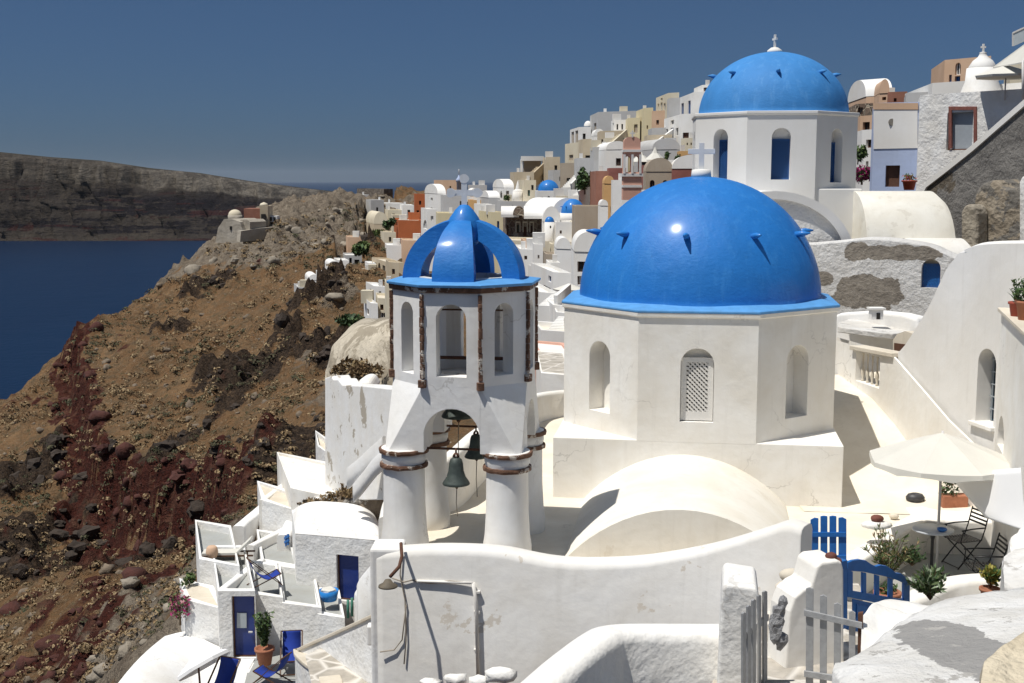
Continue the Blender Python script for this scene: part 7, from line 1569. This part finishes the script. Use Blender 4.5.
def scatter_at(x, y, kind):
    global n_s, n_r
    z = ground_z(x, y); dd = math.hypot(x, y); l_, p_, r_ = smp('l', x, y), smp('p', x, y), smp('r', x, y)
    key = 'l' if l_ > .35 else 'r' if r_ > .3 else 'p' if p_ > .35 else 'g'
    if kind == 'rock':
        s = (.07+dd*.0012)*(rn.random()**3*3.2+.4)*(1.1 if key in 'lr' else .9 if key == 'p' else .6)
        ico(rk[key], (x, y, z-.2*s), s, 2, (rn.uniform(.8,1.5), rn.uniform(.8,1.5), rn.uniform(.6,1.2)), .38, seed=rn.randint(0, 1 << 20), sm=key != 'l' and rn.random() < .8); n_r += 1
    else:
        if key in 'lr' and rn.random() < .6: return
        s = (.16+dd*.0019)*rn.uniform(.5, 1.4); k = 0 if rn.random() < .62 else 3
        m0 = 0 if noise.noise(Vector((x*.06, y*.06, 8)))+rn.uniform(-.25,.25) > -.16 else 3
        for i in range(24):
            a = Vector((rn.gauss(0,1), rn.gauss(0,1), abs(rn.gauss(0,1))+.1)).normalized(); p = Vector((x, y, z))+Vector((a.x*s, a.y*s, a.z*s*.75)); b_ = a.cross(Vector((rn.gauss(0,1), rn.gauss(0,1), rn.gauss(0,1)))).normalized(); c2_ = a.cross(b_)
            t = s*rn.uniform(.16, .36); scrub.face([p-b_*t, p-c2_*t*.6, p+b_*t, p+c2_*t*.6+a*t*.3], m0+int(rn.random()*3))
        n_s += 1
for k in range(9000):
    px, py = rn.uniform(0, 400), rn.uniform(195, 683)
    if not inpoly(px, py, region): continue
    v = vis_pt(px, py)
    if v is None: continue
    if noise.noise(Vector((v[0]*.12, v[1]*.1, 3)))+rn.uniform(-.35,.35) > -.08: scatter_at(v[0], v[1], 'scrub')
for k in range(3000):
    px, py = rn.uniform(0, 400), rn.uniform(195, 683)
    if not inpoly(px, py, region): continue
    v = vis_pt(px, py)
    if v is None: continue
    l_, p_, r_ = smp('l', *v), smp('p', *v), smp('r', *v)
    if (max(l_, p_, r_) > .35 and rn.random() < .2) or rn.random() < .3: scatter_at(v[0], v[1], 'rock')
print('scrub', n_s, 'rocks', n_r)
SCR = [simple('scrub_dark', (.13,.085,.045), rough=1, bs=0), simple('scrub_mid', (.24,.165,.085), rough=1, bs=0), simple('scrub_light', (.34,.25,.14), rough=1, bs=0)]+[simple('olive_dark', (.05,.052,.026), rough=.95, bs=0), simple('olive_scrub', (.075,.075,.035), rough=.95, bs=0), simple('olive_dry', (.12,.10,.055), rough=.95, bs=0)]
tag(scrub.build('dry_scrub', SCR, weld=False), 'dry brown and olive scrub dotted over the steep caldera slope', 'scrub', kind='stuff')
LAVA = simple('lava_rock', (.055,.040,.030), rough=1, var=.45, scale=1.2, bs=.8, bd=.2); REDR = simple('red_lava', (.085,.028,.02), rough=1, var=.5, scale=1.0, bs=.8, bd=.2)
PALEROCK = simple('pale_rock', (.33,.285,.225), rough=1, var=.45, scale=.8, bs=.8, bd=.2); BROWNR = simple('brown_rock', (.23,.18,.13), rough=1, var=.5, scale=1.5, bs=.8, bd=.1)
for key, nm, mt, lb in (('l','lava_rubble',LAVA,'black lava rubble in dark outcrops on the slope'),('r','red_rubble',REDR,'dark red volcanic rubble along the red cliff'),('p','pale_rubble',PALEROCK,'pale limestone rubble under the castle and near the plaster slope'),('g','loose_stones',BROWNR,'brown loose stones scattered over the dry slope')):
    if rk[key].v: tag(rk[key].build(nm, mt, weld=False), lb, 'rubble', kind='stuff')
# rubble bank between the stair parapets and the vaulted house
q = MB(); tl = [P(*t) for t in ((296,519,50.4),(308,508,50.2),(322,503,49.6),(336,499,49.2),(348,495,48.7),(360,489,48.2),(376,480,47.8),(394,470,47.4))]
q.loft([[p+Vector((0,.8,.05)) for p in tl], tl, [p+Vector((.1,-.5,-.5)) for p in tl], [p+Vector((.1,-1.0,-2.5)) for p in tl]], 0, True, closed=False); struct(q.build('earth_bank', BROWNR if 'BROWNR' in globals() else simple('bank_earth', (.22,.15,.085), rough=1, var=.5, scale=3, bs=1, bd=.1), weld=False))
q = MB()
for k in range(150):
    px, py = rn.uniform(345, 392), rn.uniform(458, 512)
    if py < 512-(px-340)*.95: continue
    d = 48.2-(px-350)*.02; p = P(px, py*.75+.25*(512-(px-340)*.85), d); ico(q, p, rn.uniform(.08,.26), 2, (1.2,1,.8), .3, seed=k, sm=k%3>0)
tag(q.build('rubble_bank', simple('bank_rock', (.36,.33,.29), rough=1, var=.4, scale=2, bs=.6, bd=.05), weld=False), 'bank of grey rubble between the stair parapet and the vaulted house', 'rubble', kind='stuff')
def shrub(name, label, px, py, d, rx, rz_, n, mats, size, cat='shrub', group=None, seed=1, lobes=5):
    r_ = random.Random(seed); c = P(px, py, d); t_ = thing(name, label, cat, c, group); q = MB()
    for k in range(lobes):
        o = Vector((r_.uniform(-.6,.6)*rx, r_.uniform(-.5,.5)*rx, r_.uniform(0,.7)*rz_)); leaves(q, c+o, (rx*.5, rx*.5, rz_*.45), n//lobes, size, len(mats), r_, shell=.3)
    q.build('foliage', mats, t_, weld=False); q = MB(); q.tube([c-Vector((0,0,rz_*.5)), c+Vector((0,0,rz_*.4))], [rx*.08, rx*.04], 5); q.build('trunk', DRY[0], t_); return t_
shrub('green_bush', 'large dark green bush on the slope left of the sandy building', 364,252,212, 1.9,2.2, 420, LEAF, .5, seed=31, lobes=8)
shrub('green_bush', 'dark bush against the left side of the long orange house', 389,226,236, 1.3,1.5, 220, [LEAF[0],LEAF[0],LEAF[1]], .45, seed=32)
shrub('green_bush', 'dry green bush just below the cream vaulted house', 378,236,240, 1.6,1.2, 220, [LEAF[1],DRY[1],LEAF[2]], .45, seed=33)
shrub('green_bush', 'low dark green bush above the patched cave roof', 350,324,90, 1.1,.7, 380, [LEAF[0],LEAF[0],LEAF[1]], .22, seed=34, lobes=7)
shrub('dry_bush', 'brown dry bush above the tall peeling wall', 372,376,60, 1.2,.6, 420, DRY, .16, seed=35, lobes=8)
shrub('dry_bush', 'brown dry bush left behind the tall peeling wall', 352,372,62, 1.0,.6, 380, DRY, .16, seed=36, lobes=7)
shrub('dry_bush', 'dry tuft on the terrace between the diagonal walls', 278,525,54, 1.2,.35, 300, DRY, .14, seed=37, lobes=7)
shrub('dry_bush', 'dry grass tuft beside the rubble bank', 352,492,50, .7,.4, 200, DRY, .12, seed=38)
shrub('flowering_plant', 'trailing pink flowering plant at the left edge of the white houses', 180,612,43.5, .5,1.0, 320, [MAG[1], simple('pink_pale',(.45,.2,.22),bs=0), LEAF[1], DRY[1]], .09, seed=39, cat='plant', lobes=7)
shrub('green_bush', 'small green plant in the corner above the pink flowers', 189,582,45, .35,.35, 140, LEAF, .1, seed=40)
shrub('bougainvillea', 'bright magenta bougainvillea mass right of the higher church', 862,178,57, .62,.62, 600, MAG, .10, seed=41, cat='plant', lobes=9)
shrub('green_tree', 'small dark green tree above the bougainvillea', 858,158,58, .4,.6, 260, LEAF, .13, seed=42, cat='tree')
shrub('ivy', 'dark green ivy spilling down beside the terracotta house', 585,186,150, 1.1,2.0, 420, [LEAF[0],LEAF[1],LEAF[1]], .35, seed=43, cat='plant', lobes=9)
for k, (x, y, d) in enumerate(((655,158,134),(668,157,132),(676,160,131))): shrub('terrace_plant', 'green terrace plant among the white tents and the grey vaulted house', x,y,d, .5,.6, 90, LEAF, .22, seed=50+k, group='terrace plants by the white tents', cat='plant', lobes=3)
shrub('terrace_plant', 'green plant on the roof of the white vaulted chapel terrace', 509,199,176, .8,.4, 90, LEAF, .3, seed=55, cat='plant', lobes=3)
for k, (x, y, d) in enumerate(((312,505,49.8),(328,500,49.2),(342,496,48.7),(356,490,48.2))): shrub('dry_bush', 'dry grass tuft growing on the earth bank behind the vaulted house', x, y, d, .7, .3, 180, DRY, .1, seed=60+k, group='dry tufts behind the vaulted house', lobes=5)
# ================= the sea air =================
hz_ = bpy.data.materials.new('sea_haze'); hz_.use_nodes = True; nt = hz_.node_tree
for n in list(nt.nodes): nt.nodes.remove(n)
ou = nt.nodes.new('ShaderNodeOutputMaterial'); vo = nt.nodes.new('ShaderNodeVolumePrincipled'); vo.inputs['Color'].default_value = (.80,.88,1,1); vo.inputs['Density'].default_value = HZD; vo.inputs['Anisotropy'].default_value = .2
nt.links.new(vo.outputs[0], ou.inputs['Volume'])
q = MB(); q.box((0, 29500, (SEA-1.5+420)/2), (150000, 62000, 420-(SEA-1.5))); tag(q.build('haze', hz_), kind='stuff')
